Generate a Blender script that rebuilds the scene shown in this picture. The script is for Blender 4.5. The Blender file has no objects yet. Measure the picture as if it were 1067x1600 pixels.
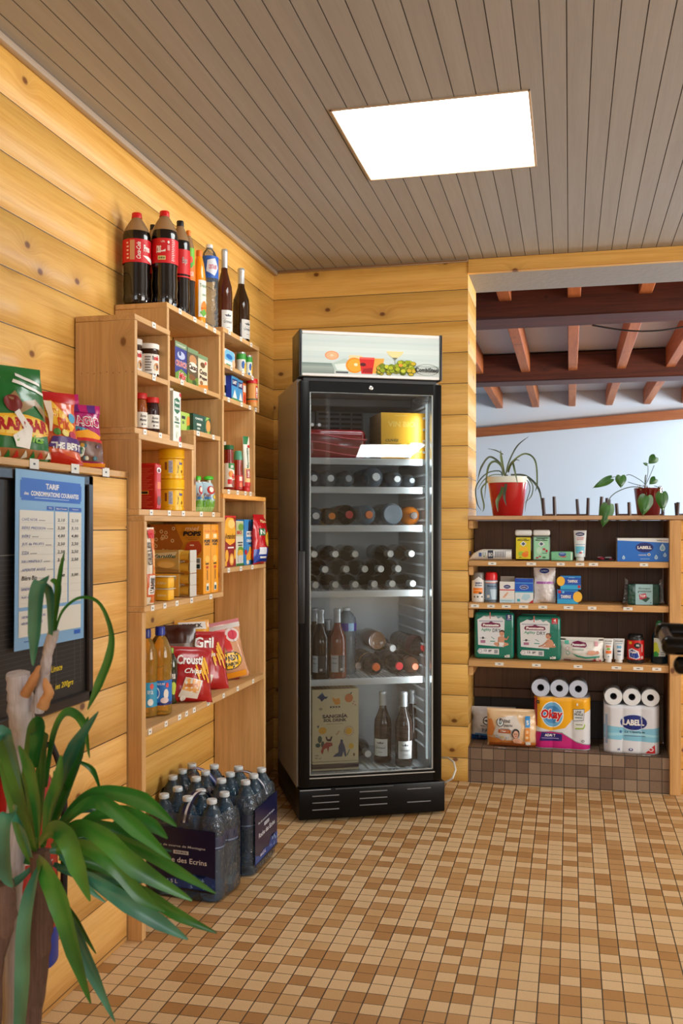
import bpy, bmesh, math, random
from mathutils import Vector, Matrix, noise
R = math.radians
PI = math.pi
random.seed(7)
S = bpy.context.scene
COL = S.collection

# ------------------------------------------------------------------ camera, world, exposure
F, CX, CY, EYE = 1500.0, 533.5, 822.0, 1.19
TH = math.atan((890 - CX) / F)
_c, _s = math.cos(TH), math.sin(TH)
cd = bpy.data.cameras.new('camera')
cam = bpy.data.objects.new('camera', cd)
COL.objects.link(cam)
cam.location = (0, 0, EYE)
cam.rotation_euler = (PI / 2, 0, TH)
cd.sensor_width = 36
cd.lens = F / 1600 * 36
cd.shift_y = 22 / 1600
cd.clip_start = 0.05
cd.dof.use_dof = True
cd.dof.focus_distance = 3.6
cd.dof.aperture_fstop = 8.0
S.camera = cam
S.view_settings.view_transform = 'Standard'
S.view_settings.look = 'None'
S.view_settings.exposure = 0.5
S.view_settings.gamma = 1
S.view_settings.use_curve_mapping = False
S.cycles.max_bounces = 8
S.cycles.transparent_max_bounces = 32
S.cycles.caustics_refractive = False
S.cycles.caustics_reflective = False
S.cycles.sample_clamp_indirect = 6
wd = bpy.data.worlds.new('world')
S.world = wd
wd.use_nodes = True
wd.node_tree.nodes['Background'].inputs[0].default_value = (0.5, 0.6, 0.75, 1)
wd.node_tree.nodes['Background'].inputs[1].default_value = 0.4


def area(name, loc, rot, sx, sy, power, col):
    l = bpy.data.lights.new(name, 'AREA')
    l.shape = 'RECTANGLE'
    l.size, l.size_y = sx, sy
    l.energy = power
    l.color = col
    o = bpy.data.objects.new(name, l)
    COL.objects.link(o)
    o.location = loc
    o.rotation_euler = rot
    return o


# daylight from windows behind the camera and in the room beyond, plus added fill
area('daylight_fill', (0.4, -2.6, 1.55), (R(90), 0, 0), 2.2, 1.5, 30, (0.93, 0.96, 1.0))
area('daylight_fill', (4.6, 1.6, 1.5), (R(90), 0, R(90)), 3.2, 1.7, 125, (1.0, 0.97, 0.92))  # fill from the right, added with no window built there
area('daylight_fill', (3.3, 9.35, 1.5), (R(97), 0, R(84)), 1.2, 1.5, 92, (0.42, 0.72, 1.0))
area('daylight_fill', (4.6, 6.3, 1.0), (R(126), 0, R(88)), 1.6, 1.2, 210, (1.0, 0.94, 0.86))  # added warm lamp, tilted up to brighten the rafters and ceiling
PANEL_STRENGTH = 8.5


# pixel of the 1067x1600 photograph -> point on a world plane
def dep(px, py, d):
    lat = (px - CX) / F * d
    return Vector((lat * _c - d * _s, lat * _s + d * _c, EYE - (py - CY) / F * d))


def onX(px, py, X):
    k = dep(px, py, 1)
    return dep(px, py, X / k.x)


def onY(px, py, Y):
    k = dep(px, py, 1)
    return dep(px, py, Y / k.y)


def onZ(px, py, Z):
    k = dep(px, py, 1)
    return dep(px, py, (Z - EYE) / (k.z - EYE))


# ------------------------------------------------------------------ materials
def lin(v):
    v /= 255
    return v / 12.92 if v <= 0.04045 else ((v + 0.055) / 1.055) ** 2.4


def rgb(c):
    return (lin(c[0]), lin(c[1]), lin(c[2]), 1)


_M = {}


def P(c, rough=0.5, metal=0.0, coat=0.0, emis=0.0, bump=0.0, bscale=40.0, spec=0.5):
    k = ('p', tuple(c), rough, metal, coat, emis, bump, bscale, spec)
    if k in _M:
        return _M[k]
    m = bpy.data.materials.new('paint_%d' % len(_M))
    m.use_nodes = True
    b = m.node_tree.nodes['Principled BSDF']
    b.inputs['Base Color'].default_value = rgb(c)
    b.inputs['Roughness'].default_value = rough
    b.inputs['Metallic'].default_value = metal
    b.inputs['Specular IOR Level'].default_value = spec
    b.inputs['Coat Weight'].default_value = coat
    b.inputs['Coat Roughness'].default_value = 0.08
    if emis:
        b.inputs['Emission Color'].default_value = rgb(c)
        b.inputs['Emission Strength'].default_value = emis
    if bump:
        N = m.node_tree.nodes
        L = m.node_tree.links
        tc = N.new('ShaderNodeTexCoord')
        nz = N.new('ShaderNodeTexNoise')
        nz.inputs['Scale'].default_value = bscale
        nz.inputs['Detail'].default_value = 4
        bp = N.new('ShaderNodeBump')
        bp.inputs['Strength'].default_value = bump
        bp.inputs['Distance'].default_value = 0.01
        L.new(tc.outputs['Object'], nz.inputs['Vector'])
        L.new(nz.outputs['Fac'], bp.inputs['Height'])
        L.new(bp.outputs['Normal'], b.inputs['Normal'])
    _M[k] = m
    return m


def CLEAR(c, alpha=0.3, rough=0.04, ior=1.45, bump=0.0, body=None):
    """thin clear wall: tinted see-through mixed with a little body colour and a fresnel gloss"""
    k = ('c', tuple(c), alpha, rough, ior, bump, body)
    if k in _M:
        return _M[k]
    m = bpy.data.materials.new('clear_%d' % len(_M))
    m.use_nodes = True
    N, L = m.node_tree.nodes, m.node_tree.links
    N.clear()
    out = N.new('ShaderNodeOutputMaterial')
    tr = N.new('ShaderNodeBsdfTransparent')
    tr.inputs[0].default_value = rgb(c)
    df = N.new('ShaderNodeBsdfDiffuse')
    df.inputs[0].default_value = rgb(body or c)
    gl = N.new('ShaderNodeBsdfGlossy')
    gl.inputs['Roughness'].default_value = rough
    fr = N.new('ShaderNodeFresnel')
    fr.inputs['IOR'].default_value = ior
    m1 = N.new('ShaderNodeMixShader')
    m1.inputs[0].default_value = alpha
    m2 = N.new('ShaderNodeMixShader')
    L.new(tr.outputs[0], m1.inputs[1])
    L.new(df.outputs[0], m1.inputs[2])
    L.new(fr.outputs[0], m2.inputs[0])
    L.new(m1.outputs[0], m2.inputs[1])
    L.new(gl.outputs[0], m2.inputs[2])
    L.new(m2.outputs[0], out.inputs[0])
    if bump:
        tc = N.new('ShaderNodeTexCoord')
        nz = N.new('ShaderNodeTexNoise')
        nz.inputs['Scale'].default_value = 28
        nz.inputs['Detail'].default_value = 3
        bp = N.new('ShaderNodeBump')
        bp.inputs['Strength'].default_value = bump
        bp.inputs['Distance'].default_value = 0.02
        L.new(tc.outputs['Object'], nz.inputs['Vector'])
        L.new(nz.outputs['Fac'], bp.inputs['Height'])
        for n in (gl, fr):
            L.new(bp.outputs['Normal'], n.inputs['Normal'])
    _M[k] = m
    return m


def math_(N, L, op, a, b=None, clamp=False):
    n = N.new('ShaderNodeMath')
    n.operation = op
    n.use_clamp = clamp
    for i, v in enumerate((a, b)):
        if v is None:
            continue
        if isinstance(v, (int, float)):
            n.inputs[i].default_value = v
        else:
            L.new(v, n.inputs[i])
    return n.outputs[0]


def WOOD(key, light, dark, along='Y', across='Z', plank=None, knots=0.5, rough=0.5, knot=(124, 74, 28), var=0.25, gscale=1.0, coat=0.0, seam=0.0014, seamc=(60, 34, 14)):
    """procedural board: grain along one axis, knots, tone per plank and per object"""
    k = ('w', key, along, across, plank)
    if k in _M:
        return _M[k]
    m = bpy.data.materials.new('wood_' + key)
    m.use_nodes = True
    N, L = m.node_tree.nodes, m.node_tree.links
    b = N['Principled BSDF']
    b.inputs['Roughness'].default_value = rough
    b.inputs['Coat Weight'].default_value = coat
    b.inputs['Coat Roughness'].default_value = 0.25
    tc = N.new('ShaderNodeTexCoord')
    sp = N.new('ShaderNodeSeparateXYZ')
    L.new(tc.outputs['Object'], sp.inputs[0])
    oi = N.new('ShaderNodeObjectInfo')
    rnd = math_(N, L, 'MULTIPLY', oi.outputs['Random'], 13.7)
    third = ({'X', 'Y', 'Z'} - {along, across}).pop()
    A, B, T = sp.outputs[along], sp.outputs[across], sp.outputs[third]
    if plank:
        idx = math_(N, L, 'FLOOR', math_(N, L, 'DIVIDE', math_(N, L, 'SUBTRACT', B, plank[1]), plank[0]))
        wn = N.new('ShaderNodeTexWhiteNoise')
        wn.noise_dimensions = '1D'
        L.new(idx, wn.inputs['W'])
        pr = wn.outputs['Value']
    else:
        pr = oi.outputs['Random']
    off = math_(N, L, 'ADD', math_(N, L, 'MULTIPLY', pr, 37.0), rnd)
    A2 = math_(N, L, 'ADD', A, off)
    # knots
    kv = N.new('ShaderNodeCombineXYZ')
    L.new(math_(N, L, 'MULTIPLY', A2, 3.6), kv.inputs[0])
    L.new(math_(N, L, 'MULTIPLY', B, 5.2), kv.inputs[1])
    vo = N.new('ShaderNodeTexVoronoi')
    vo.voronoi_dimensions = '2D'
    vo.inputs['Scale'].default_value = 1.0
    L.new(kv.outputs[0], vo.inputs['Vector'])
    sel = math_(N, L, 'LESS_THAN', N.new('ShaderNodeSeparateColor').outputs[0], 0.5)
    sc = sel.node.inputs[0].links[0].from_node
    L.new(vo.outputs['Color'], sc.inputs[0])
    sel.node.inputs[1].default_value = knots
    mr = N.new('ShaderNodeMapRange')
    mr.inputs['From Min'].default_value = 0.022
    mr.inputs['From Max'].default_value = 0.06
    mr.inputs['To Min'].default_value = 1
    mr.inputs['To Max'].default_value = 0
    L.new(vo.outputs['Distance'], mr.inputs['Value'])
    kn = math_(N, L, 'MULTIPLY', mr.outputs[0], sel)
    halo = N.new('ShaderNodeMapRange')
    halo.inputs['From Min'].default_value = 0.05
    halo.inputs['From Max'].default_value = 0.32
    halo.inputs['To Min'].default_value = 1
    halo.inputs['To Max'].default_value = 0
    L.new(vo.outputs['Distance'], halo.inputs['Value'])
    hl = math_(N, L, 'MULTIPLY', math_(N, L, 'POWER', halo.outputs[0], 2.0), sel)
    # grain
    gv = N.new('ShaderNodeCombineXYZ')
    L.new(math_(N, L, 'MULTIPLY', A2, 1.3 * gscale), gv.inputs[0])
    L.new(math_(N, L, 'ADD', math_(N, L, 'MULTIPLY', B, 34.0 * gscale), math_(N, L, 'MULTIPLY', hl, 1.2)), gv.inputs[1])
    L.new(math_(N, L, 'MULTIPLY', T, 24.0 * gscale), gv.inputs[2])
    g1 = N.new('ShaderNodeTexNoise')
    g1.inputs['Scale'].default_value = 1.0
    g1.inputs['Detail'].default_value = 5
    g1.inputs['Roughness'].default_value = 0.6
    g1.inputs['Distortion'].default_value = 0.6
    L.new(gv.outputs[0], g1.inputs['Vector'])
    g2 = N.new('ShaderNodeTexNoise')
    g2.inputs['Scale'].default_value = 6.0
    g2.inputs['Detail'].default_value = 3
    L.new(gv.outputs[0], g2.inputs['Vector'])
    gr = math_(N, L, 'ADD', math_(N, L, 'MULTIPLY', g1.outputs['Fac'], 0.65), math_(N, L, 'MULTIPLY', g2.outputs['Fac'], 0.35))
    rp = N.new('ShaderNodeValToRGB')
    rp.color_ramp.elements[0].position = 0.33
    rp.color_ramp.elements[0].color = rgb(dark)
    rp.color_ramp.elements[1].position = 0.60
    rp.color_ramp.elements[1].color = rgb(light)
    L.new(gr, rp.inputs[0])
    mk = N.new('ShaderNodeMix')
    mk.data_type = 'RGBA'
    L.new(math_(N, L, 'ADD', kn, math_(N, L, 'MULTIPLY', hl, 0.25), True), mk.inputs[0])
    L.new(rp.outputs[0], mk.inputs[6])
    mk.inputs[7].default_value = rgb(knot)
    hs = N.new('ShaderNodeHueSaturation')
    L.new(math_(N, L, 'ADD', math_(N, L, 'MULTIPLY', pr, var), 1 - var / 2), hs.inputs['Value'])
    L.new(mk.outputs[2], hs.inputs['Color'])
    if plank:
        fr_ = math_(N, L, 'FRACT', math_(N, L, 'DIVIDE', math_(N, L, 'SUBTRACT', B, plank[1]), plank[0]))
        ed = math_(N, L, 'GREATER_THAN', math_(N, L, 'ABSOLUTE', math_(N, L, 'SUBTRACT', fr_, 0.5)), 0.5 - seam / plank[0])
        ms = N.new('ShaderNodeMix')
        ms.data_type = 'RGBA'
        L.new(ed, ms.inputs[0])
        L.new(hs.outputs[0], ms.inputs[6])
        ms.inputs[7].default_value = rgb(seamc)
        L.new(ms.outputs[2], b.inputs['Base Color'])
    else:
        L.new(hs.outputs[0], b.inputs['Base Color'])
    bp = N.new('ShaderNodeBump')
    bp.inputs['Strength'].default_value = 0.12
    bp.inputs['Distance'].default_value = 0.003
    L.new(gr, bp.inputs['Height'])
    L.new(bp.outputs['Normal'], b.inputs['Normal'])
    _M[k] = m
    return m


def TILES(key, u, v, pitch, pu, pv, cols, grout, gw=0.04, gh=0.025):
    m = bpy.data.materials.new('tiles_' + key)
    m.use_nodes = True
    N, L = m.node_tree.nodes, m.node_tree.links
    b = N['Principled BSDF']
    tc = N.new('ShaderNodeTexCoord')
    sp = N.new('ShaderNodeSeparateXYZ')
    L.new(tc.outputs['Object'], sp.inputs[0])
    U = math_(N, L, 'DIVIDE', math_(N, L, 'SUBTRACT', sp.outputs[u], pu), pitch)
    V = math_(N, L, 'DIVIDE', math_(N, L, 'SUBTRACT', sp.outputs[v], pv), pitch)
    cv = N.new('ShaderNodeCombineXYZ')
    L.new(math_(N, L, 'FLOOR', U), cv.inputs[0])
    L.new(math_(N, L, 'FLOOR', V), cv.inputs[1])
    wn = N.new('ShaderNodeTexWhiteNoise')
    wn.noise_dimensions = '2D'
    L.new(cv.outputs[0], wn.inputs['Vector'])
    rp = N.new('ShaderNodeValToRGB')
    rp.color_ramp.interpolation = 'CONSTANT'
    while len(rp.color_ramp.elements) < len(cols):
        rp.color_ramp.elements.new(0.5)
    for i, (p_, c_) in enumerate(cols):
        rp.color_ramp.elements[i].position = p_
        rp.color_ramp.elements[i].color = rgb(c_)
    L.new(wn.outputs['Value'], rp.inputs[0])
    sk = N.new('ShaderNodeTexNoise')
    sk.inputs['Scale'].default_value = 420
    sk.inputs['Detail'].default_value = 2
    L.new(tc.outputs['Object'], sk.inputs['Vector'])
    hs = N.new('ShaderNodeHueSaturation')
    L.new(math_(N, L, 'ADD', math_(N, L, 'MULTIPLY', sk.outputs['Fac'], 0.7), 0.65), hs.inputs['Value'])
    L.new(rp.outputs[0], hs.inputs['Color'])
    fu = math_(N, L, 'ABSOLUTE', math_(N, L, 'SUBTRACT', math_(N, L, 'FRACT', U), 0.5))
    fv = math_(N, L, 'ABSOLUTE', math_(N, L, 'SUBTRACT', math_(N, L, 'FRACT', V), 0.5))
    ga = math_(N, L, 'MAXIMUM', math_(N, L, 'GREATER_THAN', fu, 0.5 - gw), math_(N, L, 'GREATER_THAN', fv, 0.5 - gh))
    mx = N.new('ShaderNodeMix')
    mx.data_type = 'RGBA'
    L.new(ga, mx.inputs[0])
    L.new(hs.outputs[0], mx.inputs[6])
    mx.inputs[7].default_value = rgb(grout)
    L.new(mx.outputs[2], b.inputs['Base Color'])
    b.inputs['Roughness'].default_value = 0.55
    bp = N.new('ShaderNodeBump')
    bp.inputs['Strength'].default_value = 0.5
    bp.inputs['Distance'].default_value = 0.002
    L.new(math_(N, L, 'SUBTRACT', math_(N, L, 'MULTIPLY', sk.outputs['Fac'], 0.3), ga), bp.inputs['Height'])
    L.new(bp.outputs['Normal'], b.inputs['Normal'])
    return m


WALLC = ((238, 190, 102), (216, 158, 68))
SHELFC = ((216, 172, 116), (188, 144, 88))


def shelfwood(along='Y', across='Z'):
    return WOOD('shelf', *SHELFC, along=along, across=across, knots=0.22, var=0.16, knot=(130, 85, 45))


# ------------------------------------------------------------------ mesh helpers
class MB:
    def __init__(s):
        s.bm = bmesh.new()
        s.mats = []

    def mi(s, m):
        if m not in s.mats:
            s.mats.append(m)
        return s.mats.index(m)

    def _setm(s, faces, m):
        i = s.mi(m)
        for f in faces:
            f.material_index = i

    def box(s, x0, x1, y0, y1, z0, z1, m, bev=0.0, seg=1, mat4=None):
        r = bmesh.ops.create_cube(s.bm, size=1)
        vs = r['verts']
        for v in vs:
            v.co = Vector(((x0 + x1) / 2 + v.co.x * (x1 - x0), (y0 + y1) / 2 + v.co.y * (y1 - y0), (z0 + z1) / 2 + v.co.z * (z1 - z0)))
        fs = list({f for v in vs for f in v.link_faces})
        s._setm(fs, m)
        if bev > 0:
            es = list({e for v in vs for e in v.link_edges})
            b = bmesh.ops.bevel(s.bm, geom=es, offset=bev, segments=seg, affect='EDGES', profile=0.5)
            vs = list({v for f in b['faces'] for v in f.verts} | {v for v in vs if v.is_valid})
        if mat4 is not None:
            for v in vs:
                v.co = mat4 @ v.co
        return s

    def lathe(s, prof, m, seg=28, mat4=None, closed=True, ang=None):
        """prof: list of (r, z) or (r, z, material)"""
        rings = []
        for p in prof:
            r, z = p[0], p[1]
            ring = []
            for k in range(seg):
                a = 2 * PI * k / seg
                co = Vector((r * math.cos(a), r * math.sin(a), z))
                if mat4 is not None:
                    co = mat4 @ co
                ring.append(s.bm.verts.new(co))
            rings.append(ring)
        for i in range(len(rings) - 1):
            mm = prof[i][2] if len(prof[i]) > 2 else m
            ix = s.mi(mm)
            for k in range(seg):
                f = s.bm.faces.new((rings[i][k], rings[i][(k + 1) % seg], rings[i + 1][(k + 1) % seg], rings[i + 1][k]))
                f.material_index = ix
        if closed:
            for ring, flip, p in ((rings[0], True, prof[0]), (rings[-1], False, prof[-1])):
                if p[0] > 1e-4:
                    f = s.bm.faces.new(ring[::-1] if flip else ring)
                    f.material_index = s.mi(p[2] if len(p) > 2 else m)
        return s

    def tube(s, pts, r, m, seg=8, cap=True):
        pts = [Vector(p) for p in pts]
        rad = r if isinstance(r, (list, tuple)) else [r] * len(pts)
        rings = []
        up = Vector((0, 0, 1))
        for i, p in enumerate(pts):
            t = (pts[min(i + 1, len(pts) - 1)] - pts[max(i - 1, 0)]).normalized()
            if abs(t.dot(up)) > 0.95:
                up = Vector((1, 0, 0)) if abs(t.x) < 0.9 else Vector((0, 1, 0))
            a = t.cross(up).normalized()
            b = a.cross(t).normalized()
            up = b
            rings.append([s.bm.verts.new(p + (a * math.cos(2 * PI * k / seg) + b * math.sin(2 * PI * k / seg)) * rad[i]) for k in range(seg)])
        ix = s.mi(m)
        for i in range(len(rings) - 1):
            for k in range(seg):
                f = s.bm.faces.new((rings[i][k], rings[i + 1][k], rings[i + 1][(k + 1) % seg], rings[i][(k + 1) % seg]))
                f.material_index = ix
        if cap:
            for rg in (rings[0], rings[-1][::-1]):
                f = s.bm.faces.new(rg)
                f.material_index = ix
        return s

    def poly(s, pts, m):
        f = s.bm.faces.new([s.bm.verts.new(Vector(p)) for p in pts])
        f.material_index = s.mi(m)
        return s

    def build(s, name, parent=None, loc=None, sharp=38, recalc=True):
        bm = s.bm
        if recalc:
            bmesh.ops.recalc_face_normals(bm, faces=bm.faces)
        for f in bm.faces:
            f.smooth = True
        lim = R(sharp)
        for e in bm.edges:
            if len(e.link_faces) == 2:
                if e.calc_face_angle(0) > lim:
                    e.smooth = False
        me = bpy.data.meshes.new(name)
        bm.to_mesh(me)
        bm.free()
        for m in s.mats:
            me.materials.append(m)
        o = bpy.data.objects.new(name, me)
        COL.objects.link(o)
        if parent:
            o.parent = parent
        if loc is not None:
            o.location = loc
        return o


def thing(name, label, cat, loc=(0, 0, 0), rotz=0.0, group=None, rotx=0.0, roty=0.0):
    o = bpy.data.objects.new(name, None)
    COL.objects.link(o)
    o.empty_display_size = 0.02
    o.location = loc
    o.rotation_euler = (rotx, roty, rotz)
    o['label'] = label
    o['category'] = cat
    if group:
        o['group'] = group
    return o


def struct(o):
    o['kind'] = 'structure'
    return o


def copy_tree(o, parent=None):
    c = o.copy()
    COL.objects.link(c)
    c.parent = parent
    for ch in list(o.children):
        copy_tree(ch, c)
    return c


# ------------------------------------------------------------------ printed decoration
_T = {}


def text_mesh(s, shear=0.0, bold=0.0):
    k = (s, shear, bold)
    if k not in _T:
        cu = bpy.data.curves.new('t', 'FONT')
        cu.body = s
        cu.size = 1
        cu.shear = shear
        cu.offset = bold
        cu.resolution_u = 2
        ob = bpy.data.objects.new('t', cu)
        COL.objects.link(ob)
        me = bpy.data.meshes.new_from_object(ob)
        vs = [(v.co.x, v.co.y) for v in me.vertices]
        fs = [tuple(p.vertices) for p in me.polygons]
        bpy.data.objects.remove(ob)
        bpy.data.curves.remove(cu)
        bpy.data.meshes.remove(me)
        xs = [v[0] for v in vs] or [0, 1]
        ys = [v[1] for v in vs] or [0, 1]
        _T[k] = (vs, fs, min(xs), max(xs), min(ys), max(ys))
    return _T[k]


def Rc(x0, y0, x1, y1, c):
    return ('p', [(x0, y0), (x1, y0), (x1, y1), (x0, y1)], c)


def El(cx, cy, rx, ry, c, n=20):
    return ('p', [(cx + rx * math.cos(2 * PI * k / n), cy + ry * math.sin(2 * PI * k / n)) for k in range(n)], c)


def Pg(pts, c):
    return ('p', pts, c)


def Tx(s, cx, cy, w, h, c, shear=0.0, bold=0.015, rot=0):
    """text s stretched into a box w by h (fractions of the panel) about cx, cy"""
    return ('t', s, cx, cy, w, h, c, shear, bold, rot)


def Lines(x0, y0, x1, y1, n, c, fill=0.45):
    """small print too small to read, as thin rules"""
    out = []
    for k in range(n):
        y = y0 + (y1 - y0) * (k + 0.5) / n
        d = (y1 - y0) / n * fill / 2
        xe = x1 - (x1 - x0) * (0.3 * ((k * 37 % 10) / 10))
        out.append(Rc(x0, y - d, xe, y + d, c))
    return out


def deco(parent, name, mapper, W, H, els, step=None, off=0.0003, lay=0.00015, label=None, rough=0.4):
    out = MB()
    for i, e in enumerate(els):
        bm = bmesh.new()
        if e[0] == 'p':
            pts = e[1]
            bm.faces.new([bm.verts.new((p[0] * W, p[1] * H, 0)) for p in pts])
            if len(pts) > 4:
                bmesh.ops.triangulate(bm, faces=bm.faces)
            c = e[2]
        else:
            _, s, cx, cy, w, h, c, sh, bo, rot = e
            vs, fs, x0, x1, y0, y1 = text_mesh(s, sh, bo)
            sx = w * W / max(x1 - x0, 1e-4)
            sy = h * H / max(y1 - y0, 1e-4)
            if rot:
                sx = w * H / max(x1 - x0, 1e-4)
                sy = h * W / max(y1 - y0, 1e-4)
            ca, sa = math.cos(R(rot)), math.sin(R(rot))
            bv = []
            for v in vs:
                x = (v[0] - (x0 + x1) / 2) * sx
                y = (v[1] - (y0 + y1) / 2) * sy
                bv.append(bm.verts.new((cx * W + x * ca - y * sa, cy * H + x * sa + y * ca, 0)))
            for f in fs:
                try:
                    bm.faces.new([bv[j] for j in f])
                except ValueError:
                    pass
        if step and not (e[0] == 't' and W < 0.001):
            xs = [v.co.x for v in bm.verts]
            ys = [v.co.y for v in bm.verts]
            for ax, lo, hi in ((0, min(xs), max(xs)), (1, min(ys), max(ys))):
                n = int((hi - lo) / step)
                for k in range(1, n + 1):
                    co = [0, 0, 0]
                    no = [0, 0, 0]
                    co[ax] = lo + (hi - lo) * k / (n + 1)
                    no[ax] = 1
                    bmesh.ops.bisect_plane(bm, geom=bm.verts[:] + bm.edges[:] + bm.faces[:], plane_co=co, plane_no=no)
        m = c if isinstance(c, bpy.types.Material) else P(c, rough)
        ix = out.mi(m)
        mp = {}
        for v in bm.verts:
            p, n = mapper(v.co.x, v.co.y)
            mp[v] = out.bm.verts.new(p + n * (off + lay * i))
        for f in bm.faces:
            nf = out.bm.faces.new([mp[v] for v in f.verts])
            nf.material_index = ix
        bm.free()
    o = out.build(name, parent, recalc=False)
    if label:
        o['label'] = label
    return o


def plane_map(o, U, V):
    o, U, V = Vector(o), Vector(U), Vector(V)
    n = U.cross(V)
    return lambda x, y: (o + U * x + V * y, n)


def cyl_map(r, z0, W, a0=0.0):
    def f(x, y):
        a = (x - W / 2) / r + a0
        n = Vector((math.sin(a), -math.cos(a), 0))
        return n * r + Vector((0, 0, z0 + y)), n
    return f


# ------------------------------------------------------------------ product builders (front faces local -Y)
def carton(name, label, cat, loc, rotz, w, d, h, base, front=None, side=None, top=None, right=None, group=None, bev=0.0012, rough=0.4):
    t = thing(name, label, cat, loc, rotz, group)
    MB().box(-w / 2, w / 2, -d / 2, d / 2, 0, h, P(base, rough), bev, 1).build('carton', t)
    if front:
        deco(t, 'front_print', plane_map((-w / 2, -d / 2, 0), (1, 0, 0), (0, 0, 1)), w, h, front)
    if side:
        deco(t, 'side_print', plane_map((-w / 2, d / 2, 0), (0, -1, 0), (0, 0, 1)), d, h, side)
    if right:
        deco(t, 'side_print', plane_map((w / 2, -d / 2, 0), (0, 1, 0), (0, 0, 1)), d, h, right)
    if top:
        deco(t, 'top_print', plane_map((-w / 2, -d / 2, h), (1, 0, 0), (0, 1, 0)), w, d, top)
    return t


def vessel(name, label, cat, loc, rotz, parts, bands=(), group=None, rotx=0.0, seg=28, scale=(1, 1, 1), roty=0.0):
    """parts: (part name, profile, material); bands: (part name, r, z0, z1, colour, els, angle span, a0)"""
    t = thing(name, label, cat, loc, rotz, group, rotx, roty)
    t.scale = scale
    for pn, prof, m in parts:
        MB().lathe(prof, m, seg).build(pn, t)
    for b in bands:
        pn, r, z0, z1, c, els = b[:6]
        span = b[6] if len(b) > 6 else 2 * PI * 0.995
        a0 = b[7] if len(b) > 7 else 0.0
        W = r * span
        deco(t, pn, cyl_map(r, z0, W, a0), W, z1 - z0, [Rc(0, 0, 1, 1, c)] + list(els), step=r * 0.28, off=0.0004, lay=0.0002)
    return t


def bag_surface(w, h, t, seed=0, fat=0.6, crinkle=0.006, seal=0.07, bottom=0.05, waist=0.08):
    off = Vector((seed * 7.3, seed * 1.7, 0))

    def f(x, y, sgn=-1):
        s, v = min(max(x / w, 0), 1), min(max(y / h, 0), 1)
        e = math.sin(PI * s) ** fat if 0 < s < 1 else 0
        vv = min(max((v - bottom * 0.4) / (1 - seal - bottom * 0.4), 0), 1)
        b = max(math.sin(PI * (vv ** 0.8)), 0) ** 0.55
        n = noise.noise(Vector((s * 4 * w / 0.2, v * 4 * h / 0.2, 0)) + off) * 0.5 + noise.noise(Vector((s * 11, v * 9, 3)) + off) * 0.5
        yy = t / 2 * e * b + crinkle * n * min(1, e * b * 2 + 0.25)
        if v > 1 - seal:
            yy = 0.0011
        yy = max(yy, 0.0006)
        xx = (s - 0.5) * w * (1 - waist * math.sin(PI * v)) + crinkle * 0.5 * noise.noise(Vector((0, v * 8, 9)) + off)
        return Vector((xx, sgn * yy, v * h))
    return f


def bag(name, label, cat, loc, rotz, w, h, t, mat, els=(), seed=1, group=None, rotx=0.0, roty=0.0, fat=0.6, crinkle=0.006, seal=0.07, bottom=0.05, zig=True, back=None, waist=0.08, off=0.0015):
    f = bag_surface(w, h, t, seed, fat, crinkle, seal, bottom, waist)
    T = thing(name, label, cat, loc, rotz, group, rotx, roty)
    mb = MB()
    n = 22
    ix = mb.mi(mat)
    grids = []
    for sgn in (-1, 1):
        grids.append([[mb.bm.verts.new(f(w * i / n, h * j / n, sgn)) for i in range(n + 1)] for j in range(n + 1)])
    for g in grids:
        for j in range(n):
            for i in range(n):
                mb.bm.faces.new((g[j][i], g[j][i + 1], g[j + 1][i + 1], g[j + 1][i])).material_index = ix
    bmesh.ops.remove_doubles(mb.bm, verts=mb.bm.verts, dist=0.0015)
    mb.build('wrapper', T, sharp=80)
    if els:
        def mp(x, y):
            p = f(x, y)
            e = 0.002
            a = f(min(x + e, w), y) - f(max(x - e, 0), y)
            b = f(x, min(y + e, h)) - f(x, max(y - e, 0))
            nn = a.cross(b)
            if nn.length < 1e-9:
                nn = Vector((0, -1, 0))
            nn.normalize()
            if nn.y > 0:
                nn = -nn
            return p, (nn + Vector((0, -1.5, 0))).normalized()
        deco(T, 'printed_design', mp, w, h, els, step=min(w, h) / 14, off=off, lay=0.00025, rough=0.3)
    return T


def tag_parts(parent, pts, n, U, w=0.024, h=0.0165):
    """price labels stuck on a shelf edge; pts = local points, n = outward normal, U = reading direction"""
    n, U = Vector(n), Vector(U)
    V = n.cross(U)
    for p in pts:
        p = Vector(p)
        ww = w * random.uniform(0.9, 1.12)
        deco(parent, 'price_label', plane_map(p - U * ww / 2 - V * h / 2, U, V), ww, h,
             [Rc(0, 0, 1, 1, (236, 234, 226)), Rc(0.36, 0.38, 0.64, 0.62, (40, 38, 40)), Rc(0.30, 0.46, 0.70, 0.54, (90, 88, 90))], off=0.0012)


def profile_wall(name, origin, U, Lg, V, N_, seams, mat, g=0.003, gd=0.005, end=None):
    """boards stacked along V and running along U, with a v-groove at every seam"""
    origin, U, V, N_ = Vector(origin), Vector(U), Vector(V), Vector(N_)
    mb = MB()
    ix = mb.mi(mat)
    pr = []
    for i in range(len(seams) - 1):
        a, b = seams[i], seams[i + 1]
        pr += [(a, -gd), (a + g, 0), (b - g, 0)]
    pr.append((seams[-1], -gd))
    prev = None
    for v, d in pr:
        p = origin + V * v + N_ * d
        cur = (mb.bm.verts.new(p), mb.bm.verts.new(p + U * Lg))
        if prev:
            mb.bm.faces.new((prev[0], prev[1], cur[1], cur[0])).material_index = ix
        prev = cur
    return struct(mb.build(name, recalc=False, sharp=20))

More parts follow.
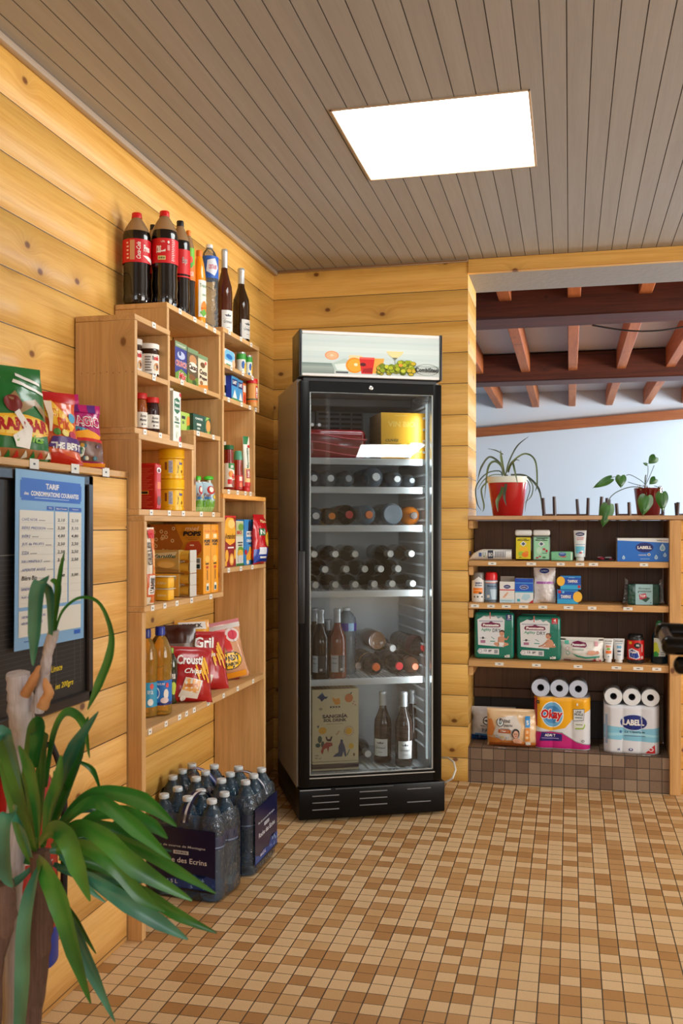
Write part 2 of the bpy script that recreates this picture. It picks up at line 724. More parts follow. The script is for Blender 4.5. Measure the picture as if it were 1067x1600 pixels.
# ================================================================== THE SETTING
XL, YB, ZC = -1.405, 4.48, 2.43
XR, YF = 9.2, -8.5
XC = -0.46          # corner of the wall beside the pass-through
XB = -1.236         # face of the low boxed-out wall on the left
YT = 4.87           # far face of the back wall
log = 0.1455
seam0 = [0.0] + [0.1095 + log * k for k in range(16)] + [ZC]
wallY = WOOD('wall', *WALLC, along='Y', across='Z', plank=(log, 0.1095), knots=0.42, var=0.2, coat=0.15)
wallX = WOOD('wall', *WALLC, along='X', across='Z', plank=(log, 0.1095), knots=0.42, var=0.2, coat=0.15)
# floor
tp = onZ(873, 1600, 0).x
floor_m = TILES('floor', 'X', 'Y', 0.053, tp, 0.01, [(0, (216, 184, 140)), (0.48, (188, 144, 92)), (0.78, (174, 128, 76)), (0.9, (202, 164, 114))], (70, 56, 42), 0.032, 0.022)
m = MB()
m.poly([(XL - 0.03, YF, 0), (XR, YF, 0), (XR, YB + 0.03, 0), (XL - 0.03, YB + 0.03, 0)], floor_m)
struct(m.build('floor'))
# left wall of logs, back wall beside the fridge, its return into the opening
profile_wall('wall_left', (XL, YF, 0), (0, 1, 0), YB - YF + 0.02, (0, 0, 1), (1, 0, 0), seam0, wallY)
profile_wall('wall_back', (XL - 0.02, YB, 0), (1, 0, 0), XC - XL + 0.02, (0, 0, 1), (0, -1, 0), seam0, wallX)
profile_wall('wall_back_return', (XC, YB, 0), (0, 1, 0), YT - YB, (0, 0, 1), (1, 0, 0), seam0, wallY)
# boxed-out boards below the sweets shelf
seamb = [0.0, 0.015 + log, 0.015 + 2 * log, 0.015 + 3 * log, 0.015 + 4 * log, 0.015 + 5 * log, 0.015 + 6 * log, 0.015 + 7 * log, 1.187, 1.328]
seamb = sorted({round(v, 4) for v in seamb if v < 1.12} | {1.036, 1.187, 1.328})
profile_wall('wall_left_boxing', (XB, -1.5, 0), (0, 1, 0), 2.536 + 1.5, (0, 0, 1), (1, 0, 0), seamb, WOOD('boxing', (238, 190, 114), (214, 158, 78), along='Y', across='Z', plank=(log, 0.015), knots=0.4, var=0.18, coat=0.15))
m = MB()
m.box(XL, XB - 0.006, 2.518, 2.536, 0, 1.328, wallX)
m.box(XL + 0.001, XB + 0.004, -1.5, 2.537, 1.328, 1.345, shelfwood('Y', 'X'), 0.001)
struct(m.build('trim_1'))
# wall below the counter, right of the shelf post
profile_wall('wall_back_right', (0.478, YB + 0.01, 0), (1, 0, 0), XR - 0.478, (0, 0, 1), (0, -1, 0), [s_ for s_ in seam0 if s_ < 1.2] + [1.217], wallX)
# closing walls out of the frame
m = MB()
m.poly([(XR, YF, 0), (XR, YB, 0), (XR, YB, ZC), (XR, YF, ZC)], P((205, 190, 165), 0.8))
struct(m.build('wall_right'))
m = MB()
m.poly([(XL, YF, 0), (XR, YF, 0), (XR, YF, ZC), (XL, YF, ZC)], P((205, 190, 165), 0.8))
struct(m.build('wall_front'))
# ceiling of narrow painted boards with the opening for the light panel
ceil_m = WOOD('ceiling', (166, 165, 164), (156, 154, 152), along='Y', across='X', plank=(0.0635, XL), knots=0.0, rough=0.5, var=0.07, seam=0.0)
HX0, HX1, HY0, HY1 = -0.697, -0.109, 2.775, 3.37
groove_m = P((84, 80, 76), 0.7)
m = MB()
x = XL
k = 0
while x < XR:
    x2 = min(x + 0.0635, XR)
    segs = [(YF, YB, x, x2)]
    if x2 > HX0 and x < HX1:
        segs = [(YF, HY0, x, x2), (HY1, YB, x, x2)]
        if x < HX0:
            segs.append((HY0, HY1, x, HX0))
        if x2 > HX1:
            segs.append((HY0, HY1, HX1, x2))
    for ya, yb, x_a, x_b in segs:
        for xa, xb, z1, z2, mm in ((x, x + 0.002, ZC + 0.003, ZC, groove_m), (x + 0.002, x2 - 0.001, ZC, ZC, ceil_m), (x2 - 0.001, x2, ZC, ZC + 0.003, groove_m)):
            xa, xb = max(xa, x_a), min(xb, x_b)
            if xb <= xa:
                continue
            m.poly([(xa, ya, z1), (xa, yb, z1), (xb, yb, z2), (xb, ya, z2)], mm)
    x = x2
struct(m.build('ceiling', recalc=False))
# thin cover strip between the left wall and ceiling
m = MB()
m.box(XL, XL + 0.022, YF, YB, ZC - 0.02, ZC, P((178, 160, 140), 0.5), 0.004, 2)
m.box(XL + 0.022, XC, YB - 0.012, YB, ZC - 0.012, ZC, P((140, 100, 60), 0.5), 0.002)
struct(m.build('trim_2'))
# wooden header over the opening and its painted soffit
m = MB()
m.box(XC, XR, YB - 0.006, YB + 0.03, 2.366, ZC, WOOD('header', *WALLC, along='X', across='Z', knots=0.35, coat=0.15), 0.002)
struct(m.build('trim_3'))
m = MB()
m.box(XC, XR, YB + 0.028, YT, 2.367, 2.62, P((150, 150, 152), 0.85, bump=0.2))
struct(m.build('lintel_structure'))
bpy.data.objects['lintel_structure'].name = 'trim_4'

# recessed light panel
t = thing('ceiling_light', 'bright white square light panel set into the boarded ceiling', 'ceiling light', ((HX0 + HX1) / 2, (HY0 + HY1) / 2, ZC))
hx, hy = (HX1 - HX0) / 2, (HY1 - HY0) / 2
fm = P((196, 170, 140), 0.5)
m = MB()
for a in ((-hx, -hx + 0.007, -hy, hy), (hx - 0.007, hx, -hy, hy), (-hx, hx, -hy, -hy + 0.005), (-hx, hx, hy - 0.007, hy)):
    m.box(a[0], a[1], a[2], a[3], -0.004, 0.055, fm, 0.001)
m.build('frame', t)
MB().box(-hx + 0.004, hx - 0.004, -hy + 0.004, hy - 0.004, 0.05, 0.056, P((236, 243, 244), 0.5, emis=PANEL_STRENGTH)).build('diffuser', t)
for i, (lx, ly) in enumerate([(1.2, 0.6), (3.2, 2.4), (6.9, -5.1), (1.0, -2.2)]):  # unseen ceiling panels added as fill; the third shapes the fridge glass reflection
    t = thing('ceiling_light', ['white square ceiling light above the viewer', 'white square ceiling light right of the room', 'white square ceiling light far behind, mirrored in the fridge glass', 'white square ceiling light behind the viewer'][i], 'ceiling light', (lx, ly, ZC - 0.02))
    s2 = 0.5 if i == 2 else 0.3
    t.rotation_euler.z = math.atan2(-0.79, 0.593) - PI / 2 if i == 2 else 0
    t.scale = (1, 2.7, 1) if i == 2 else (1, 1, 1)
    MB().box(-s2, s2, -s2, s2, 0, 0.019, P((220, 220, 218), 0.5), 0.002).build('frame', t)
    MB().box(-s2 + 0.02, s2 - 0.02, -s2 + 0.02, s2 - 0.02, -0.003, 0.001, P((236, 243, 244), 0.5, emis=PANEL_STRENGTH * (2.4 if i == 2 else 1))).build('diffuser', t)

# tiled step and recess behind the shelf unit
STEP = 0.163
stepc = [(0, (124, 100, 80)), (0.35, (140, 116, 94)), (0.6, (112, 88, 70)), (0.85, (150, 126, 104))]
m = MB()
tf = TILES('stepface', 'X', 'Z', 0.053, tp, 0.002, stepc, (58, 46, 38), 0.03, 0.03)
m.box(XC, 0.43, YB, 4.84, 0, STEP - 0.001, tf)
m.poly([(XC, YB, STEP), (0.43, YB, STEP), (0.43, 4.84, STEP), (XC, 4.84, STEP)], TILES('steptop', 'X', 'Y', 0.053, tp, 4.48, stepc, (58, 46, 38), 0.03, 0.03))
struct(m.build('tiled_step'))
bpy.data.objects['tiled_step'].name = 'trim_5'
m = MB()
m.box(XC, 0.60, 4.79, 4.84, STEP, 1.21, TILES('slate', 'X', 'Z', 0.3, -0.38, 0.163, [(0, (62, 54, 52)), (0.5, (70, 62, 58))], (40, 34, 32), 0.01, 0.01))
struct(m.build('wall_recess'))

# the room beyond the opening
white = P((214, 220, 226), 0.9, bump=0.1, bscale=6)
Y2, X2a, X2b, FZ = 10.6, -1.35, 6.0, 0.2
m = MB()
m.poly([(X2a, Y2, 0), (X2b, Y2, 0), (X2b, Y2, 3.2), (X2a, Y2, 3.2)], white)
struct(m.build('wall_far'))
m = MB()
m.poly([(X2a, YT, 0), (X2a, Y2, 0), (X2a, Y2, 3.2), (X2a, YT, 3.2)], P((150, 152, 160), 0.9))
struct(m.build('wall_far_left'))
m = MB()
m.poly([(X2b, YT, 0), (X2b, Y2, 0), (X2b, Y2, 3.2), (X2b, YT, 3.2)], white)
struct(m.build('wall_far_right'))
m = MB()
m.poly([(X2a, YT, 2.64), (X2b, YT, 2.64), (X2b, Y2, 2.64), (X2a, Y2, 2.64)], white)
struct(m.build('ceiling_far'))
m = MB()
m.poly([(X2a, YT, FZ), (X2b, YT, FZ), (X2b, Y2, FZ), (X2a, Y2, FZ)], P((150, 130, 112), 0.6))
struct(m.build('floor_far'))
m = MB()   # back of the shop wall, seen only from the other room
m.poly([(X2a, YT, 0), (XC, YT, 0), (XC, YT, 2.64), (X2a, YT, 2.64)], P((150, 152, 160), 0.9))
struct(m.build('wall_far_near_side'))
beamw = WOOD('beam', (96, 42, 22), (58, 24, 12), along='X', across='Z', knots=0.15, rough=0.55, knot=(60, 26, 12), var=0.1)
raftw = WOOD('rafter', (196, 112, 58), (156, 78, 38), along='Y', across='Z', knots=0.15, rough=0.55, knot=(80, 36, 16), var=0.1)
for i, (ya, yb, za, zb) in enumerate([(5.55, 5.85, 2.375, 2.63), (8.15, 8.43, 2.40, 2.63)]):
    m = MB()
    m.box(X2a, X2b, ya, yb, za, zb, beamw, 0.01)
    o = m.build('roof_beam')
    o['label'] = ['thick dark brown roof beam nearest the opening', 'reddish brown roof beam deeper in the next room'][i]
    o['category'] = 'beam'
rx = [onZ(p, 515, 2.475).x for p in (707, 802, 896, 990, 1084, 1178)]
places = ['at far left, half hidden by the wooden wall', 'second from the left, over the potted spider plant', 'third from the left, over the middle of the opening', 'fourth from the left, catching the light', 'fifth from the left, at the right edge', 'outside the right edge of the opening']
for i, x in enumerate(rx):
    m = MB()
    m.box(x - 0.036, x + 0.036, YT + 0.002, Y2, 2.475, 2.64, raftw, 0.004)
    o = m.build('roof_rafter')
    o['label'] = 'orange-brown rafter under the white ceiling, ' + places[i]
    o['category'] = 'rafter'
    o['group'] = 'rafters in the next room'
a, b = onY(745, 676, 10.55), onY(1067, 647, 10.55)
a, b = a + (a - b) * 0.3, b + (b - a) * 1.2
m = MB()
d_ = (b - a).normalized()
ang = math.atan2(d_.z, d_.x)
Lr = (b - a).length
m.box(-Lr / 2, Lr / 2, -0.025, 0.025, -0.05, 0.05, WOOD('rail', (176, 100, 52), (140, 72, 34), along='X', across='Z', knots=0.1), 0.004, 1, Matrix.Translation((a + b) / 2) @ Matrix.Rotation(-ang, 4, 'Y'))
o = m.build('trim_6')
struct(o)
# electric cable slung under the first beam
m = MB()
pa, pb = onY(925, 508, 5.9), onY(1110, 500, 5.9)
pts = []
for k in range(17):
    q = k / 16
    p = pa.lerp(pb, q)
    p.z -= 0.05 * math.sin(PI * q)
    pts.append(p)
m.tube(pts, 0.005, P((40, 40, 42), 0.5), 6)
o = m.build('hanging_cable')
o['label'] = 'thin black cable sagging below the dark roof beam'
o['category'] = 'cable'
# café tables with chairs turned upside down on them
def bistro_chair(loc, rz, label, ll=0.46):
    t = thing('cafe_chair', label, 'chair', loc, rz, 'chairs upturned on tables in the next room', rotx=PI)
    w = WOOD('chairwood', (74, 44, 30), (50, 28, 18), along='Z', across='X', knots=0)
    MB().box(-0.2, 0.2, -0.2, 0.2, 0, 0.04, w, 0.012, 2).build('seat', t)
    for sx in (-1, 1):
        for sy in (-1, 1):
            x, y = sx * 0.175, sy * 0.175
            MB().tube([(x, y, 0), (x * 1.12, y * 1.15, -ll)], [0.019, 0.014], w, 8).build('leg', t)
    for sx in (-1, 1):
        MB().tube([(sx * 0.183, -0.185, -0.2), (sx * 0.183, 0.185, -0.2)], 0.011, w, 8).build('stretcher', t)
    MB().tube([(-0.185, -0.19, -0.3), (0.185, -0.19, -0.3)], 0.012, w, 8).build('stretcher', t)
    MB().tube([(-0.185, 0.19, -0.15), (0.185, 0.19, -0.15)], 0.012, w, 8).build('stretcher', t)
    return t
def cafe_table(loc, label, hw=0.55):
    t = thing('cafe_table', label, 'table', loc, 0.0, 'tables in the next room')
    w = WOOD('tablew', (150, 104, 64), (110, 70, 40), along='X', across='Y', knots=0)
    MB().box(-hw, hw, -0.35, 0.35, 0.71, 0.74, w, 0.008, 2).build('tabletop', t)
    for sx in (-1, 1):
        for sy in (-1, 1):
            MB().box(sx * (hw - 0.07) - 0.03, sx * (hw - 0.07) + 0.03, sy * 0.29 - 0.03, sy * 0.29 + 0.03, 0, 0.709, w, 0.004).build('leg', t)
    return t
tabs = []
p = onY(950, 800, 9.2)
cafe_table((p.x, p.y, FZ), 'wooden café table farther back, under the second upturned chair', 0.3)
for i, px in enumerate((886, 1006, 1112)):
    p = onY(px, 800, [8.3, 8.3, 8.3][i])
    cafe_table((p.x, p.y, FZ), ['wooden café table behind the counter, under the leftmost upturned chair', 'wooden café table behind the plant with heart-shaped leaves', 'wooden café table beyond the right edge of the opening'][i], 0.26)
for i, (px, zz, yy, rz) in enumerate([(893, 1.285, 8.3, 0.25), (950, 1.30, 9.2, 0.7), (1010, 1.24, 8.3, 0.2), (1112, 1.24, 8.3, 0.5)]):
    p = onY(px, 800, yy)
    # the seat lies upside down on the table, legs pointing up
    o = bistro_chair((p.x, p.y, FZ + 0.741 + 0.041), rz, 'dark wooden chair upturned on a table, ' + ['leftmost, with its bar across', 'second from the left, beside the trailing leaves', 'behind the red plant pot', 'at the right end of the counter'][i], [0.45, 0.46, 0.4, 0.4][i])

# ================================================================== LEFT SHELVING
GY = shelfwood('Y', 'Z')
GZ = shelfwood('Z', 'X')
TB = 0.017


def boards(unit, lst):
    """lst: (part name, x0, x1, y0, y1, z0, z1) world coordinates, children of an unrotated thing"""
    L0 = Vector(unit.location)
    for nm, x0, x1, y0, y1, z0, z1 in lst:
        cx, cy, cz = (x0 + x1) / 2, (y0 + y1) / 2, (z0 + z1) / 2
        tall = (z1 - z0) > (y1 - y0)
        mt = WOOD('shelf', *SHELFC, along='Z', across='X', knots=0.22, var=0.16, knot=(130, 85, 45)) if tall else WOOD('shelf', *SHELFC, along='Y', across='X', knots=0.22, var=0.16, knot=(130, 85, 45))
        MB().box(x0 - cx, x1 - cx, y0 - cy, y1 - cy, z0 - cz, z1 - cz, mt, 0.0012).build(nm, unit, loc=Vector((cx, cy, cz)) - L0)


def unit_tags(unit, X, lst):
    L0 = Vector(unit.location)
    for px, z in lst:
        p = onX(px, 800, X)
        tag_parts(unit, [Vector((X, p.y, z)) - L0], 0, (1, 0, 0), (0, 1, 0)) if False else tag_parts(unit, [Vector((X, p.y, z)) - L0], (1, 0, 0), (0, 1, 0))


XW = XL + 0.004
XA, XB2, XC2, XD, XE, XF, XG = -1.19, -1.183, -1.20, -1.213, -1.224, -1.216, -1.206
# A: tall open frame with one long shelf; its far side board carries the biscuit box
a = thing('open_shelving', 'tall open pine shelf frame standing on the floor, with one long low shelf', 'shelf unit', ((XW + XA) / 2, 3.1, 0))
boards(a, [('side_panel', XW, XA, 2.540, 2.566, 0, 0.942), ('side_panel', XW, XA, 3.668, 3.690, 0, 1.022),
           ('shelf', XW, XA, 2.567, 3.667, 0.580, 0.601)])
unit_tags(a, XA, [(234, 0.591), (259, 0.591), (280, 0.591), (291, 0.591), (303, 0.591), (325, 0.591), (349, 0.591), (371, 0.591), (395, 0.591)])
# B: box of breakfast cereal
b = thing('shelf_box', 'pine box shelf holding orange cereal boxes and vanilla desserts', 'shelf unit', ((XW + XB2) / 2, 2.86, 0.943), group='stacked pine box shelves')
boards(b, [('side_panel', XW, XB2, 2.541, 2.558, 0.96, 1.204), ('side_panel', XW, XB2, 3.168, 3.185, 0.96, 1.204),
           ('shelf', XW, XB2, 2.541, 3.185, 0.943, 0.9595), ('top_board', XW, XB2, 2.541, 3.185, 1.2045, 1.2205)])
unit_tags(b, XB2, [(238, 0.951), (257, 0.951), (276, 0.951), (299, 0.951), (329, 0.951)])
# C: box of yellow tins
c = thing('shelf_box', 'pine box shelf holding a red pack and yellow cocoa tubs', 'shelf unit', ((XW + XC2) / 2, 2.86, 1.221), group='stacked pine box shelves')
boards(c, [('side_panel', XW, XC2, 2.541, 2.558, 1.239, 1.439), ('side_panel', XW, XC2, 2.938, 2.954, 1.239, 1.439),
           ('shelf', XW, XC2, 2.541, 3.200, 1.2215, 1.2385), ('top_board', XW, XC2, 2.541, 2.954, 1.4395, 1.456)])
unit_tags(c, XC2, [(236, 1.23), (264, 1.23), (286, 1.23), (314, 1.23), (333, 1.23), (281, 1.4475)])
# H: narrow box of pouches
h = thing('shelf_box', 'narrow pine box shelf holding green-capped fruit pouches', 'shelf unit', ((XW + XC2) / 2, 3.08, 1.239), group='stacked pine box shelves')
boards(h, [('side_panel', XW, XC2, 2.9555, 2.972, 1.2395, 1.489), ('side_panel', XW, XC2, 3.184, 3.200, 1.2395, 1.489), ('top_board', XW, XC2, 2.9555, 3.200, 1.4895, 1.506)])
unit_tags(h, XC2, [(309, 1.4975), (333, 1.4975)])
# D: uppermost box on the left
d = thing('shelf_box', 'leftmost pine box shelf holding chocolate spread above jam jars', 'shelf unit', ((XW + XD) / 2, 2.66, 1.457), group='stacked pine box shelves')
boards(d, [('side_panel', XW, XD, 2.541, 2.558, 1.4745, 1.783), ('side_panel', XW, XD, 2.775, 2.791, 1.4745, 1.783),
           ('shelf', XW, XD, 2.559, 2.774, 1.626, 1.642), ('bottom_board', XW, XD, 2.541, 2.791, 1.457, 1.474), ('top_board', XW, XD, 2.541, 2.791, 1.7835, 1.800)])
unit_tags(d, XD, [(240, 1.792), (240, 1.634), (226, 1.466), (250, 1.466)])
m = MB()
for k in range(9):
    m.box(XW + 0.02 + k * 0.02, XW + 0.0215 + k * 0.02, 2.5395, 2.541, 1.632 + 0.002 * math.sin(k * 2), 1.634 + 0.002 * math.sin(k * 2), P((60, 45, 35), 0.5))
m.build('nail_heads', d, loc=-Vector(d.location))
# E: tall box with breakfast cereal and cartons
e = thing('shelf_box', 'topmost pine box shelf carrying the row of drinks bottles', 'shelf unit', ((XW + XE) / 2, 3.03, 1.457), group='stacked pine box shelves')
boards(e, [('side_panel', XW, XE, 2.7925, 2.809, 1.4575, 1.874), ('side_panel', XW, XE, 3.252, 3.268, 1.5075, 1.874),
           ('shelf', XW, XE, 2.810, 3.251, 1.648, 1.664), ('top_board', XW, XE, 2.7925, 3.268, 1.8745, 1.891)])
unit_tags(e, XE, [(281, 1.883), (304, 1.883), (322, 1.883), (335, 1.883), (284, 1.656), (320, 1.656)])
# F: right-hand upper box
f = thing('shelf_box', 'pine box shelf at the right holding tubs above blue cartons', 'shelf unit', ((XW + XF) / 2, 3.48, 1.645), group='stacked pine box shelves')
boards(f, [('side_panel', XW, XF, 3.2695, 3.286, 1.662, 1.892), ('side_panel', XW, XF, 3.668, 3.684, 1.662, 1.892),
           ('shelf', XW, XF, 3.2865, 3.667, 1.765, 1.780), ('bottom_board', XW, XF, 3.2695, 3.684, 1.645, 1.6615), ('top_board', XW, XF, 3.2695, 3.684, 1.8925, 1.909)])
unit_tags(f, XF, [(358, 1.901), (376, 1.901), (392, 1.901), (361, 1.773), (379, 1.773), (394, 1.773), (357, 1.653), (377, 1.653), (390, 1.653), (399, 1.653)])
# G: sauces
g = thing('shelf_box', 'tall pine box shelf holding ketchup bottles and mayonnaise tubes', 'shelf unit', ((XW + XG) / 2, 3.42, 1.306), group='stacked pine box shelves')
boards(g, [('side_panel', XW, XG, 3.236, 3.252, 1.3235, 1.644), ('side_panel', XW, XG, 3.588, 3.604, 1.3235, 1.644), ('shelf', XW, XG, 3.236, 3.604, 1.3065, 1.323)])
unit_tags(g, XG, [(357, 1.315), (371, 1.315), (383, 1.315), (391, 1.315)])
# J: biscuits
j = thing('shelf_box', 'lowest right pine box shelf holding biscuit boxes and a pasta bag', 'shelf unit', ((XW + XA) / 2, 3.44, 1.023), group='stacked pine box shelves')
boards(j, [('side_panel', XW, XA, 3.202, 3.219, 1.040, 1.288), ('side_panel', XW, XA, 3.673, 3.690, 1.040, 1.288), ('shelf', XW, XA, 3.202, 3.690, 1.0235, 1.0395)])
m = MB()
m.box(XW, XA, 3.202, 3.690, 1.2885, 1.3055, WOOD('orangeboard', (236, 172, 86), (206, 134, 50), along='Y', across='X', knots=0.2), 0.001)
m.build('top_board', j, loc=-Vector(j.location))
unit_tags(j, XA, [(357, 1.0315), (376, 1.0315), (394, 1.0315)])
# labels along the edge of the sweets shelf
bx = bpy.data.objects['trim_1']
for k, px in enumerate((53, 117, 165)):
    p = onX(px, 740, XB + 0.004)
    o = deco(None, 'price_label', plane_map((XB + 0.004, p.y - 0.02, 1.325), (0, 1, 0), (0, 0, 1)), 0.04, 0.024, [Rc(0, 0, 1, 1, (226, 222, 212)), Rc(0.38, 0.4, 0.62, 0.6, (60, 60, 66))], off=0.0012)
    o['label'] = 'small white price label on the sweets shelf edge, ' + ['below the orange sweets bag', 'below the pink sweets bags', 'nearest the shelf end'][k]
    o['category'] = 'price label'
    o['group'] = 'price labels under the sweets'

# ================================================================== RIGHT SHELF UNIT
YS = YB
SW = WOOD('shelf', (216, 168, 108), (184, 134, 76), along='X', across='Z', knots=0.25, var=0.14, knot=(120, 76, 40))
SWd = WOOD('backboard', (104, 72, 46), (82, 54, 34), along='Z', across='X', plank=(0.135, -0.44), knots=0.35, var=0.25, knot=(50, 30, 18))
r = thing('shelf_unit', 'pine shelf unit of household goods built into the wall opening', 'shelf unit', (0, YS + 0.15, 0))
L0 = Vector(r.location)


def rb(nm, x0, x1, y0, y1, z0, z1, mt, bev=0.002, par=None, parloc=None):
    cx, cy, cz = (x0 + x1) / 2, (y0 + y1) / 2, (z0 + z1) / 2
    return MB().box(x0 - cx, x1 - cx, y0 - cy, y1 - cy, z0 - cz, z1 - cz, mt, bev).build(nm, par or r, loc=Vector((cx, cy, cz)) - (parloc if parloc is not None else L0))


ZSH = [(1.004, 1.030), (0.806, 0.834), (0.538, 0.570)]
for z0, z1 in ZSH:
    rb('shelf', XC + 0.002, 0.428, YS - 0.004, 4.744, z0, z1, SW)
    rb('cleat', XC + 0.002, XC + 0.022, YS + 0.004, 4.74, z0 - 0.042, z0 - 0.001, SW)
rb('cleat', XC + 0.002, XC + 0.022, YS + 0.004, 4.74, 1.178, 1.2165, SW)
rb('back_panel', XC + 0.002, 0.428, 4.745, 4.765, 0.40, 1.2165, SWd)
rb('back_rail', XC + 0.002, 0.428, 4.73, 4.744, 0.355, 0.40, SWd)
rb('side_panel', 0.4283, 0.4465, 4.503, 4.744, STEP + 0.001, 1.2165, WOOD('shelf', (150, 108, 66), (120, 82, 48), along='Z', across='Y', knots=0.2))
rb('post', 0.4295, 0.478, 4.462, 4.502, 0, 1.2165, WOOD('post', (216, 168, 108), (184, 134, 76), along='Z', across='X', knots=0.4, var=0.14, knot=(110, 66, 34)))
for k, (z0, z1) in enumerate(ZSH):
    zz = (z0 + z1) / 2
    pxs = [(769, 830, 876, 906, 927, 1006), (742, 767, 791, 818, 848, 888, 925, 981), (780, 838, 903, 963, 997, 1026)][k]
    for px in pxs:
        p = onY(px, 900, YS - 0.004)
        tag_parts(r, [Vector((p.x, YS - 0.004, zz)) - L0], (0, -1, 0), (1, 0, 0), 0.038, 0.014)
for px in (784, 888, 1010):
    p = onY(px, 1178, YS)
    tag_parts(r, [Vector((p.x, YS + 0.006, STEP + 0.0012)) - L0], (0, 0, 1), (1, 0, 0), 0.034, 0.012)
ct = MB().box(XC + 0.002, 3.2, YS - 0.02, YT + 0.03, 1.2185, 1.2375, WOOD('counter', (190, 152, 112), (158, 120, 84), along='X', across='Y', knots=0.2), 0.002).build('counter_top')
ct['label'] = 'long wooden counter board on top of the household goods shelves'
ct['category'] = 'counter'

# ================================================================== FRIDGE
FA = R(25.5)
FLx, FLy = -1.051, 3.687
FR = thing('display_fridge', 'tall black glass-door drinks fridge with a lit-style picture header', 'fridge', (FLx, FLy, 0), FA)
FR['label'] = 'tall black glass-door drinks fridge standing in the wooden corner'
FW, FD = 0.6, 0.575


def fp(u, w, z=0.0):
    return Vector((FLx + u * math.cos(FA) - w * math.sin(FA), FLy + u * math.sin(FA) + w * math.cos(FA), z))


def fpx(px, py, w):
    """pixel -> (u, z) on the plane w behind the fridge front"""
    k = dep(px, py, 1)
    n = Vector((-math.sin(FA), math.cos(FA)))
    q = Vector((FLx, FLy)) + n * w
    t = q.dot(n) / (k.x * n.x + k.y * n.y)
    p = dep(px, py, t)
    dx, dy = p.x - FLx, p.y - FLy
    return dx * math.cos(FA) + dy * math.sin(FA), p.z


blk = P((5, 5, 6), 0.3, spec=0.22)
blkm = P((14, 14, 16), 0.4)
gry = P((176, 178, 182), 0.28)
inn = P((186, 190, 192), 0.45)
m = MB()
m.box(0, 0.02, 0.052, FD, 0.05, 1.785, gry, 0.002)
m.box(FW - 0.02, FW, 0.052, FD, 0.05, 1.785, gry, 0.002)
m.box(0.02, FW - 0.02, FD - 0.02, FD, 0.05, 1.785, gry)
m.box(0.02, FW - 0.02, 0.052, FD - 0.02, 1.765, 1.785, gry)
m.build('cabinet', FR)
m = MB()
lw = 0.022
m.box(0.0205, lw + 0.022, 0.056, FD - 0.05, 0.15, 1.75, inn)
m.box(FW - lw - 0.022, FW - 0.0205, 0.056, FD - 0.05, 0.15, 1.75, inn)
m.box(0.021, FW - 0.021, FD - 0.06, FD - 0.021, 0.15, 1.75, inn)
m.box(0.021, FW - 0.021, 0.056, FD - 0.021, 1.745, 1.764, P((120, 124, 130), 0.5))
m.box(0.021, FW - 0.021, 0.056, FD - 0.021, 0.14, 0.178, P((200, 206, 208), 0.4))
for k in range(12):
    m.box(0.07 + k * 0.04, 0.082 + k * 0.04, 0.075, FD - 0.08, 0.178, 0.183, P((200, 206, 208), 0.4), 0.002)
m.build('liner', FR)
# moulded shelf runners on both inner walls
m = MB()
for k in range(31):
    z = 0.26 + k * 0.0475
    for xx0, xx1 in ((0.0445, 0.056), (FW - 0.056, FW - 0.0445)):
        m.box(xx0, xx1, 0.085, FD - 0.09, z, z + 0.009, P((206, 210, 212), 0.4), 0.003)
m.build('shelf_runner', FR)
# fan grille in the upper back
m = MB()
m.box(0.16, 0.38, FD - 0.09, FD - 0.061, 1.50, 1.745, P((110, 114, 120), 0.5), 0.003)
for q in range(4):
    for k in range(10):
        m.box(0.172 + q * 0.052, 0.216 + q * 0.052, FD - 0.0915, FD - 0.0895, 1.52 + k * 0.0215, 1.530 + k * 0.0215, P((20, 20, 24), 0.6))
m.build('fan_grille', FR)
m = MB()
m.box(FW - 0.055, FW - 0.046, 0.050, 0.060, 0.22, 1.70, P((226, 240, 244), 0.5, emis=0.25), 0.002)  # added glowing strip; the pale line here is only edge trim
m.build('added_glow_strip', FR)
lt = area('fridge_fill', (0, 0, 0), (0, 0, 0), 0.35, 0.03, 0.4, (0.92, 0.97, 1.0))  # added fill lamp under the top, brightening the fridge interior
lt.parent = FR
lt.location = (0.3, 0.09, 1.74)
lt.rotation_euler = (R(-18), 0, 0)
lt = area('fridge_fill', (0, 0, 0), (0, 0, 0), 0.02, 1.4, 1.5, (0.92, 0.97, 1.0))  # added upright fill lamp inside the right edge
lt.parent = FR
lt.location = (FW - 0.07, 0.062, 0.95)
lt.rotation_euler = (R(90), 0, R(62))
m = MB()
m.box(0.045, FW - 0.045, 0.30, FD - 0.061, 1.745 - 0.035, 1.745, P((120, 124, 130), 0.5), 0.004)
m.build('evaporator_cover', FR)
# wire shelves with white price rails
SHZ = [1.456, 1.338, 1.180, 0.910, 0.548]
shm = P((226, 230, 230), 0.35)
for z in SHZ:
    m = MB()
    z1 = z + 0.008
    m.tube([(0.052, 0.10, z1), (0.052, FD - 0.095, z1), (FW - 0.052, FD - 0.095, z1), (FW - 0.052, 0.10, z1)], 0.0035, shm, 6)
    for k in range(33):
        x = 0.062 + k * (FW - 0.124) / 32
        m.tube([(x, 0.088, z1), (x, FD - 0.095, z1)], 0.0014, shm, 5)
    m.tube([(0.052, 0.3, z1 - 0.004), (FW - 0.052, 0.3, z1 - 0.004)], 0.0025, shm, 6)
    o = m.build('wire_shelf', FR)
    MB().box(0.048, FW - 0.052, 0.072, 0.088, z - 0.013, z + 0.014, shm, 0.004, 2).build('price_rail', o)
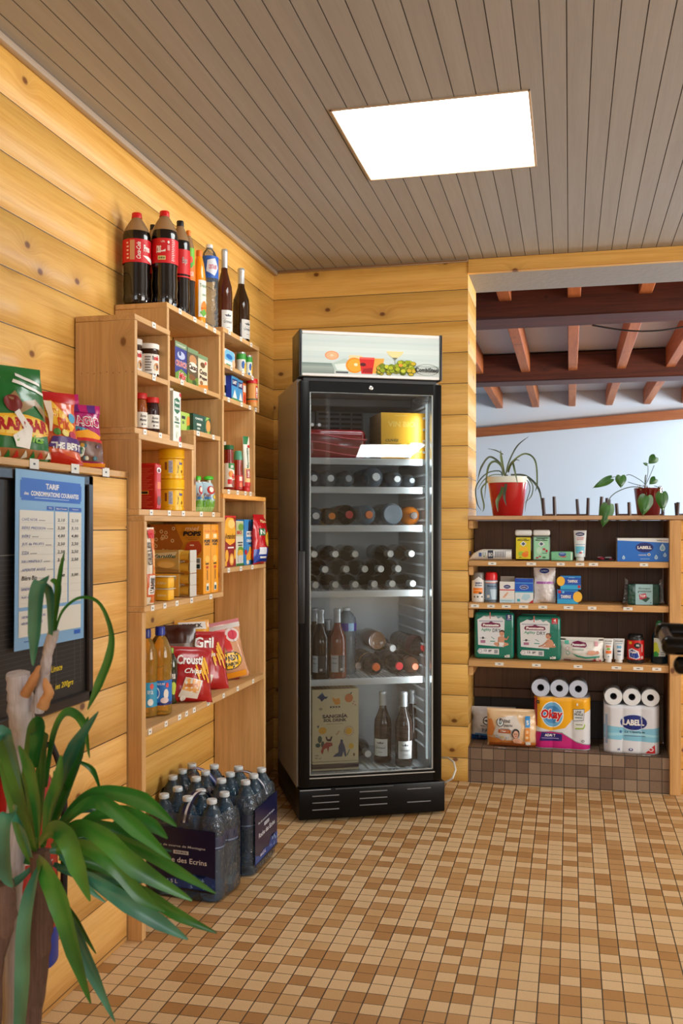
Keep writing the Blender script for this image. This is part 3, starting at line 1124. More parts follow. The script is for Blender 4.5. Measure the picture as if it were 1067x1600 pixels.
# plinth with slots
m = MB()
m.box(0.0, FW + 0.012, 0.004, FD, 0.012, 0.138, blk, 0.006, 2)
m.build('plinth', FR)
m = MB()
for x0, x1, zs in ((0.055, 0.165, (0.105, 0.078, 0.05)), (0.25, 0.365, (0.112, 0.085, 0.058)), (0.45, 0.55, (0.112, 0.058))):
    for z in zs:
        m.box(x0, x1, 0.0015, 0.0045, z, z + 0.004, P((120, 120, 122), 0.3), 0.0005)
m.box(0.005, 0.13, 0.001, 0.004, 0.131, 0.1335, P((170, 170, 172), 0.3))
m.box(0.15, 0.39, 0.001, 0.004, 0.131, 0.1325, P((120, 120, 122), 0.3))
m.build('vent_slots', FR)
for ux in (0.06, 0.54):
    for wy in (0.08, 0.5):
        MB().lathe([(0.018, 0.0), (0.02, 0.004), (0.012, 0.012)], blkm, 14, Matrix.Translation((ux, wy, 0))).build('foot', FR)
# door
D = bpy.data.objects.new('door', None)
COL.objects.link(D)
D.parent = FR
dz0, dz1 = 0.142, 1.772
gx0, gx1, gz0, gz1 = 0.045, 0.560, 0.190, 1.728
m = MB()
m.box(0.003, gx0, 0, 0.045, dz0, dz1, blk, 0.004, 2)
m.box(gx1, FW - 0.004, 0, 0.045, dz0, dz1, blk, 0.004, 2)
m.box(gx0 - 0.002, gx1 + 0.002, 0.001, 0.045, dz0, gz0, blk, 0.002)
m.box(gx0 - 0.002, gx1 + 0.002, 0.001, 0.045, gz1, dz1, blk, 0.002)
m.build('door_frame', D)
m = MB()
for a_ in ((gx0 - 0.001, gx0 + 0.004, gz0, gz1), (gx1 - 0.006, gx1 + 0.001, gz0, gz1), (gx0, gx1, gz0 - 0.001, gz0 + 0.004), (gx0, gx1, gz1 - 0.002, gz1 + 0.001)):
    m.box(a_[0], a_[1], 0.004, 0.040, a_[2], a_[3], P((170, 178, 180), 0.25, 0.6), 0.0005)
m.build('glass_edge_trim', D)
m = MB()
m.box(gx0 - 0.002, gx1 + 0.006, -0.002, 0.0, gz0 - 0.012, gz0 - 0.008, P((200, 204, 206), 0.2, 0.5))
m.build('lower_trim', D)
m = MB()
m.poly([(gx0 + 0.002, 0.012, gz0), (gx1 - 0.002, 0.012, gz0), (gx1 - 0.002, 0.012, gz1), (gx0 + 0.002, 0.012, gz1)], CLEAR((232, 238, 240), 0.0, 0.003, 1.72))
m.build('glass_pane', D)
m = MB()
m.box(-0.002, 0.024, -0.003, 0.006, 0.80, 1.09, blkm, 0.003, 2)
m.build('handle', D)
m = MB()
m.lathe([(0.0085, 0), (0.0085, 0.003), (0.004, 0.004), (0.0038, 0.002)], P((200, 200, 196), 0.25, 0.9), 18, Matrix.Translation((0.296, 0.001, 1.750)) @ Matrix.Rotation(R(90), 4, 'X'))
m.build('lock', D)


def oval(cx, cy, rx, ry, t, c, n=36):
    out = []
    for k in range(n):
        a0_, a1_ = 2 * PI * k / n, 2 * PI * (k + 1) / n
        out.append(Pg([(cx + rx * math.cos(a0_), cy + ry * math.sin(a0_)), (cx + rx * math.cos(a1_), cy + ry * math.sin(a1_)),
                       (cx + (rx - t) * math.cos(a1_), cy + (ry - t * rx / rx * 1.3) * math.sin(a1_)), (cx + (rx - t) * math.cos(a0_), cy + (ry - t * 1.3) * math.sin(a0_))], c))
    return out


deco(D, 'glass_logo', plane_map((gx1 - 0.085, 0.011, gz1 - 0.038), (1, 0, 0), (0, 0, 1)), 0.075, 0.028,
     [Tx('CombiSteel', 0.5, 0.5, 0.9, 0.34, (34, 34, 38))] + oval(0.5, 0.5, 0.5, 0.5, 0.03, (34, 34, 38), 28), off=0.0004, lay=0)
# header with its printed picture
H_ = bpy.data.objects.new('header_box', None)
COL.objects.link(H_)
H_.parent = FR
m = MB()
m.box(0.012, 0.586, 0.012, 0.16, 1.79, 1.973, P((60, 62, 64), 0.4), 0.003)
for a_ in ((0.0, 0.0125), (0.5855, 0.598)):
    m.box(a_[0], a_[1], -0.004, 0.165, 1.787, 1.976, blk, 0.004, 2)
m.build('header_shell', H_)
m = MB()
al = P((232, 234, 234), 0.25)
m.box(0.0125, 0.5855, -0.002, 0.012, 1.959, 1.973, al, 0.002)
m.box(0.0125, 0.5855, -0.002, 0.012, 1.791, 1.803, al, 0.002)
m.build('header_trim', H_)
MB().box(0.02, 0.58, 0.02, 0.1, 1.772, 1.789, P((70, 72, 76), 0.4), 0.003).build('hinge_bar', FR)
gs = [(214, 228, 226), (206, 222, 221), (200, 217, 217), (206, 221, 220), (216, 229, 228)]
els = [Rc(0, 0, 1, 1, (210, 225, 224))]
for k in range(12):
    els.append(Rc(0, 0.27 + k * 0.06, 1, 0.27 + (k + 1) * 0.06 + 0.004, gs[int(abs(k - 5.5) / 1.4)]))
for k in range(6):
    els.append(Rc(0, k * 0.045, 1, (k + 1) * 0.045, [(132, 148, 142), (140, 156, 150), (150, 165, 159), (158, 172, 167), (140, 158, 152), (124, 146, 140)][k]))
els.append(Rc(0.23, 0.0, 1.0, 0.26, (196, 206, 203)))
# tumbler with grapefruit slice, juices, coupe, grapes
els += [Pg([(0.21, 0.26), (0.24, 0.07), (0.31, 0.03), (0.35, 0.05), (0.36, 0.35), (0.3, 0.40)], (184, 204, 196)), Pg([(0.23, 0.24), (0.25, 0.1), (0.34, 0.08), (0.35, 0.3)], (222, 234, 230)),
        El(0.212, 0.47, 0.05, 0.115, (243, 158, 110)), El(0.212, 0.47, 0.042, 0.095, (250, 184, 140)), El(0.212, 0.47, 0.012, 0.03, (246, 214, 180)),
        Rc(0.24, 0.02, 0.33, 0.06, (70, 70, 84)),
        Rc(0.335, 0.35, 0.43, 0.49, (244, 214, 164)), El(0.375, 0.23, 0.063, 0.2, (244, 142, 22)), El(0.378, 0.23, 0.054, 0.165, (250, 168, 46)), El(0.385, 0.25, 0.014, 0.04, (252, 226, 180)),
        Pg([(0.505, 0.04), (0.59, 0.42), (0.52, 0.42)], (246, 170, 70)), Pg([(0.505, 0.04), (0.57, 0.04), (0.592, 0.43), (0.51, 0.43)], (245, 172, 74)),
        Pg([(0.425, 0.02), (0.505, 0.02), (0.522, 0.43), (0.41, 0.43)], (214, 40, 36)), Rc(0.413, 0.40, 0.52, 0.45, (236, 96, 84)), Pg([(0.432, 0.05), (0.50, 0.05), (0.505, 0.18), (0.44, 0.15)], (160, 20, 26)),
        El(0.436, 0.26, 0.022, 0.045, (84, 14, 22)),
        Pg([(0.605, 0.63), (0.735, 0.63), (0.715, 0.53), (0.69, 0.47), (0.65, 0.47), (0.625, 0.53)], (244, 220, 160)), Rc(0.668, 0.30, 0.672, 0.46, (130, 140, 132)), Pg([(0.65, 0.47), (0.69, 0.47), (0.672, 0.40), (0.668, 0.40)], (120, 126, 104))]
random.seed(3)
for k in range(56):
    gx = random.uniform(0.55, 0.815)
    gy = random.uniform(0.05, 0.25 + 0.10 * (gx > 0.70))
    cc = random.choice([(176, 186, 34), (194, 200, 52), (148, 166, 26), (204, 176, 44), (120, 140, 30)])
    els += [El(gx, gy, 0.022, 0.062, (88, 104, 20), 12), El(gx, gy + 0.006, 0.018, 0.05, cc, 12)]
els.append(El(0.71, 0.27, 0.016, 0.04, (232, 150, 60), 12))
els.append(Tx('CombiSteel', 0.905, 0.17, 0.17, 0.12, (16, 20, 24), bold=0.03))
els += oval(0.905, 0.17, 0.088, 0.15, 0.005, (16, 20, 24))
deco(H_, 'header_picture', plane_map((0.0125, 0.0, 1.803), (1, 0, 0), (0, 0, 1)), 0.573, 0.156, els, off=0.0, lay=0.00004, rough=0.25)
# power cable
m = MB()
pts = []
for (px, py, w) in ((690, 1184, 0.5), (700, 1184, 0.42), (709, 1191, 0.36), (712, 1203, 0.32), (707, 1216, 0.3), (697, 1222, 0.32), (690, 1222, 0.4)):
    u, z = fpx(px, py, w)
    pts.append((u, w, z))
m.tube(pts, 0.0042, P((226, 226, 220), 0.4), 8)
m.build('power_cable', FR)

# ================================================================== PRODUCTS ON THE LEFT
Q = R(90)
ZE, ZF = 1.8915, 1.9095


def fitc(a_, b_, ytop, Xf, z0):
    y0, y1 = onX(a_, 800, Xf).y, onX(b_, 800, Xf).y
    return (y0 + y1) / 2, (y1 - y0), onX((a_ + b_) / 2, ytop, Xf).z - z0


def fitv(a_, b_, ytop, Xc, z0):
    p = onX((a_ + b_) / 2, ytop, Xc)
    d_ = -p.x * _s + p.y * _c
    return p.y, (b_ - a_) / 2 / F * d_, p.z - z0


def cart(name, label, cat, a_, b_, ytop, Xf, z0, d, base, front=None, side=None, **k):
    y, w, h = fitc(a_, b_, ytop, Xf, z0)
    return carton(name, label, cat, (Xf - d / 2, y, z0 + 0.0004), Q, w, d, h, base, front, side, **k)


WHT, BLK, RED, YEL, BLU, GRN, ORG = (240, 238, 232), (18, 16, 18), (206, 22, 28), (246, 194, 24), (30, 84, 190), (22, 120, 60), (240, 140, 26)
cola = P((14, 6, 5), 0.08, coat=0.5)


def soda(label, px0, px1, ytop, Xc, rz, capc, lab, z0=ZE, name='cola_bottle', fill=None, neckc=None, els=(), z_l=(0.44, 0.69), group=None, labp='label', seg=28):
    y, r_, h_ = fitv(px0, px1, ytop, Xc, z0)
    fm_ = fill or cola
    nk = neckc or CLEAR((206, 176, 138), 0.55, 0.08, body=(196, 160, 118))
    prof = [(r_ * 0.55, 0.0), (r_ * 0.86, h_ * 0.012), (r_ * 0.98, h_ * 0.06), (r_ * 0.93, h_ * 0.13), (r_ * 0.97, h_ * 0.22), (r_ * 0.93, h_ * 0.36), (r_ * 0.98, h_ * 0.47), (r_, h_ * 0.44), (r_, h_ * 0.69), (r_ * 0.985, h_ * 0.745), (r_ * 0.93, h_ * 0.785)]
    prof2 = [(r_ * 0.93, h_ * 0.785), (r_ * 0.80, h_ * 0.83), (r_ * 0.60, h_ * 0.885), (r_ * 0.37, h_ * 0.935), (r_ * 0.31, h_ * 0.955)]
    cap = [(r_ * 0.34, h_ * 0.955), (r_ * 0.36, h_ * 0.957), (r_ * 0.36, h_ * 0.992), (r_ * 0.33, h_), (0.0001, h_)]
    ring = [(r_ * 0.37, h_ * 0.942), (r_ * 0.385, h_ * 0.945), (r_ * 0.385, h_ * 0.952), (r_ * 0.35, h_ * 0.954)]
    t = vessel(name, label, 'bottle', (Xc, y, z0 + 0.0004), rz, [('bottle_body', prof, fm_), ('neck', prof2, nk), ('cap', cap, P(capc, 0.35)), ('cap_ring', ring, P(capc, 0.35))],
               [(labp, r_ * 1.005, h_ * z_l[0], h_ * z_l[1], lab, els)], group=group, seg=seg)
    return t


cream = (238, 222, 190)
ce1 = [Rc(0.40, 0.1, 0.455, 0.94, (206, 150, 110)), Tx('Coca-Cola', 0.497, 0.5, 0.72, 0.05, WHT, 0.3, 0.02, 90), Pg([(0.545, 0.30), (0.62, 0.12), (0.70, 0.02), (0.70, 0.2), (0.62, 0.30)], WHT), Tx('Pres', 0.60, 0.62, 0.085, 0.30, WHT, 0, 0.03)] + Lines(0.36, 0.1, 0.39, 0.9, 5, (240, 200, 190))
soda('large dark cola bottle with red cap, leftmost of the row on top of the shelves', 192, 235.5, 334, -1.345, R(33), (214, 26, 28), (206, 20, 34), els=ce1)
soda('dark cola bottle with black cap, behind the two red-capped bottles at the left', 222, 248, 349, -1.352, R(30), BLK, (190, 18, 30)).location.y += 0.02
ce2 = [Tx('1,25L', 0.47, 0.86, 0.05, 0.08, WHT), Tx('res', 0.42, 0.55, 0.06, 0.30, WHT, 0.2, 0.03), Pg([(0.40, 0.42), (0.50, 0.46), (0.50, 0.56), (0.47, 0.50), (0.40, 0.47)], WHT), Rc(0.41, 0.12, 0.50, 0.28, (222, 214, 140)), Rc(0.42, 0.16, 0.49, 0.24, (120, 110, 60)), El(0.535, 0.84, 0.012, 0.06, WHT), Rc(0.52, 0.5, 0.55, 0.72, (226, 150, 150))] + Lines(0.57, 0.08, 0.61, 0.95, 12, (240, 190, 190))
soda('large dark cola bottle with red cap, right in front of the second black cap', 236, 278, 331, -1.275, R(28), (214, 26, 28), (210, 20, 30), els=ce2)
ce3 = [Tx('Equ', 0.54, 0.52, 0.085, 0.30, WHT, 0, 0.03), Tx('Equ', 0.538, 0.525, 0.08, 0.27, BLK, 0, 0.0), Rc(0, -0.14, 1, -0.08, (206, 20, 28))]
soda('dark cola bottle with black cap and a half-seen red label, before the iced tea', 266, 297, 346, -1.285, R(35), BLK, (206, 20, 28), els=ce3)
te = [Pg([(0.38, 0.3), (0.62, 0.5), (0.62, 1), (0.38, 1)], (110, 190, 40)), El(0.52, 0.62, 0.04, 0.12, (230, 60, 30)), Tx('PECHE', 0.53, 0.2, 0.1, 0.14, WHT), Pg([(0.45, 0.3), (0.55, 0.42), (0.56, 0.58), (0.48, 0.5)], (60, 160, 40))]
soda('dark iced tea bottle with orange cap and a green and orange label', 284, 305, 361, -1.283, R(40), (244, 130, 30), (242, 120, 30), els=te, name='iced_tea_bottle', fill=P((22, 9, 5), 0.1, coat=0.4), z_l=(0.45, 0.80))
# orange juice bottle
y, r_, h_ = fitv(301, 321.5, 392, -1.272, ZE)
ojm = P((248, 150, 10), 0.18, coat=0.5)
vessel('juice_bottle', 'orange juice bottle with a white and green fruit label', 'bottle', (-1.272, y, ZE + 0.0004), R(70),
       [('bottle_body', [(r_ * 0.8, 0), (r_ * 0.97, h_ * 0.02), (r_ * 0.97, h_ * 0.1), (r_ * 0.92, h_ * 0.16), (r_, h_ * 0.3), (r_, h_ * 0.58), (r_ * 0.98, h_ * 0.66), (r_ * 0.72, h_ * 0.82), (r_ * 0.46, h_ * 0.92)], ojm),
        ('cap', [(r_ * 0.47, h_ * 0.92), (r_ * 0.5, h_ * 0.925), (r_ * 0.5, h_ * 0.99), (r_ * 0.45, h_), (0.0001, h_)], P((240, 120, 24), 0.35))],
       [('label', r_ * 1.01, h_ * 0.12, h_ * 0.60, (238, 240, 226), [Tx('Tropicana', 0.5, 0.84, 0.8, 0.13, (16, 110, 60)), El(0.5, 0.24, 0.3, 0.2, (244, 130, 20)), Pg([(0.1, 0.12), (0.4, 0.0), (0.8, 0.12), (0.5, 0.22)], (90, 170, 50)), Tx('ORANGE', 0.5, 0.60, 0.4, 0.06, (60, 130, 70))], 1.9)])


def pet(label, x, y, z0, r_, h_, rz, capc, lab, els=(), tint=(206, 224, 236), group=None, z_l=(0.62, 0.80), name='water_bottle', rotx=0.0, ribs=(0.1, 0.58, 9), labspan=6.25, alpha=0.16, loc=None):
    prof = [(r_ * 0.5, 0.004), (r_ * 0.85, 0), (r_ * 0.97, h_ * 0.03)]
    a_, b_, n_ = ribs
    for k in range(n_):
        q = a_ + (b_ - a_) * k / n_
        q2 = a_ + (b_ - a_) * (k + 0.5) / n_
        prof += [(r_, h_ * q), (r_ * 0.94, h_ * q2)]
    prof += [(r_, h_ * b_), (r_, h_ * 0.80), (r_ * 0.92, h_ * 0.85), (r_ * 0.66, h_ * 0.915), (r_ * 0.36, h_ * 0.955), (r_ * 0.34, h_ * 0.965)]
    cap = [(r_ * 0.36, h_ * 0.962), (r_ * 0.39, h_ * 0.964), (r_ * 0.39, h_ * 0.992), (r_ * 0.36, h_), (0.0001, h_)]
    bands = [('label', r_ * 1.012, h_ * z_l[0], h_ * z_l[1], lab, els, labspan)] if lab else []
    return vessel(name, label, 'bottle', loc or (x, y, z0 + 0.0004), rz, [('bottle_body', prof, CLEAR(tint, alpha, 0.05, 1.5, bump=0.3, body=(190, 210, 225) if alpha < 0.5 else tint)), ('cap', cap, P(capc, 0.4))], bands, group=group, seg=22, rotx=rotx)


y, r_, h_ = fitv(313, 341, 383, -1.300, ZE)
pet('clear still water bottle with white cap and blue label on the shelf top', -1.300, y, ZE, r_, h_, R(38), (240, 240, 240), (40, 96, 190), [Pg([(0.40, 0.3), (0.55, 0.1), (0.64, 0.5), (0.56, 0.9), (0.42, 0.8)], (220, 228, 240)), Tx('CRISTALINE', 0.52, 0.5, 0.15, 0.2, (214, 50, 80))], z_l=(0.62, 0.86), tint=(236, 238, 236), alpha=0.12)


def wine(name, label, x, y, z0, r_, h_, rz, glass, lab=(232, 232, 228), els=None, foil=(196, 200, 202), rotx=0.0, group=None, labspan=1.7, a0=0.0, lz=(0.10, 0.34), loc=None, seg=24, bandc=None, roty=0.0):
    prof = [(r_ * 0.6, 0.006), (r_ * 0.9, 0.0), (r_, h_ * 0.02), (r_, h_ * 0.52), (r_ * 0.93, h_ * 0.60), (r_ * 0.66, h_ * 0.68), (r_ * 0.42, h_ * 0.76), (r_ * 0.37, h_ * 0.82)]
    cap = [(r_ * 0.385, h_ * 0.80), (r_ * 0.40, h_ * 0.802), (r_ * 0.40, h_ * 0.955), (r_ * 0.43, h_ * 0.96), (r_ * 0.43, h_ * 0.985), (r_ * 0.37, h_), (r_ * 0.26, h_), (r_ * 0.24, h_ * 0.996), (0.0001, h_ * 0.996)]
    e_ = els if els is not None else [Pg([(0.2, 0.80), (0.35, 0.72), (0.5, 0.86), (0.65, 0.72), (0.8, 0.80), (0.5, 0.74)], (90, 100, 110)), Tx('Grimaud', 0.5, 0.5, 0.7, 0.14, (110, 114, 120), 0.3), Rc(0.35, 0.22, 0.65, 0.25, (150, 150, 150)), Rc(0.1, 0.62, 0.9, 0.63, (170, 170, 170))]
    bands = [('label', r_ * 1.01, h_ * lz[0], h_ * lz[1], lab, e_, labspan, a0)] if lab else []
    t = vessel(name, label, 'bottle', loc or (x, y, z0 + 0.0004), rz, [('bottle_body', prof, glass), ('foil', cap, P(foil, 0.3, 0.35))], bands, group=group, seg=seg, rotx=rotx, roty=roty)
    return t


rose = CLEAR((150, 92, 56), 0.45, 0.03, 1.6, body=(104, 52, 30))
amber = CLEAR((110, 70, 30), 0.62, 0.03, 1.6, body=(66, 40, 14))
y, r_, h_ = fitv(338, 363, 391, -1.292, ZE)
wine('wine_bottle', 'rosé wine bottle with silver foil, beside the clear water bottle on the shelf top', -1.292, y, ZE, r_, h_ + 0.002, R(50), rose)
y, r_, h_ = fitv(363.5, 390, 420, -1.29, ZF)
wine('wine_bottle', 'brown wine bottle with silver foil, rightmost of the row on top of the shelves', -1.29, y, ZF, r_, h_, R(72), amber)

# chocolate spread jars
def spread(label, a_, b_, ytop, Xc, group=None):
    z0 = 1.6425
    y, r_, h_ = fitv(a_, b_, ytop, Xc, z0)
    return vessel('spread_jar', label, 'jar', (Xc, y, z0 + 0.0004), R(55),
                  [('jar_body', [(r_ * 0.85, 0), (r_ * 0.93, h_ * 0.06), (r_ * 0.96, h_ * 0.3), (r_, h_ * 0.80), (r_ * 0.94, h_ * 0.84)], P((52, 26, 14), 0.12, coat=0.5)),
                   ('lid', [(r_ * 0.98, h_ * 0.85), (r_ * 1.02, h_ * 0.86), (r_ * 1.02, h_ * 0.985), (r_ * 0.97, h_), (0.0001, h_)], P(WHT, 0.4))],
                  [('label', r_ * 0.985, h_ * 0.14, h_ * 0.70, (232, 228, 220), [Tx('n', 0.485, 0.80, 0.022, 0.2, BLK, 0, 0.04), Tx('utella', 0.545, 0.80, 0.10, 0.24, (214, 20, 36), 0, 0.04), El(0.55, 0.36, 0.05, 0.2, (196, 130, 70)), El(0.555, 0.36, 0.03, 0.1, (90, 46, 20)), El(0.52, 0.3, 0.02, 0.12, (220, 190, 140))] + Lines(0.36, 0.1, 0.46, 0.9, 6, (110, 104, 98)))], group=group)


spread('jar of hazelnut chocolate spread with white lid, fully visible in the leftmost box', 216, 248.5, 539, -1.268)
spread('white-lidded spread jar almost hidden behind the leftmost box side', 196, 222, 531, -1.300)


def jam(label, a_, b_, ytop, Xc, jc, z0=1.4745):
    y, r_, h_ = fitv(a_, b_, ytop, Xc, z0)
    return vessel('jam_jar', label, 'jar', (Xc, y, z0 + 0.0004), R(52),
                  [('jar_body', [(r_ * 0.85, 0), (r_ * 0.97, h_ * 0.03), (r_, h_ * 0.2), (r_, h_ * 0.62), (r_ * 0.95, h_ * 0.74), (r_ * 0.84, h_ * 0.84)], P(jc, 0.08, coat=0.6)),
                   ('lid', [(r_ * 0.86, h_ * 0.85), (r_ * 0.94, h_ * 0.86), (r_ * 0.96, h_ * 0.97), (r_ * 0.9, h_), (0.0001, h_)], P((206, 34, 34), 0.35))],
                  [('label', r_ * 1.01, h_ * 0.14, h_ * 0.52, (232, 230, 222), [Tx('Bonne', 0.5, 0.76, 0.14, 0.2, (60, 50, 50), 0.3), Tx('Maman', 0.5, 0.5, 0.16, 0.2, (60, 50, 50), 0.3), El(0.47, 0.2, 0.015, 0.08, (80, 60, 60)), Rc(0.5, 0.18, 0.57, 0.22, (90, 80, 80))])])


jam('amber apricot jam jar with red lid, left jar in the leftmost box', 208, 230, 615, -1.285, (150, 74, 16))
jam('dark berry jam jar with red lid, right jar in the leftmost box', 225, 249, 622, -1.262, (44, 12, 20))
# cereal pouches in the top box
Xc_ = -1.25
cart('cereal_box', 'blue cereal box with red letters, left of the three upper cereal boxes', 'cereal box', 273.5, 292, 536, Xc_, 1.6645, 0.06, (50, 56, 140),
     [Rc(0, 0.86, 1, 1, (120, 150, 110)), Tx('CHOCOLAT', 0.5, 0.92, 0.8, 0.05, WHT), El(0.5, 0.68, 0.32, 0.1, (190, 200, 230)), El(0.4, 0.72, 0.1, 0.06, (40, 60, 130)), Tx('CRUNCH', 0.5, 0.46, 0.95, 0.15, WHT, 0.1, 0.06), Tx('CRUNCH', 0.5, 0.46, 0.92, 0.13, (206, 30, 50), 0.1, 0.02), Pg([(0, 0), (1, 0), (1, 0.24), (0.5, 0.34), (0, 0.2)], (110, 150, 50)), Tx('Mix', 0.6, 0.16, 0.66, 0.2, WHT, 0.15, 0.07), Tx('Mix', 0.6, 0.16, 0.6, 0.17, (206, 24, 34), 0.15, 0.04)], [Rc(0, 0, 1, 1, (150, 96, 50))])
cart('cereal_box', 'brown and green cereal box, middle of the three upper cereal boxes', 'cereal box', 293, 309.5, 546, Xc_, 1.6645, 0.06, (92, 80, 56),
     [Rc(0, 0.88, 1, 1, (120, 150, 110)), El(0.5, 0.70, 0.35, 0.14, (196, 140, 90)), El(0.5, 0.52, 0.42, 0.13, (236, 230, 214)), Tx('Cacao', 0.5, 0.52, 0.85, 0.15, (60, 30, 14), 0.2, 0.05), Pg([(0, 0), (1, 0), (1, 0.3), (0.5, 0.2), (0, 0.34)], (110, 140, 50)), El(0.4, 0.24, 0.3, 0.08, (130, 80, 40)), El(0.62, 0.12, 0.2, 0.07, (60, 90, 36))])
cart('cereal_box', 'pale cream cereal box, right of the three upper cereal boxes', 'cereal box', 310, 324.5, 556, Xc_, 1.6645, 0.06, (232, 216, 186),
     [Rc(0, 0.88, 1, 1, (120, 150, 110)), El(0.45, 0.72, 0.25, 0.08, (110, 70, 36)), Tx('Coco', 0.5, 0.52, 0.8, 0.15, (50, 26, 14), 0.1, 0.05), Tx('Pops', 0.5, 0.34, 0.8, 0.13, (50, 26, 14), 0.1, 0.05), Pg([(0, 0), (1, 0), (1, 0.2), (0, 0.12)], (224, 140, 50)), El(0.3, 0.2, 0.16, 0.06, (150, 100, 50)), El(0.75, 0.8, 0.08, 0.05, (220, 60, 50))])
# cartons under them
zt = 1.4565
cart('drink_carton', 'white and green drink carton with a pale cap, behind the front carton', 'carton', 262, 271, 606, -1.262, zt, 0.06, (236, 236, 224), [Rc(0, 0.55, 1, 0.8, (20, 130, 60)), Rc(0, 0.84, 1, 0.94, (240, 130, 40))])
t = cart('drink_carton', 'tall white carton with a dark green shield, standing at the shelf edge', 'carton', 270.5, 282.5, 612, -1.228, zt, 0.07, (238, 238, 226),
         [Pg([(0.15, 0.62), (0.5, 0.56), (0.85, 0.62), (0.85, 0.84), (0.5, 0.88), (0.15, 0.84)], (16, 96, 50)), Tx('Sans', 0.5, 0.79, 0.55, 0.06, WHT, 0, 0.05), Tx('Sucre', 0.5, 0.68, 0.6, 0.06, WHT, 0, 0.05), Tx('Thé', 0.45, 0.47, 0.5, 0.08, (60, 110, 70), 0.2), Rc(0.15, 0.38, 0.8, 0.41, (30, 100, 60)), Rc(0.3, 0.3, 0.7, 0.35, (170, 190, 160)), El(0.5, 0.16, 0.14, 0.07, (210, 220, 200)), El(0.88, 0.08, 0.12, 0.06, (206, 40, 40)), El(0.88, 0.95, 0.1, 0.04, (206, 40, 60))],
         [Rc(0, 0, 1, 1, (232, 230, 214)), Rc(0.2, 0.6, 0.8, 0.82, (30, 120, 60))])
zt = 1.5065
cart('tea_box', 'light green box beside the tall white carton', 'box', 283, 298.5, 645, -1.245, zt, 0.08, (178, 210, 90),
     [Rc(0.05, 0.62, 0.4, 0.78, BLK), Rc(0.1, 0.35, 0.3, 0.5, (90, 120, 60)), El(0.72, 0.5, 0.2, 0.34, (236, 150, 60)), Pg([(0.5, 0.05), (0.95, 0.1), (0.9, 0.4), (0.6, 0.3)], (70, 140, 40))])
cart('tea_box', 'dark green box beside the light green one', 'box', 302, 319, 648, -1.232, zt, 0.09, (10, 74, 56),
     [Rc(0.15, 0.68, 0.9, 0.86, (30, 90, 74)), Tx('CARTE', 0.5, 0.77, 0.66, 0.1, WHT, 0, 0.04), Rc(0.3, 0.4, 0.7, 0.52, (214, 220, 210)), Rc(0.35, 0.2, 0.6, 0.3, (190, 200, 190))], [Rc(0, 0, 1, 1, (8, 60, 46)), Rc(0.3, 0.2, 0.7, 0.8, (10, 50, 40))])['label'] = 'dark green box with white lettering, right of the light green box'
cart('tea_box', 'green box with an orange fruit picture, rightmost on the shelf above the pouches', 'box', 319.5, 329, 652, -1.236, zt, 0.07, (16, 92, 66), [El(0.6, 0.5, 0.35, 0.34, (240, 160, 80)), Pg([(0.1, 0.0), (0.9, 0.05), (0.7, 0.3)], (150, 190, 60)), Pg([(0.1, 0.75), (0.8, 0.95), (0.3, 0.98)], (150, 200, 90))])

# right upper box: tubs and tins, then small cartons and a red-lidded jar
zt = 1.7805
y, w_, h_ = fitc(350, 369.5, 545, -1.248, zt)
t = thing('butter_tub', 'blue and white tub with rounded corners in the upper right box', 'tub', (-1.29, y, zt + 0.0004), Q)
MB().box(-w_ / 2, w_ / 2, -0.04, 0.04, 0, h_, P((238, 240, 240), 0.35), 0.016, 4).build('tub', t)
deco(t, 'lid_print', plane_map((-w_ / 2, -0.04, 0), (1, 0, 0), (0, 0, 1)), w_, h_, [Pg([(0.2, 0.9), (0.8, 0.9), (0.88, 0.7), (0.88, 0.4), (0.1, 0.4), (0.1, 0.75)], (120, 190, 226)), El(0.45, 0.6, 0.25, 0.12, (30, 110, 190)), Rc(0.2, 0.14, 0.6, 0.24, (60, 150, 80)), El(0.8, 0.35, 0.12, 0.2, (240, 190, 150))])
for i, (a_, b_, yt, xc) in enumerate([(369.5, 384, 551, -1.256), (383.5, 394, 556, -1.238)]):
    y, r_, h_ = fitv(a_, b_, yt, xc, zt)
    vessel('food_tin', ['green and white tin right of the blue tub', 'smaller green and yellow tin at the right end of the upper right box'][i], 'tin', (xc, y, zt + 0.0004), R(60),
           [('can', [(r_ * 0.96, 0), (r_, 0.002), (r_, h_ * 0.94), (r_ * 0.94, h_), (0.0001, h_)], P((200, 206, 204), 0.25, 0.6))],
           [('label', r_ * 1.005, h_ * 0.06, h_ * 0.92, (236, 238, 228), [Rc(0, 0.72, 1, 1, (60, 160, 60)), El(0.46, 0.45, 0.06, 0.2, (30, 90, 170)), El(0.56, 0.3, 0.06, 0.25, (246, 196, 60)), Rc(0.36, 0.0, 0.44, 0.14, (40, 120, 180)), El(0.60, 0.7, 0.04, 0.16, (80, 170, 60))])])
zt = 1.662
cart('small_box', 'white box partly hidden behind the left edge of the right upper box', 'box', 348, 354.5, 586, -1.258, zt, 0.06, (226, 228, 222), [Rc(0.4, 0.3, 0.8, 0.6, BLK), Rc(0.4, 0.1, 0.8, 0.2, (90, 150, 80))])
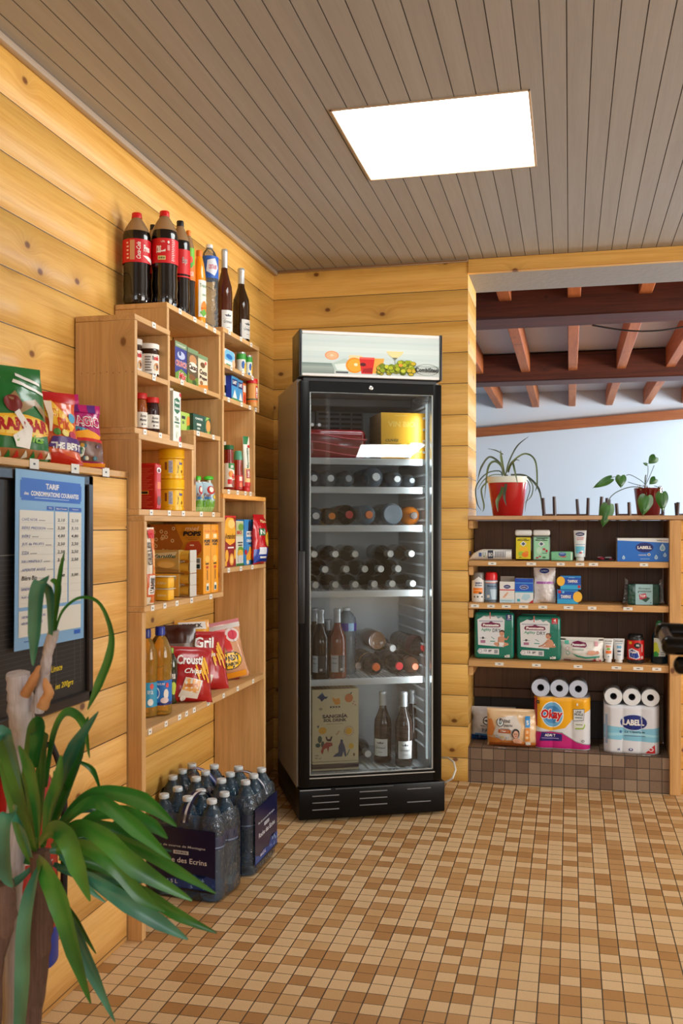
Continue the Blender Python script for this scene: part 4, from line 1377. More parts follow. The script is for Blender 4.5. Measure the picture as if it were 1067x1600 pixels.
for i, (a_, b_, yt, xf) in enumerate([(361.5, 371.5, 589, -1.236), (371.7, 379.5, 594, -1.24)]):
    cart('drink_carton', ['blue carton in front on the lower shelf of the right upper box', 'blue carton between its blue twin and the orange box'][i], 'carton', a_, b_, yt, xf, zt, 0.075, (30, 60, 170),
         [Rc(0, 0, 1, 1, (60, 150, 206)), Rc(0.1, 0.62, 0.9, 0.9, (20, 40, 110)), Tx('LAIT', 0.5, 0.77, 0.6, 0.14, WHT, 0, 0.05), Pg([(0.5, 0.5), (0.85, 0.14), (0.2, 0.14)], (236, 236, 228)), Rc(0, 0, 1, 0.12, (80, 150, 60))], [Rc(0, 0, 1, 1, (24, 50, 160)), Rc(0.2, 0.4, 0.7, 0.6, (16, 36, 130))])
cart('small_box', 'small orange and white box between the blue cartons and the red-lidded jar', 'box', 379.7, 384.5, 599, -1.238, zt, 0.06, (226, 110, 50), [Rc(0.1, 0.6, 0.9, 0.9, (226, 226, 214)), El(0.5, 0.3, 0.3, 0.2, (190, 40, 30))])
y, r_, h_ = fitv(384.5, 402.5, 593, -1.228, zt)
vessel('snack_jar', 'orange-brown snack jar with a flat red lid at the right end', 'jar', (-1.228, y, zt + 0.0004), R(60),
       [('jar_body', [(r_ * 0.9, 0), (r_ * 0.96, 0.003), (r_ * 0.96, h_ * 0.80), (r_ * 0.9, h_ * 0.84)], P((216, 150, 70), 0.3)), ('lid', [(r_, h_ * 0.84), (r_ * 1.02, h_ * 0.85), (r_ * 1.02, h_ * 0.98), (r_ * 0.97, h_), (0.0001, h_)], P((210, 20, 24), 0.35))],
       [('label', r_ * 0.97, h_ * 0.16, h_ * 0.78, (222, 156, 76), [Rc(0.50, 0.2, 0.62, 0.95, (206, 30, 28)), Tx('PIM', 0.56, 0.7, 0.09, 0.3, WHT, 0, 0.05), Tx('ITO', 0.56, 0.38, 0.08, 0.26, WHT, 0, 0.05), Rc(0, 0.0, 1, 0.12, (230, 120, 40)), Rc(0, 0.12, 1, 0.2, (70, 90, 50))])])

# yellow cocoa tubs and the red pack
zt = 1.239
tubm = P((246, 190, 20), 0.3)


def tub(label, ytop, z0, a_=247.5, b_=288.5):
    y, r_, h_ = fitv(a_, b_, ytop, -1.268, z0)
    return vessel('cocoa_tub', label, 'tub', (-1.268, y, z0 + 0.0004), R(38),
                  [('tub_body', [(r_ * 0.88, 0), (r_ * 0.94, h_ * 0.03), (r_ * 0.94, h_ * 0.12), (r_ * 0.90, h_ * 0.14), (r_ * 0.90, h_ * 0.66), (r_ * 0.94, h_ * 0.68)], tubm),
                   ('lid', [(r_ * 0.97, h_ * 0.69), (r_, h_ * 0.70), (r_, h_ * 0.76), (r_ * 0.97, h_ * 0.78), (r_, h_ * 0.95), (r_ * 0.95, h_), (0.0001, h_)], tubm)],
                  [('label', r_ * 0.91, h_ * 0.16, h_ * 0.64, (250, 196, 24), [Rc(0.42, 0.1, 0.475, 0.95, (206, 206, 214)), Tx('Banania', 0.595, 0.78, 0.055, 0.22, (30, 60, 160), 0, 0.04), El(0.61, 0.2, 0.012, 0.12, (110, 60, 20)), Pg([(0.54, 0.7), (0.55, 0.4), (0.545, 0.15), (0.56, 0.5)], (60, 90, 50)), Pg([(0.535, 0.1), (0.55, 0.35), (0.545, 0.1)], (20, 110, 70)), Rc(0.37, 0.3, 0.40, 0.85, (150, 80, 30))] + Lines(0.425, 0.14, 0.47, 0.9, 8, (110, 110, 140)))])


tub('lower of two stacked yellow cocoa tubs', 750, zt)
zt2 = zt + onX(268, 750, -1.268).z - zt + 0.0006
tub('upper of two stacked yellow cocoa tubs, resting on the other', 703, zt2)
t = cart('coffee_pack', 'red vacuum pack of ground coffee left of the yellow tubs', 'coffee pack', 244, 252.5, 724, -1.235, zt, 0.10, (196, 26, 20),
         [El(0.5, 0.85, 0.4, 0.06, WHT), El(0.5, 0.84, 0.25, 0.04, (110, 20, 16)), Rc(0.2, 0.45, 0.8, 0.6, (240, 120, 50)), El(0.5, 0.2, 0.35, 0.1, (120, 40, 16))],
         [Rc(0.25, 0.33, 0.75, 0.41, (220, 160, 60)), Rc(0.28, 0.345, 0.72, 0.395, (40, 24, 10))] + Lines(0.1, 0.42, 0.9, 0.9, 14, (216, 90, 60)) + Lines(0.1, 0.05, 0.9, 0.3, 7, (216, 90, 60)), bev=0.006)
# fruit pouches
def pouch(label, a_, b_, ytop, X, rz, seed):
    y, w_, h_ = fitc(a_, b_, ytop, X, 1.239)
    w_ = (b_ - a_) / F * (-X * _s + y * _c)
    h1 = h_ * 0.84
    T = bag('fruit_pouch', label, 'pouch', (X, y, 1.2394), rz, w_, h1, 0.028, P((196, 214, 220), 0.25, 0.0, 0.3),
            [Rc(0.04, 0.2, 0.96, 0.97, (176, 206, 220)), Pg([(0.02, 0.0), (0.98, 0.0), (0.98, 0.42), (0.7, 0.36), (0.4, 0.44), (0.02, 0.36)], (110, 170, 50)), Rc(0.05, 0.0, 0.95, 0.17, (170, 206, 130)), El(0.55, 0.72, 0.26, 0.14, (190, 40, 36)), El(0.58, 0.74, 0.15, 0.09, (240, 240, 230)), Tx('Pom', 0.3, 0.56, 0.4, 0.12, (150, 60, 50), 0.2), Rc(0.12, 0.42, 0.5, 0.5, (40, 110, 170)), El(0.75, 0.5, 0.09, 0.07, (236, 200, 60))], seed=seed, crinkle=0.003, waist=0.03, seal=0.04)
    MB().lathe([(0.006, h1 - 0.004), (0.006, h1 + 0.006)], P(WHT, 0.4), 12).build('spout', T)
    m = MB()
    m.lathe([(0.010, h1 + 0.006), (w_ * 0.33, h1 + 0.008), (w_ * 0.36, h1 + 0.013), (w_ * 0.30, h1 + 0.018), (0.011, h1 + 0.019), (0.010, h_), (0.0001, h_)], P((70, 200, 30), 0.35), 20, Matrix.Diagonal((1, 0.55, 1, 1)))
    m.build('cap', T)


pouch('fruit pouch with green cap, half hidden at the left of the narrow box', 303, 317, 744, -1.26, R(60), 3)
pouch('fruit pouch with green cap facing out, right of its half-hidden twin', 313.5, 339, 744, -1.235, R(48), 5)

# breakfast box: bread pack, cereal boxes, desserts
zt = 0.96
y, w_, h_ = fitc(231.5, 240, 822, -1.2, zt)
T = bag('toast_pack', 'tall narrow orange and white pack of toasted bread beside the desserts', 'bread pack', (-1.196, 2.596, zt + 0.001), R(76), 0.046, 0.225, 0.03, P((236, 226, 206), 0.3),
        [Rc(0.5, 0.02, 0.98, 0.98, (226, 120, 40)), El(0.72, 0.6, 0.2, 0.12, (240, 180, 110)), El(0.72, 0.35, 0.2, 0.12, (240, 170, 90)), Rc(0.1, 0.1, 0.98, 0.4, (220, 100, 40)), Rc(0.2, 0.13, 0.8, 0.38, WHT), Tx("L'AMIE", 0.5, 0.25, 0.2, 0.4, BLK, 0, 0.05, 90), Tx('GRILLES', 0.3, 0.66, 0.3, 0.26, (70, 50, 40), 0, 0.03, 90), Rc(0.3, 0.86, 0.9, 0.97, (200, 30, 40))], seed=8, crinkle=0.004, waist=0.0)
co = (244, 166, 22)
sidee = [Rc(0, 0, 1, 1, (222, 146, 26)), Pg([(0.0, 0.55), (0.0, 1), (0.45, 1), (0.62, 0.72), (0.5, 0.5)], (176, 100, 28))]
random.seed(11)
for k in range(16):
    cx_, cy_ = random.uniform(0.03, 0.45), random.uniform(0.6, 0.95)
    sidee += [El(cx_, cy_, 0.035, 0.028, (232, 190, 130), 12), El(cx_, cy_, 0.014, 0.011, (110, 60, 20), 10)]
sidee += [Tx('miel', 0.8, 0.94, 0.26, 0.06, (250, 220, 180), 0.2, 0.0), Tx('POPS', 0.8, 0.865, 0.34, 0.07, BLK, 0.1, 0.06), Rc(0.68, 0.80, 0.94, 0.81, (170, 100, 30)), Rc(0.72, 0.775, 0.9, 0.785, (170, 100, 30)), Pg([(0.7, 0.72), (0.78, 0.76), (0.93, 0.76), (0.98, 0.70), (0.98, 0.62), (0.9, 0.55), (0.75, 0.56), (0.66, 0.64)], (190, 70, 26)), Rc(0.76, 0.69, 0.84, 0.71, (240, 210, 180)), El(0.85, 0.61, 0.025, 0.02, (240, 210, 180)), Rc(0.82, 0.36, 0.97, 0.52, WHT), Rc(0.84, 0.37, 0.95, 0.43, (30, 50, 50)), Rc(0.84, 0.45, 0.95, 0.51, (120, 120, 116))] + Lines(0.72, 0.03, 0.95, 0.3, 9, (180, 112, 26), 0.3)
for i, (a_, b_) in enumerate([(317.5, 329.2), (329.7, 341.2)]):
    y, w_, h_ = fitc(a_, b_, 824, -1.196, zt)
    h_ = 0.236
    carton('cereal_box', ['orange honey cereal box turned sideways, nearer of the two', 'orange honey cereal box, the farther of the two against the box side'][i], 'cereal box', (-1.196 - 0.095, y, zt + 0.0004), Q, w_, 0.19, h_, co,
           [Tx('Kids', 0.5, 0.90, 0.75, 0.035, (220, 90, 20), 0.2), Rc(0.3, 0.80, 0.75, 0.86, (250, 226, 180)), Tx('POPS', 0.5, 0.755, 0.8, 0.05, BLK, 0.1, 0.06), Tx('POPS', 0.5, 0.71, 0.6, 0.03, BLK, 0.1, 0.06), El(0.5, 0.50, 0.3, 0.05, (250, 200, 80)), Rc(0.3, 0.42, 0.7, 0.44, (60, 40, 20)), El(0.5, 0.38, 0.16, 0.02, (200, 40, 20)), Rc(0.48, 0.2, 0.56, 0.34, (120, 70, 20)), Rc(0.35, 0.04, 0.7, 0.15, (240, 236, 220)), Rc(0.42, 0.05, 0.64, 0.11, (20, 70, 60))], sidee)


def yogurt(label, x0, y0, z0, els, ncol=2):
    """a sleeve of dessert pots seen from its printed broad side, foil rims towards the room"""
    T = thing('dessert_pack', label, 'dessert pack', (x0, y0, z0), 0)
    T.scale = (1.08, 1, 0.8)
    pot = P((240, 190, 70), 0.35)
    rim = P((206, 200, 190), 0.35)
    # pots lie with their rims to +X, two rows high
    for zz in (0.024, 0.071):
        for i, yy in enumerate((0.03,)):
            q = Matrix.Translation((-0.062, yy, zz)) @ Matrix.Rotation(R(90), 4, 'Y')
            MB().lathe([(0.017, 0), (0.019, 0.004), (0.0225, 0.055), (0.0235, 0.057)], pot, 16, q).build('pot', T)
            MB().box(0.0, 0.003, yy - 0.027, yy + 0.027, zz - 0.0233, zz + 0.0233, rim, 0.001).build('foil_rim', T)
    MB().box(-0.16, -0.034, 0.0035, 0.057, 0.002, 0.094, P((196, 160, 90), 0.4), 0.003).build('sleeve', T)
    deco(T, 'sleeve_print', plane_map((-0.16, 0.0035, 0.002), (1, 0, 0), (0, 0, 1)), 0.126, 0.092, els)
    return T


ve = [Rc(0, 0, 1, 1, (196, 158, 84)), Pg([(0.25, 0.58), (0.9, 0.72), (0.96, 0.93), (0.3, 0.84)], (222, 208, 166)), Tx('Vanille', 0.62, 0.73, 0.6, 0.16, (20, 90, 80), 0.3, 0.02), El(0.68, 0.38, 0.24, 0.18, (228, 176, 80)), El(0.68, 0.35, 0.2, 0.13, (240, 196, 110)), Pg([(0, 0), (1, 0), (1, 0.14), (0.5, 0.24), (0, 0.14)], (166, 124, 60)), El(0.06, 0.6, 0.05, 0.09, (30, 20, 10))]
yogurt('vanilla dessert pack lying on top of another, lettered Vanille', -1.193, 2.895, 0.9604 + 0.0765, ve)
yogurt('vanilla dessert pack underneath, at the right of two cups', -1.193, 2.895, 0.9604, [Rc(0, 0, 1, 1, (236, 178, 60)), Pg([(0.1, 0.58), (0.9, 0.68), (0.96, 0.9), (0.2, 0.84)], (214, 206, 166)), Tx('Vanille', 0.55, 0.73, 0.55, 0.15, (20, 90, 80), 0.3, 0.02), El(0.6, 0.34, 0.3, 0.2, (222, 150, 30)), El(0.6, 0.3, 0.24, 0.14, (244, 190, 70))])
for i, zz in enumerate((0.9604, 0.9982)):
    T = thing('dessert_cup', ['lower small yellow dessert cup at the front of the cereal box shelf', 'upper small yellow dessert cup stacked on its twin'][i], 'dessert cup', (onY(252, 800, 2.74).x, 2.765, zz), 0)
    T.scale = (0.9, 0.9, 0.82)
    m = MB()
    m.box(-0.026, 0.026, -0.026, 0.026, 0, 0.042, P((246, 186, 40), 0.35), 0.006, 2)
    m.build('cup', T)
    MB().box(-0.029, 0.029, -0.029, 0.029, 0.0423, 0.0455, P((236, 226, 196), 0.4), 0.001).build('rim', T)
    deco(T, 'print', plane_map((-0.026, -0.0262, 0), (1, 0, 0), (0, 0, 1)), 0.052, 0.042, [Tx('crème', 0.5, 0.5, 0.6, 0.25, (250, 236, 180), 0.2)])

# sauces
zt = 1.3235
y, r_, h_ = fitv(347.5, 366, 696, -1.26, zt)
T = vessel('ketchup_bottle', 'wide ketchup bottle with dark green cap at the left of the sauces', 'bottle', (-1.26, y, zt + 0.0004), R(58),
           [('bottle_body', [(r_ * 0.9, 0), (r_, 0.004), (r_ * 1.0, h_ * 0.5), (r_ * 0.86, h_ * 0.72), (r_ * 0.82, h_ * 0.9)], P((130, 26, 14), 0.2, coat=0.3)), ('cap', [(r_ * 0.88, h_ * 0.905), (r_ * 0.92, h_ * 0.91), (r_ * 0.92, h_ * 0.99), (r_ * 0.86, h_), (0.0001, h_)], P((14, 90, 40), 0.4))],
           [('label', r_ * 1.01, h_ * 0.08, h_ * 0.60, (232, 226, 210), [Pg([(0.4, 0.8), (0.6, 0.7), (0.62, 1.0), (0.4, 1.0)], (30, 130, 50)), Tx('BON', 0.5, 0.86, 0.09, 0.13, WHT, 0.2, 0.05), El(0.47, 0.55, 0.07, 0.14, (240, 140, 40)), El(0.54, 0.45, 0.05, 0.12, (214, 60, 30)), Rc(0.38, 0.12, 0.5, 0.32, (206, 30, 30)), El(0.56, 0.14, 0.07, 0.17, (140, 50, 24))])])
y, r_, h_ = fitv(364.5, 379, 705, -1.258, zt)
vessel('ketchup_bottle', 'slim red sauce bottle with a pale teal cap, between the wide bottle and the tube', 'bottle', (-1.258, y, zt + 0.0004), R(58),
       [('bottle_body', [(r_ * 0.85, 0), (r_ * 0.95, 0.004), (r_ * 0.97, h_ * 0.4), (r_ * 0.8, h_ * 0.6), (r_ * 0.86, h_ * 0.78)], P((150, 30, 16), 0.2, coat=0.3)), ('cap', [(r_ * 0.9, h_ * 0.78), (r_ * 0.94, h_ * 0.80), (r_ * 0.8, h_ * 0.98), (r_ * 0.7, h_), (0.0001, h_)], P((80, 160, 130), 0.35))],
       [('label', r_ * 0.99, h_ * 0.06, h_ * 0.40, (206, 40, 30), [Rc(0.44, 0.6, 0.56, 0.9, (236, 220, 210)), El(0.5, 0.3, 0.05, 0.2, (240, 120, 60)), Rc(0.40, 0.05, 0.6, 0.15, (150, 20, 20))])])


def tube_(name, label, loc, rz, w, h, base, capc, els, rotx=0.0, roty=0.0, caph=0.13, capw=0.62, inverted=True, group=None, cat='tube'):
    """soft tube standing on its cap: round at the cap, flat crimped end on top"""
    T = thing(name, label, cat, loc, rz, group, rotx, roty)
    m = MB()
    n, k_ = 24, 9
    prev = None
    z0 = h * caph
    ix = m.mi(P(base, 0.35))

    def pt(a, q):
        rx_ = w / 2 * (0.80 + 0.20 * q)
        ry_ = w / 2 * 0.80 * (1 - q) ** 0.7 + 0.0012
        return Vector((rx_ * math.cos(a), ry_ * math.sin(a), z0 + (h - z0) * q))
    for j in range(k_ + 1):
        q = j / k_
        ring = [m.bm.verts.new(pt(2 * PI * i / n, q)) for i in range(n)]
        if prev:
            for i in range(n):
                m.bm.faces.new((prev[i], prev[(i + 1) % n], ring[(i + 1) % n], ring[i])).material_index = ix
        prev = ring
    m.bm.faces.new(prev)
    m.build('tube_body', T)
    MB().lathe([(w / 2 * capw * 0.96, 0), (w / 2 * capw, 0.001), (w / 2 * capw, z0 - 0.001), (w / 2 * capw * 0.9, z0 + 0.001)], P(capc, 0.35), 20).build('cap', T)
    if els:
        def mp(x, y):
            s_ = min(max(x / w * 2 - 1, -0.98), 0.98)
            q = min(max(y / (h - z0), 0), 1)
            a = -PI / 2 + math.asin(s_) * 0.98
            return pt(a, q), Vector((s_ * 0.6, -1, 0)).normalized()
        deco(T, 'tube_print', mp, w, h - z0, els, step=w / 8, off=0.0006, lay=0.0002)
    return T


me_ = [Rc(0.02, 0.84, 0.98, 1, (16, 120, 60)), Pg([(0.5, 0.84), (0.98, 0.84), (0.98, 1.0), (0.8, 1.0)], WHT), Tx('Mayonnaise', 0.5, 0.56, 0.42, 0.4, (20, 90, 50), 0.2, 0.02, 90), El(0.7, 0.8, 0.2, 0.03, (206, 40, 40)), Rc(0.04, 0.0, 0.96, 0.36, (244, 206, 140)), Rc(0.2, 0.16, 0.85, 0.34, (170, 30, 30)), Tx('CLASSIC', 0.52, 0.25, 0.14, 0.34, WHT, 0, 0.04, 90), Rc(0.04, 0.0, 0.96, 0.08, (206, 30, 30))]
y = onX(384.5, 800, -1.235).y
tube_('mayonnaise_tube', 'white mayonnaise tube standing upright at the right of the sauces', (-1.235, y, zt + 0.0004), R(62), 0.036, onX(384, 682, -1.235).z - zt, (238, 236, 224), (206, 40, 36), me_, caph=0.1, capw=0.8)
y = onX(365, 800, -1.31).y
tube_('mayonnaise_tube', 'white and green tube standing behind the ketchup bottles', (-1.32, y, zt + 0.0004), R(50), 0.036, onX(364, 682, -1.32).z - zt, (238, 236, 224), (30, 120, 60), me_[:3], caph=0.1, capw=0.8)
y, r_, h_ = fitv(345, 354, 690, -1.33, zt)
vessel('sauce_bottle', 'white-capped sauce bottle peeking out behind the wide ketchup bottle', 'bottle', (-1.33, y + 0.004, zt + 0.0004), R(50), [('bottle_body', [(r_, 0), (r_, h_ * 0.7), (r_ * 0.6, h_ * 0.85)], P((200, 60, 30), 0.3)), ('cap', [(r_ * 0.7, h_ * 0.85), (r_ * 0.7, h_), (0.0001, h_)], P(WHT, 0.4))])

# biscuits and pasta
zt = 1.04
Xb = -1.215
cart('biscuit_box', 'dark red and yellow biscuit box at the left of the lowest right box shelf', 'biscuit box', 350, 368.3, 806, Xb, zt, 0.07, (130, 20, 20),
     [Rc(0, 0, 1, 1, (150, 24, 18)), Pg([(0.1, 0.9), (0.3, 0.98), (0.8, 0.95), (0.98, 0.7), (0.9, 0.48), (0.5, 0.42), (0.12, 0.5), (0.05, 0.7)], (244, 176, 40)), El(0.62, 0.84, 0.3, 0.09, (252, 210, 120)), Tx('Amandes', 0.5, 0.6, 0.85, 0.11, (60, 20, 14), 0.2, 0.02), Rc(0.3, 0.36, 0.8, 0.39, WHT), El(0.22, 0.22, 0.14, 0.12, (244, 180, 50)), El(0.62, 0.14, 0.2, 0.12, (232, 160, 60)), El(0.62, 0.14, 0.12, 0.08, (250, 210, 120)), El(0.9, 0.24, 0.08, 0.1, (244, 180, 50)), Rc(0.05, 0.02, 0.2, 0.12, (240, 180, 60)), Rc(0.02, 0.965, 0.98, 1, (206, 30, 24))])
cart('biscuit_box', 'white and green soup box between the dark red and the blue boxes', 'box', 368.8, 381.2, 814, Xb, zt, 0.06, (226, 224, 204),
     [Rc(0, 0.66, 1, 0.98, (196, 200, 150)), El(0.6, 0.86, 0.35, 0.08, (120, 160, 60)), Tx('BIO', 0.4, 0.74, 0.6, 0.08, (190, 30, 30), 0, 0.05), Rc(0.2, 0.5, 0.8, 0.53, (80, 80, 70)), Rc(0.25, 0.44, 0.75, 0.47, (80, 80, 70)), El(0.55, 0.34, 0.35, 0.09, (110, 160, 50)), El(0.5, 0.28, 0.36, 0.08, (230, 180, 60)), El(0.5, 0.14, 0.32, 0.1, (210, 206, 200)), Rc(0, 0, 1, 0.05, (50, 120, 50))])
cart('biscuit_box', 'blue biscuit box with a pear picture, in front of the pasta bag', 'biscuit box', 381.6, 397.5, 812, Xb + 0.004, zt, 0.06, (40, 130, 200),
     [Rc(0, 0, 1, 1, (50, 140, 206)), Pg([(0.35, 0.72), (0.65, 0.72), (0.6, 0.94), (0.5, 1.0), (0.4, 0.94)], (24, 30, 60)), Rc(0.2, 0.62, 0.85, 0.74, WHT), Tx('PETIT', 0.52, 0.68, 0.5, 0.06, (30, 60, 110), 0, 0.04), Tx('CROC', 0.5, 0.53, 0.6, 0.06, WHT, 0, 0.04), Rc(0.4, 0.45, 0.65, 0.48, (30, 30, 60)), Pg([(0.2, 0.1), (0.8, 0.1), (0.85, 0.22), (0.62, 0.38), (0.5, 0.42), (0.4, 0.3), (0.16, 0.2)], (236, 170, 50)), El(0.14, 0.28, 0.12, 0.06, (190, 30, 40)), El(0.3, 0.06, 0.14, 0.05, (236, 220, 200))])
y, w_, h_ = fitc(396, 417, 804, -1.185, zt)
bag('pasta_bag', 'red and blue bag of pasta spirals at the right end, bulging past the shelf', 'pasta bag', (-1.196, y + 0.022, zt + 0.0004), R(88), w_ * 0.86, h_, 0.055, P((196, 20, 30), 0.25, coat=0.3),
    [Pg([(0.0, 0.02), (1, 0.02), (1, 0.34), (0.0, 0.3)], (24, 60, 160)), El(0.7, 0.5, 0.26, 0.15, (226, 170, 50)), El(0.62, 0.44, 0.12, 0.06, (240, 196, 90)), El(0.76, 0.56, 0.1, 0.06, (206, 140, 30)), Rc(0.15, 0.58, 0.5, 0.72, (20, 110, 60)), Tx('NI', 0.32, 0.65, 0.25, 0.09, WHT, 0, 0.05), Rc(0.15, 0.2, 0.5, 0.34, (220, 226, 236)), Lines(0.2, 0.1, 0.6, 0.18, 1, WHT)[0], Tx('Pâtes', 0.55, 0.86, 0.5, 0.06, (250, 220, 160), 0.2)], seed=4, seal=0.05)
bag('snack_bag', 'dark red bag lying behind the biscuit boxes', 'bag', (-1.33, onX(372, 800, -1.3).y + 0.16, zt + 0.0004), R(90), 0.22, 0.2, 0.05, P((110, 14, 22), 0.25, coat=0.3), seed=14)

# oil bottles and snack bags on the long low shelf
zt = 0.6015
oil = CLEAR((250, 214, 120), 0.28, 0.03, 1.5, body=(240, 184, 76))


def oilb(label, a_, b_, ytop, Xc, rz, capc, lab, els, mt=oil, z_l=(0.12, 0.40)):
    y, r_, h_ = fitv(a_, b_, ytop, Xc, zt)
    prof = [(r_ * 0.8, 0), (r_ * 0.95, 0.004), (r_, h_ * 0.05), (r_, h_ * 0.10), (r_ * 0.97, h_ * 0.12), (r_ * 0.97, h_ * 0.42), (r_, h_ * 0.45), (r_ * 0.96, h_ * 0.48), (r_, h_ * 0.52), (r_, h_ * 0.66), (r_ * 0.9, h_ * 0.76), (r_ * 0.6, h_ * 0.86), (r_ * 0.36, h_ * 0.90)]
    T = vessel('oil_bottle', label, 'bottle', (Xc, y, zt + 0.0004), rz, [('bottle_body', prof, mt), ('cap', [(r_ * 0.38, h_ * 0.90), (r_ * 0.42, h_ * 0.905), (r_ * 0.42, h_ * 0.99), (r_ * 0.38, h_), (0.0001, h_)], P(capc, 0.35))],
               [('label', r_ * 0.985, h_ * z_l[0], h_ * z_l[1], lab, els, 4.6)])
    return T


fe = [Rc(0.0, 0.0, 1, 0.12, (20, 40, 110)), El(0.42, 0.5, 0.06, 0.24, (230, 240, 250)), El(0.42, 0.5, 0.045, 0.17, (40, 110, 190)), El(0.60, 0.45, 0.05, 0.2, (226, 220, 210)), El(0.57, 0.2, 0.08, 0.12, (220, 200, 200)), Tx('FRITURE', 0.50, 0.86, 0.14, 0.08, WHT), El(0.62, 0.8, 0.03, 0.1, (220, 60, 50))]
oilb('tall golden cooking oil bottle with blue cap, partly behind the shelf post', 211, 246, 983, -1.275, R(20), (20, 40, 130), (50, 150, 190), [Tx('FRY OIL', 0.6, 0.6, 0.12, 0.16, WHT), El(0.63, 0.84, 0.04, 0.12, (210, 60, 40)), El(0.6, 0.2, 0.06, 0.14, (230, 226, 220))])
oilb('tall golden cooking oil bottle with blue cap, standing fully in view', 231.5, 268.5, 979, -1.248, R(28), (24, 50, 160), (24, 110, 190), fe)
y = onX(268, 800, -1.262).y
oilb('dark oil bottle with a yellow-green label, squeezed behind the golden bottles', 256, 277.5, 1012, -1.29, R(34), (120, 170, 30), (24, 30, 16), [Rc(0.4, 0.62, 0.66, 0.9, (20, 20, 16)), Tx('PUR', 0.56, 0.76, 0.12, 0.18, WHT, 0, 0.05), El(0.55, 0.35, 0.1, 0.22, (190, 210, 60))], mt=P((40, 46, 14), 0.12, coat=0.4), z_l=(0.10, 0.62))
redb = P((170, 14, 22), 0.28, coat=0.25)
fries = []
random.seed(5)
for k in range(9):
    fx, fy = random.uniform(0.62, 0.9), random.uniform(0.3, 0.6)
    fries.append(Pg([(fx, fy), (fx + 0.04, fy + 0.01), (fx - 0.04, fy + 0.22), (fx - 0.08, fy + 0.2)], (240, 180, 50)))
e1 = fries + [Tx('Crousti', 0.45, 0.74, 0.6, 0.18, WHT, 0.3, 0.03, 0), Tx('Chips', 0.5, 0.52, 0.4, 0.12, WHT, 0.3, 0.02), Pg([(0.2, 0.08), (0.62, 0.05), (0.72, 0.36), (0.32, 0.42)], (222, 214, 200)), Pg([(0.24, 0.2), (0.6, 0.14), (0.68, 0.35), (0.34, 0.4)], (226, 160, 80)), Rc(0.3, 0.24, 0.6, 0.3, (190, 110, 40)), El(0.3, 0.06, 0.06, 0.04, WHT)]
e2 = fries + [Tx('Gril', 0.45, 0.78, 0.5, 0.2, WHT, 0.3, 0.03, 0), Tx('Chips', 0.5, 0.56, 0.3, 0.1, WHT, 0.3, 0.02), Pg([(0.2, 0.06), (0.5, 0.05), (0.55, 0.22), (0.3, 0.24)], (222, 214, 200)), El(0.3, 0.1, 0.08, 0.05, WHT)]
bag('crisps_bag', 'red snack bag leaning in front on the long low shelf', 'crisps bag', (-1.235, onX(300, 800, -1.235).y - 0.02, zt + 0.001), R(42), 0.16, 0.185, 0.07, redb, e1, seed=21, rotx=R(-16), roty=R(6))
bag('crisps_bag', 'red snack bag tucked just behind the front red one', 'crisps bag', (-1.262, onX(322, 800, -1.262).y + 0.02, zt + 0.001), R(46), 0.17, 0.215, 0.07, redb, e2, seed=22, rotx=R(-20), roty=R(4))
bag('crisps_bag', 'dark brown snack bag standing behind the oil and red bags', 'crisps bag', (-1.35, onX(282, 800, -1.35).y, zt + 0.001), R(36), 0.12, 0.235, 0.05, P((60, 24, 14), 0.25, coat=0.3), [Rc(0.1, 0.5, 0.9, 0.72, (110, 90, 76)), El(0.5, 0.3, 0.3, 0.12, (150, 100, 50))], seed=23, rotx=R(-4))
bag('crisps_bag', 'yellow snack bag with a white strip, peeking above the front red bag', 'crisps bag', (-1.33, onX(303, 800, -1.33).y, zt + 0.001), R(38), 0.13, 0.245, 0.05, P((226, 160, 40), 0.25, coat=0.3), [Rc(0.1, 0.86, 0.9, 0.97, WHT), Tx('SNACK', 0.5, 0.915, 0.6, 0.06, BLK, 0, 0.05), Rc(0.2, 0.6, 0.8, 0.8, (60, 40, 20))], seed=24, rotx=R(-6))
bag('sweets_bag', 'clear wrapped red bag between the crisps and the yellow-banded bag', 'bag', (-1.30, onX(334, 800, -1.30).y + 0.06, zt + 0.001), R(40), 0.16, 0.215, 0.08, P((140, 20, 26), 0.15, coat=0.7), [El(0.3, 0.8, 0.1, 0.06, (200, 190, 180)), El(0.65, 0.86, 0.1, 0.05, (206, 190, 180)), Pg([(0.6, 0.3), (0.72, 0.3), (0.76, 0.7), (0.66, 0.7)], (196, 60, 50)), El(0.3, 0.2, 0.12, 0.08, (190, 180, 170))], seed=25, rotx=R(-14), roty=R(6))
bag('sweets_bag', 'clear, red and yellow bag with a black-rimmed oval at the right of the low shelf', 'bag', (-1.262, onX(357, 800, -1.262).y + 0.02, zt + 0.001), R(44), 0.165, 0.225, 0.08, P((206, 150, 110), 0.2, coat=0.5),
    [Rc(0.0, 0.86, 1, 0.94, (214, 206, 200)), Rc(0, 0.94, 1, 1, (170, 24, 30)), Pg([(0.3, 0.86), (0.55, 0.86), (0.62, 0.5), (0.5, 0.42), (0.4, 0.6)], (206, 30, 28)), El(0.72, 0.74, 0.2, 0.12, (226, 206, 200)), El(0.72, 0.74, 0.14, 0.08, (206, 60, 80)), El(0.2, 0.66, 0.14, 0.1, (196, 170, 190)), El(0.5, 0.32, 0.34, 0.15, BLK), El(0.5, 0.32, 0.32, 0.135, YEL), Tx('DANDY', 0.5, 0.36, 0.5, 0.09, BLK, 0.1, 0.05), Tx('BONBON', 0.5, 0.26, 0.4, 0.06, BLK, 0.1, 0.04), Rc(0.1, 0.03, 0.9, 0.12, (230, 150, 30))], seed=26, rotx=R(-10), roty=R(-8))

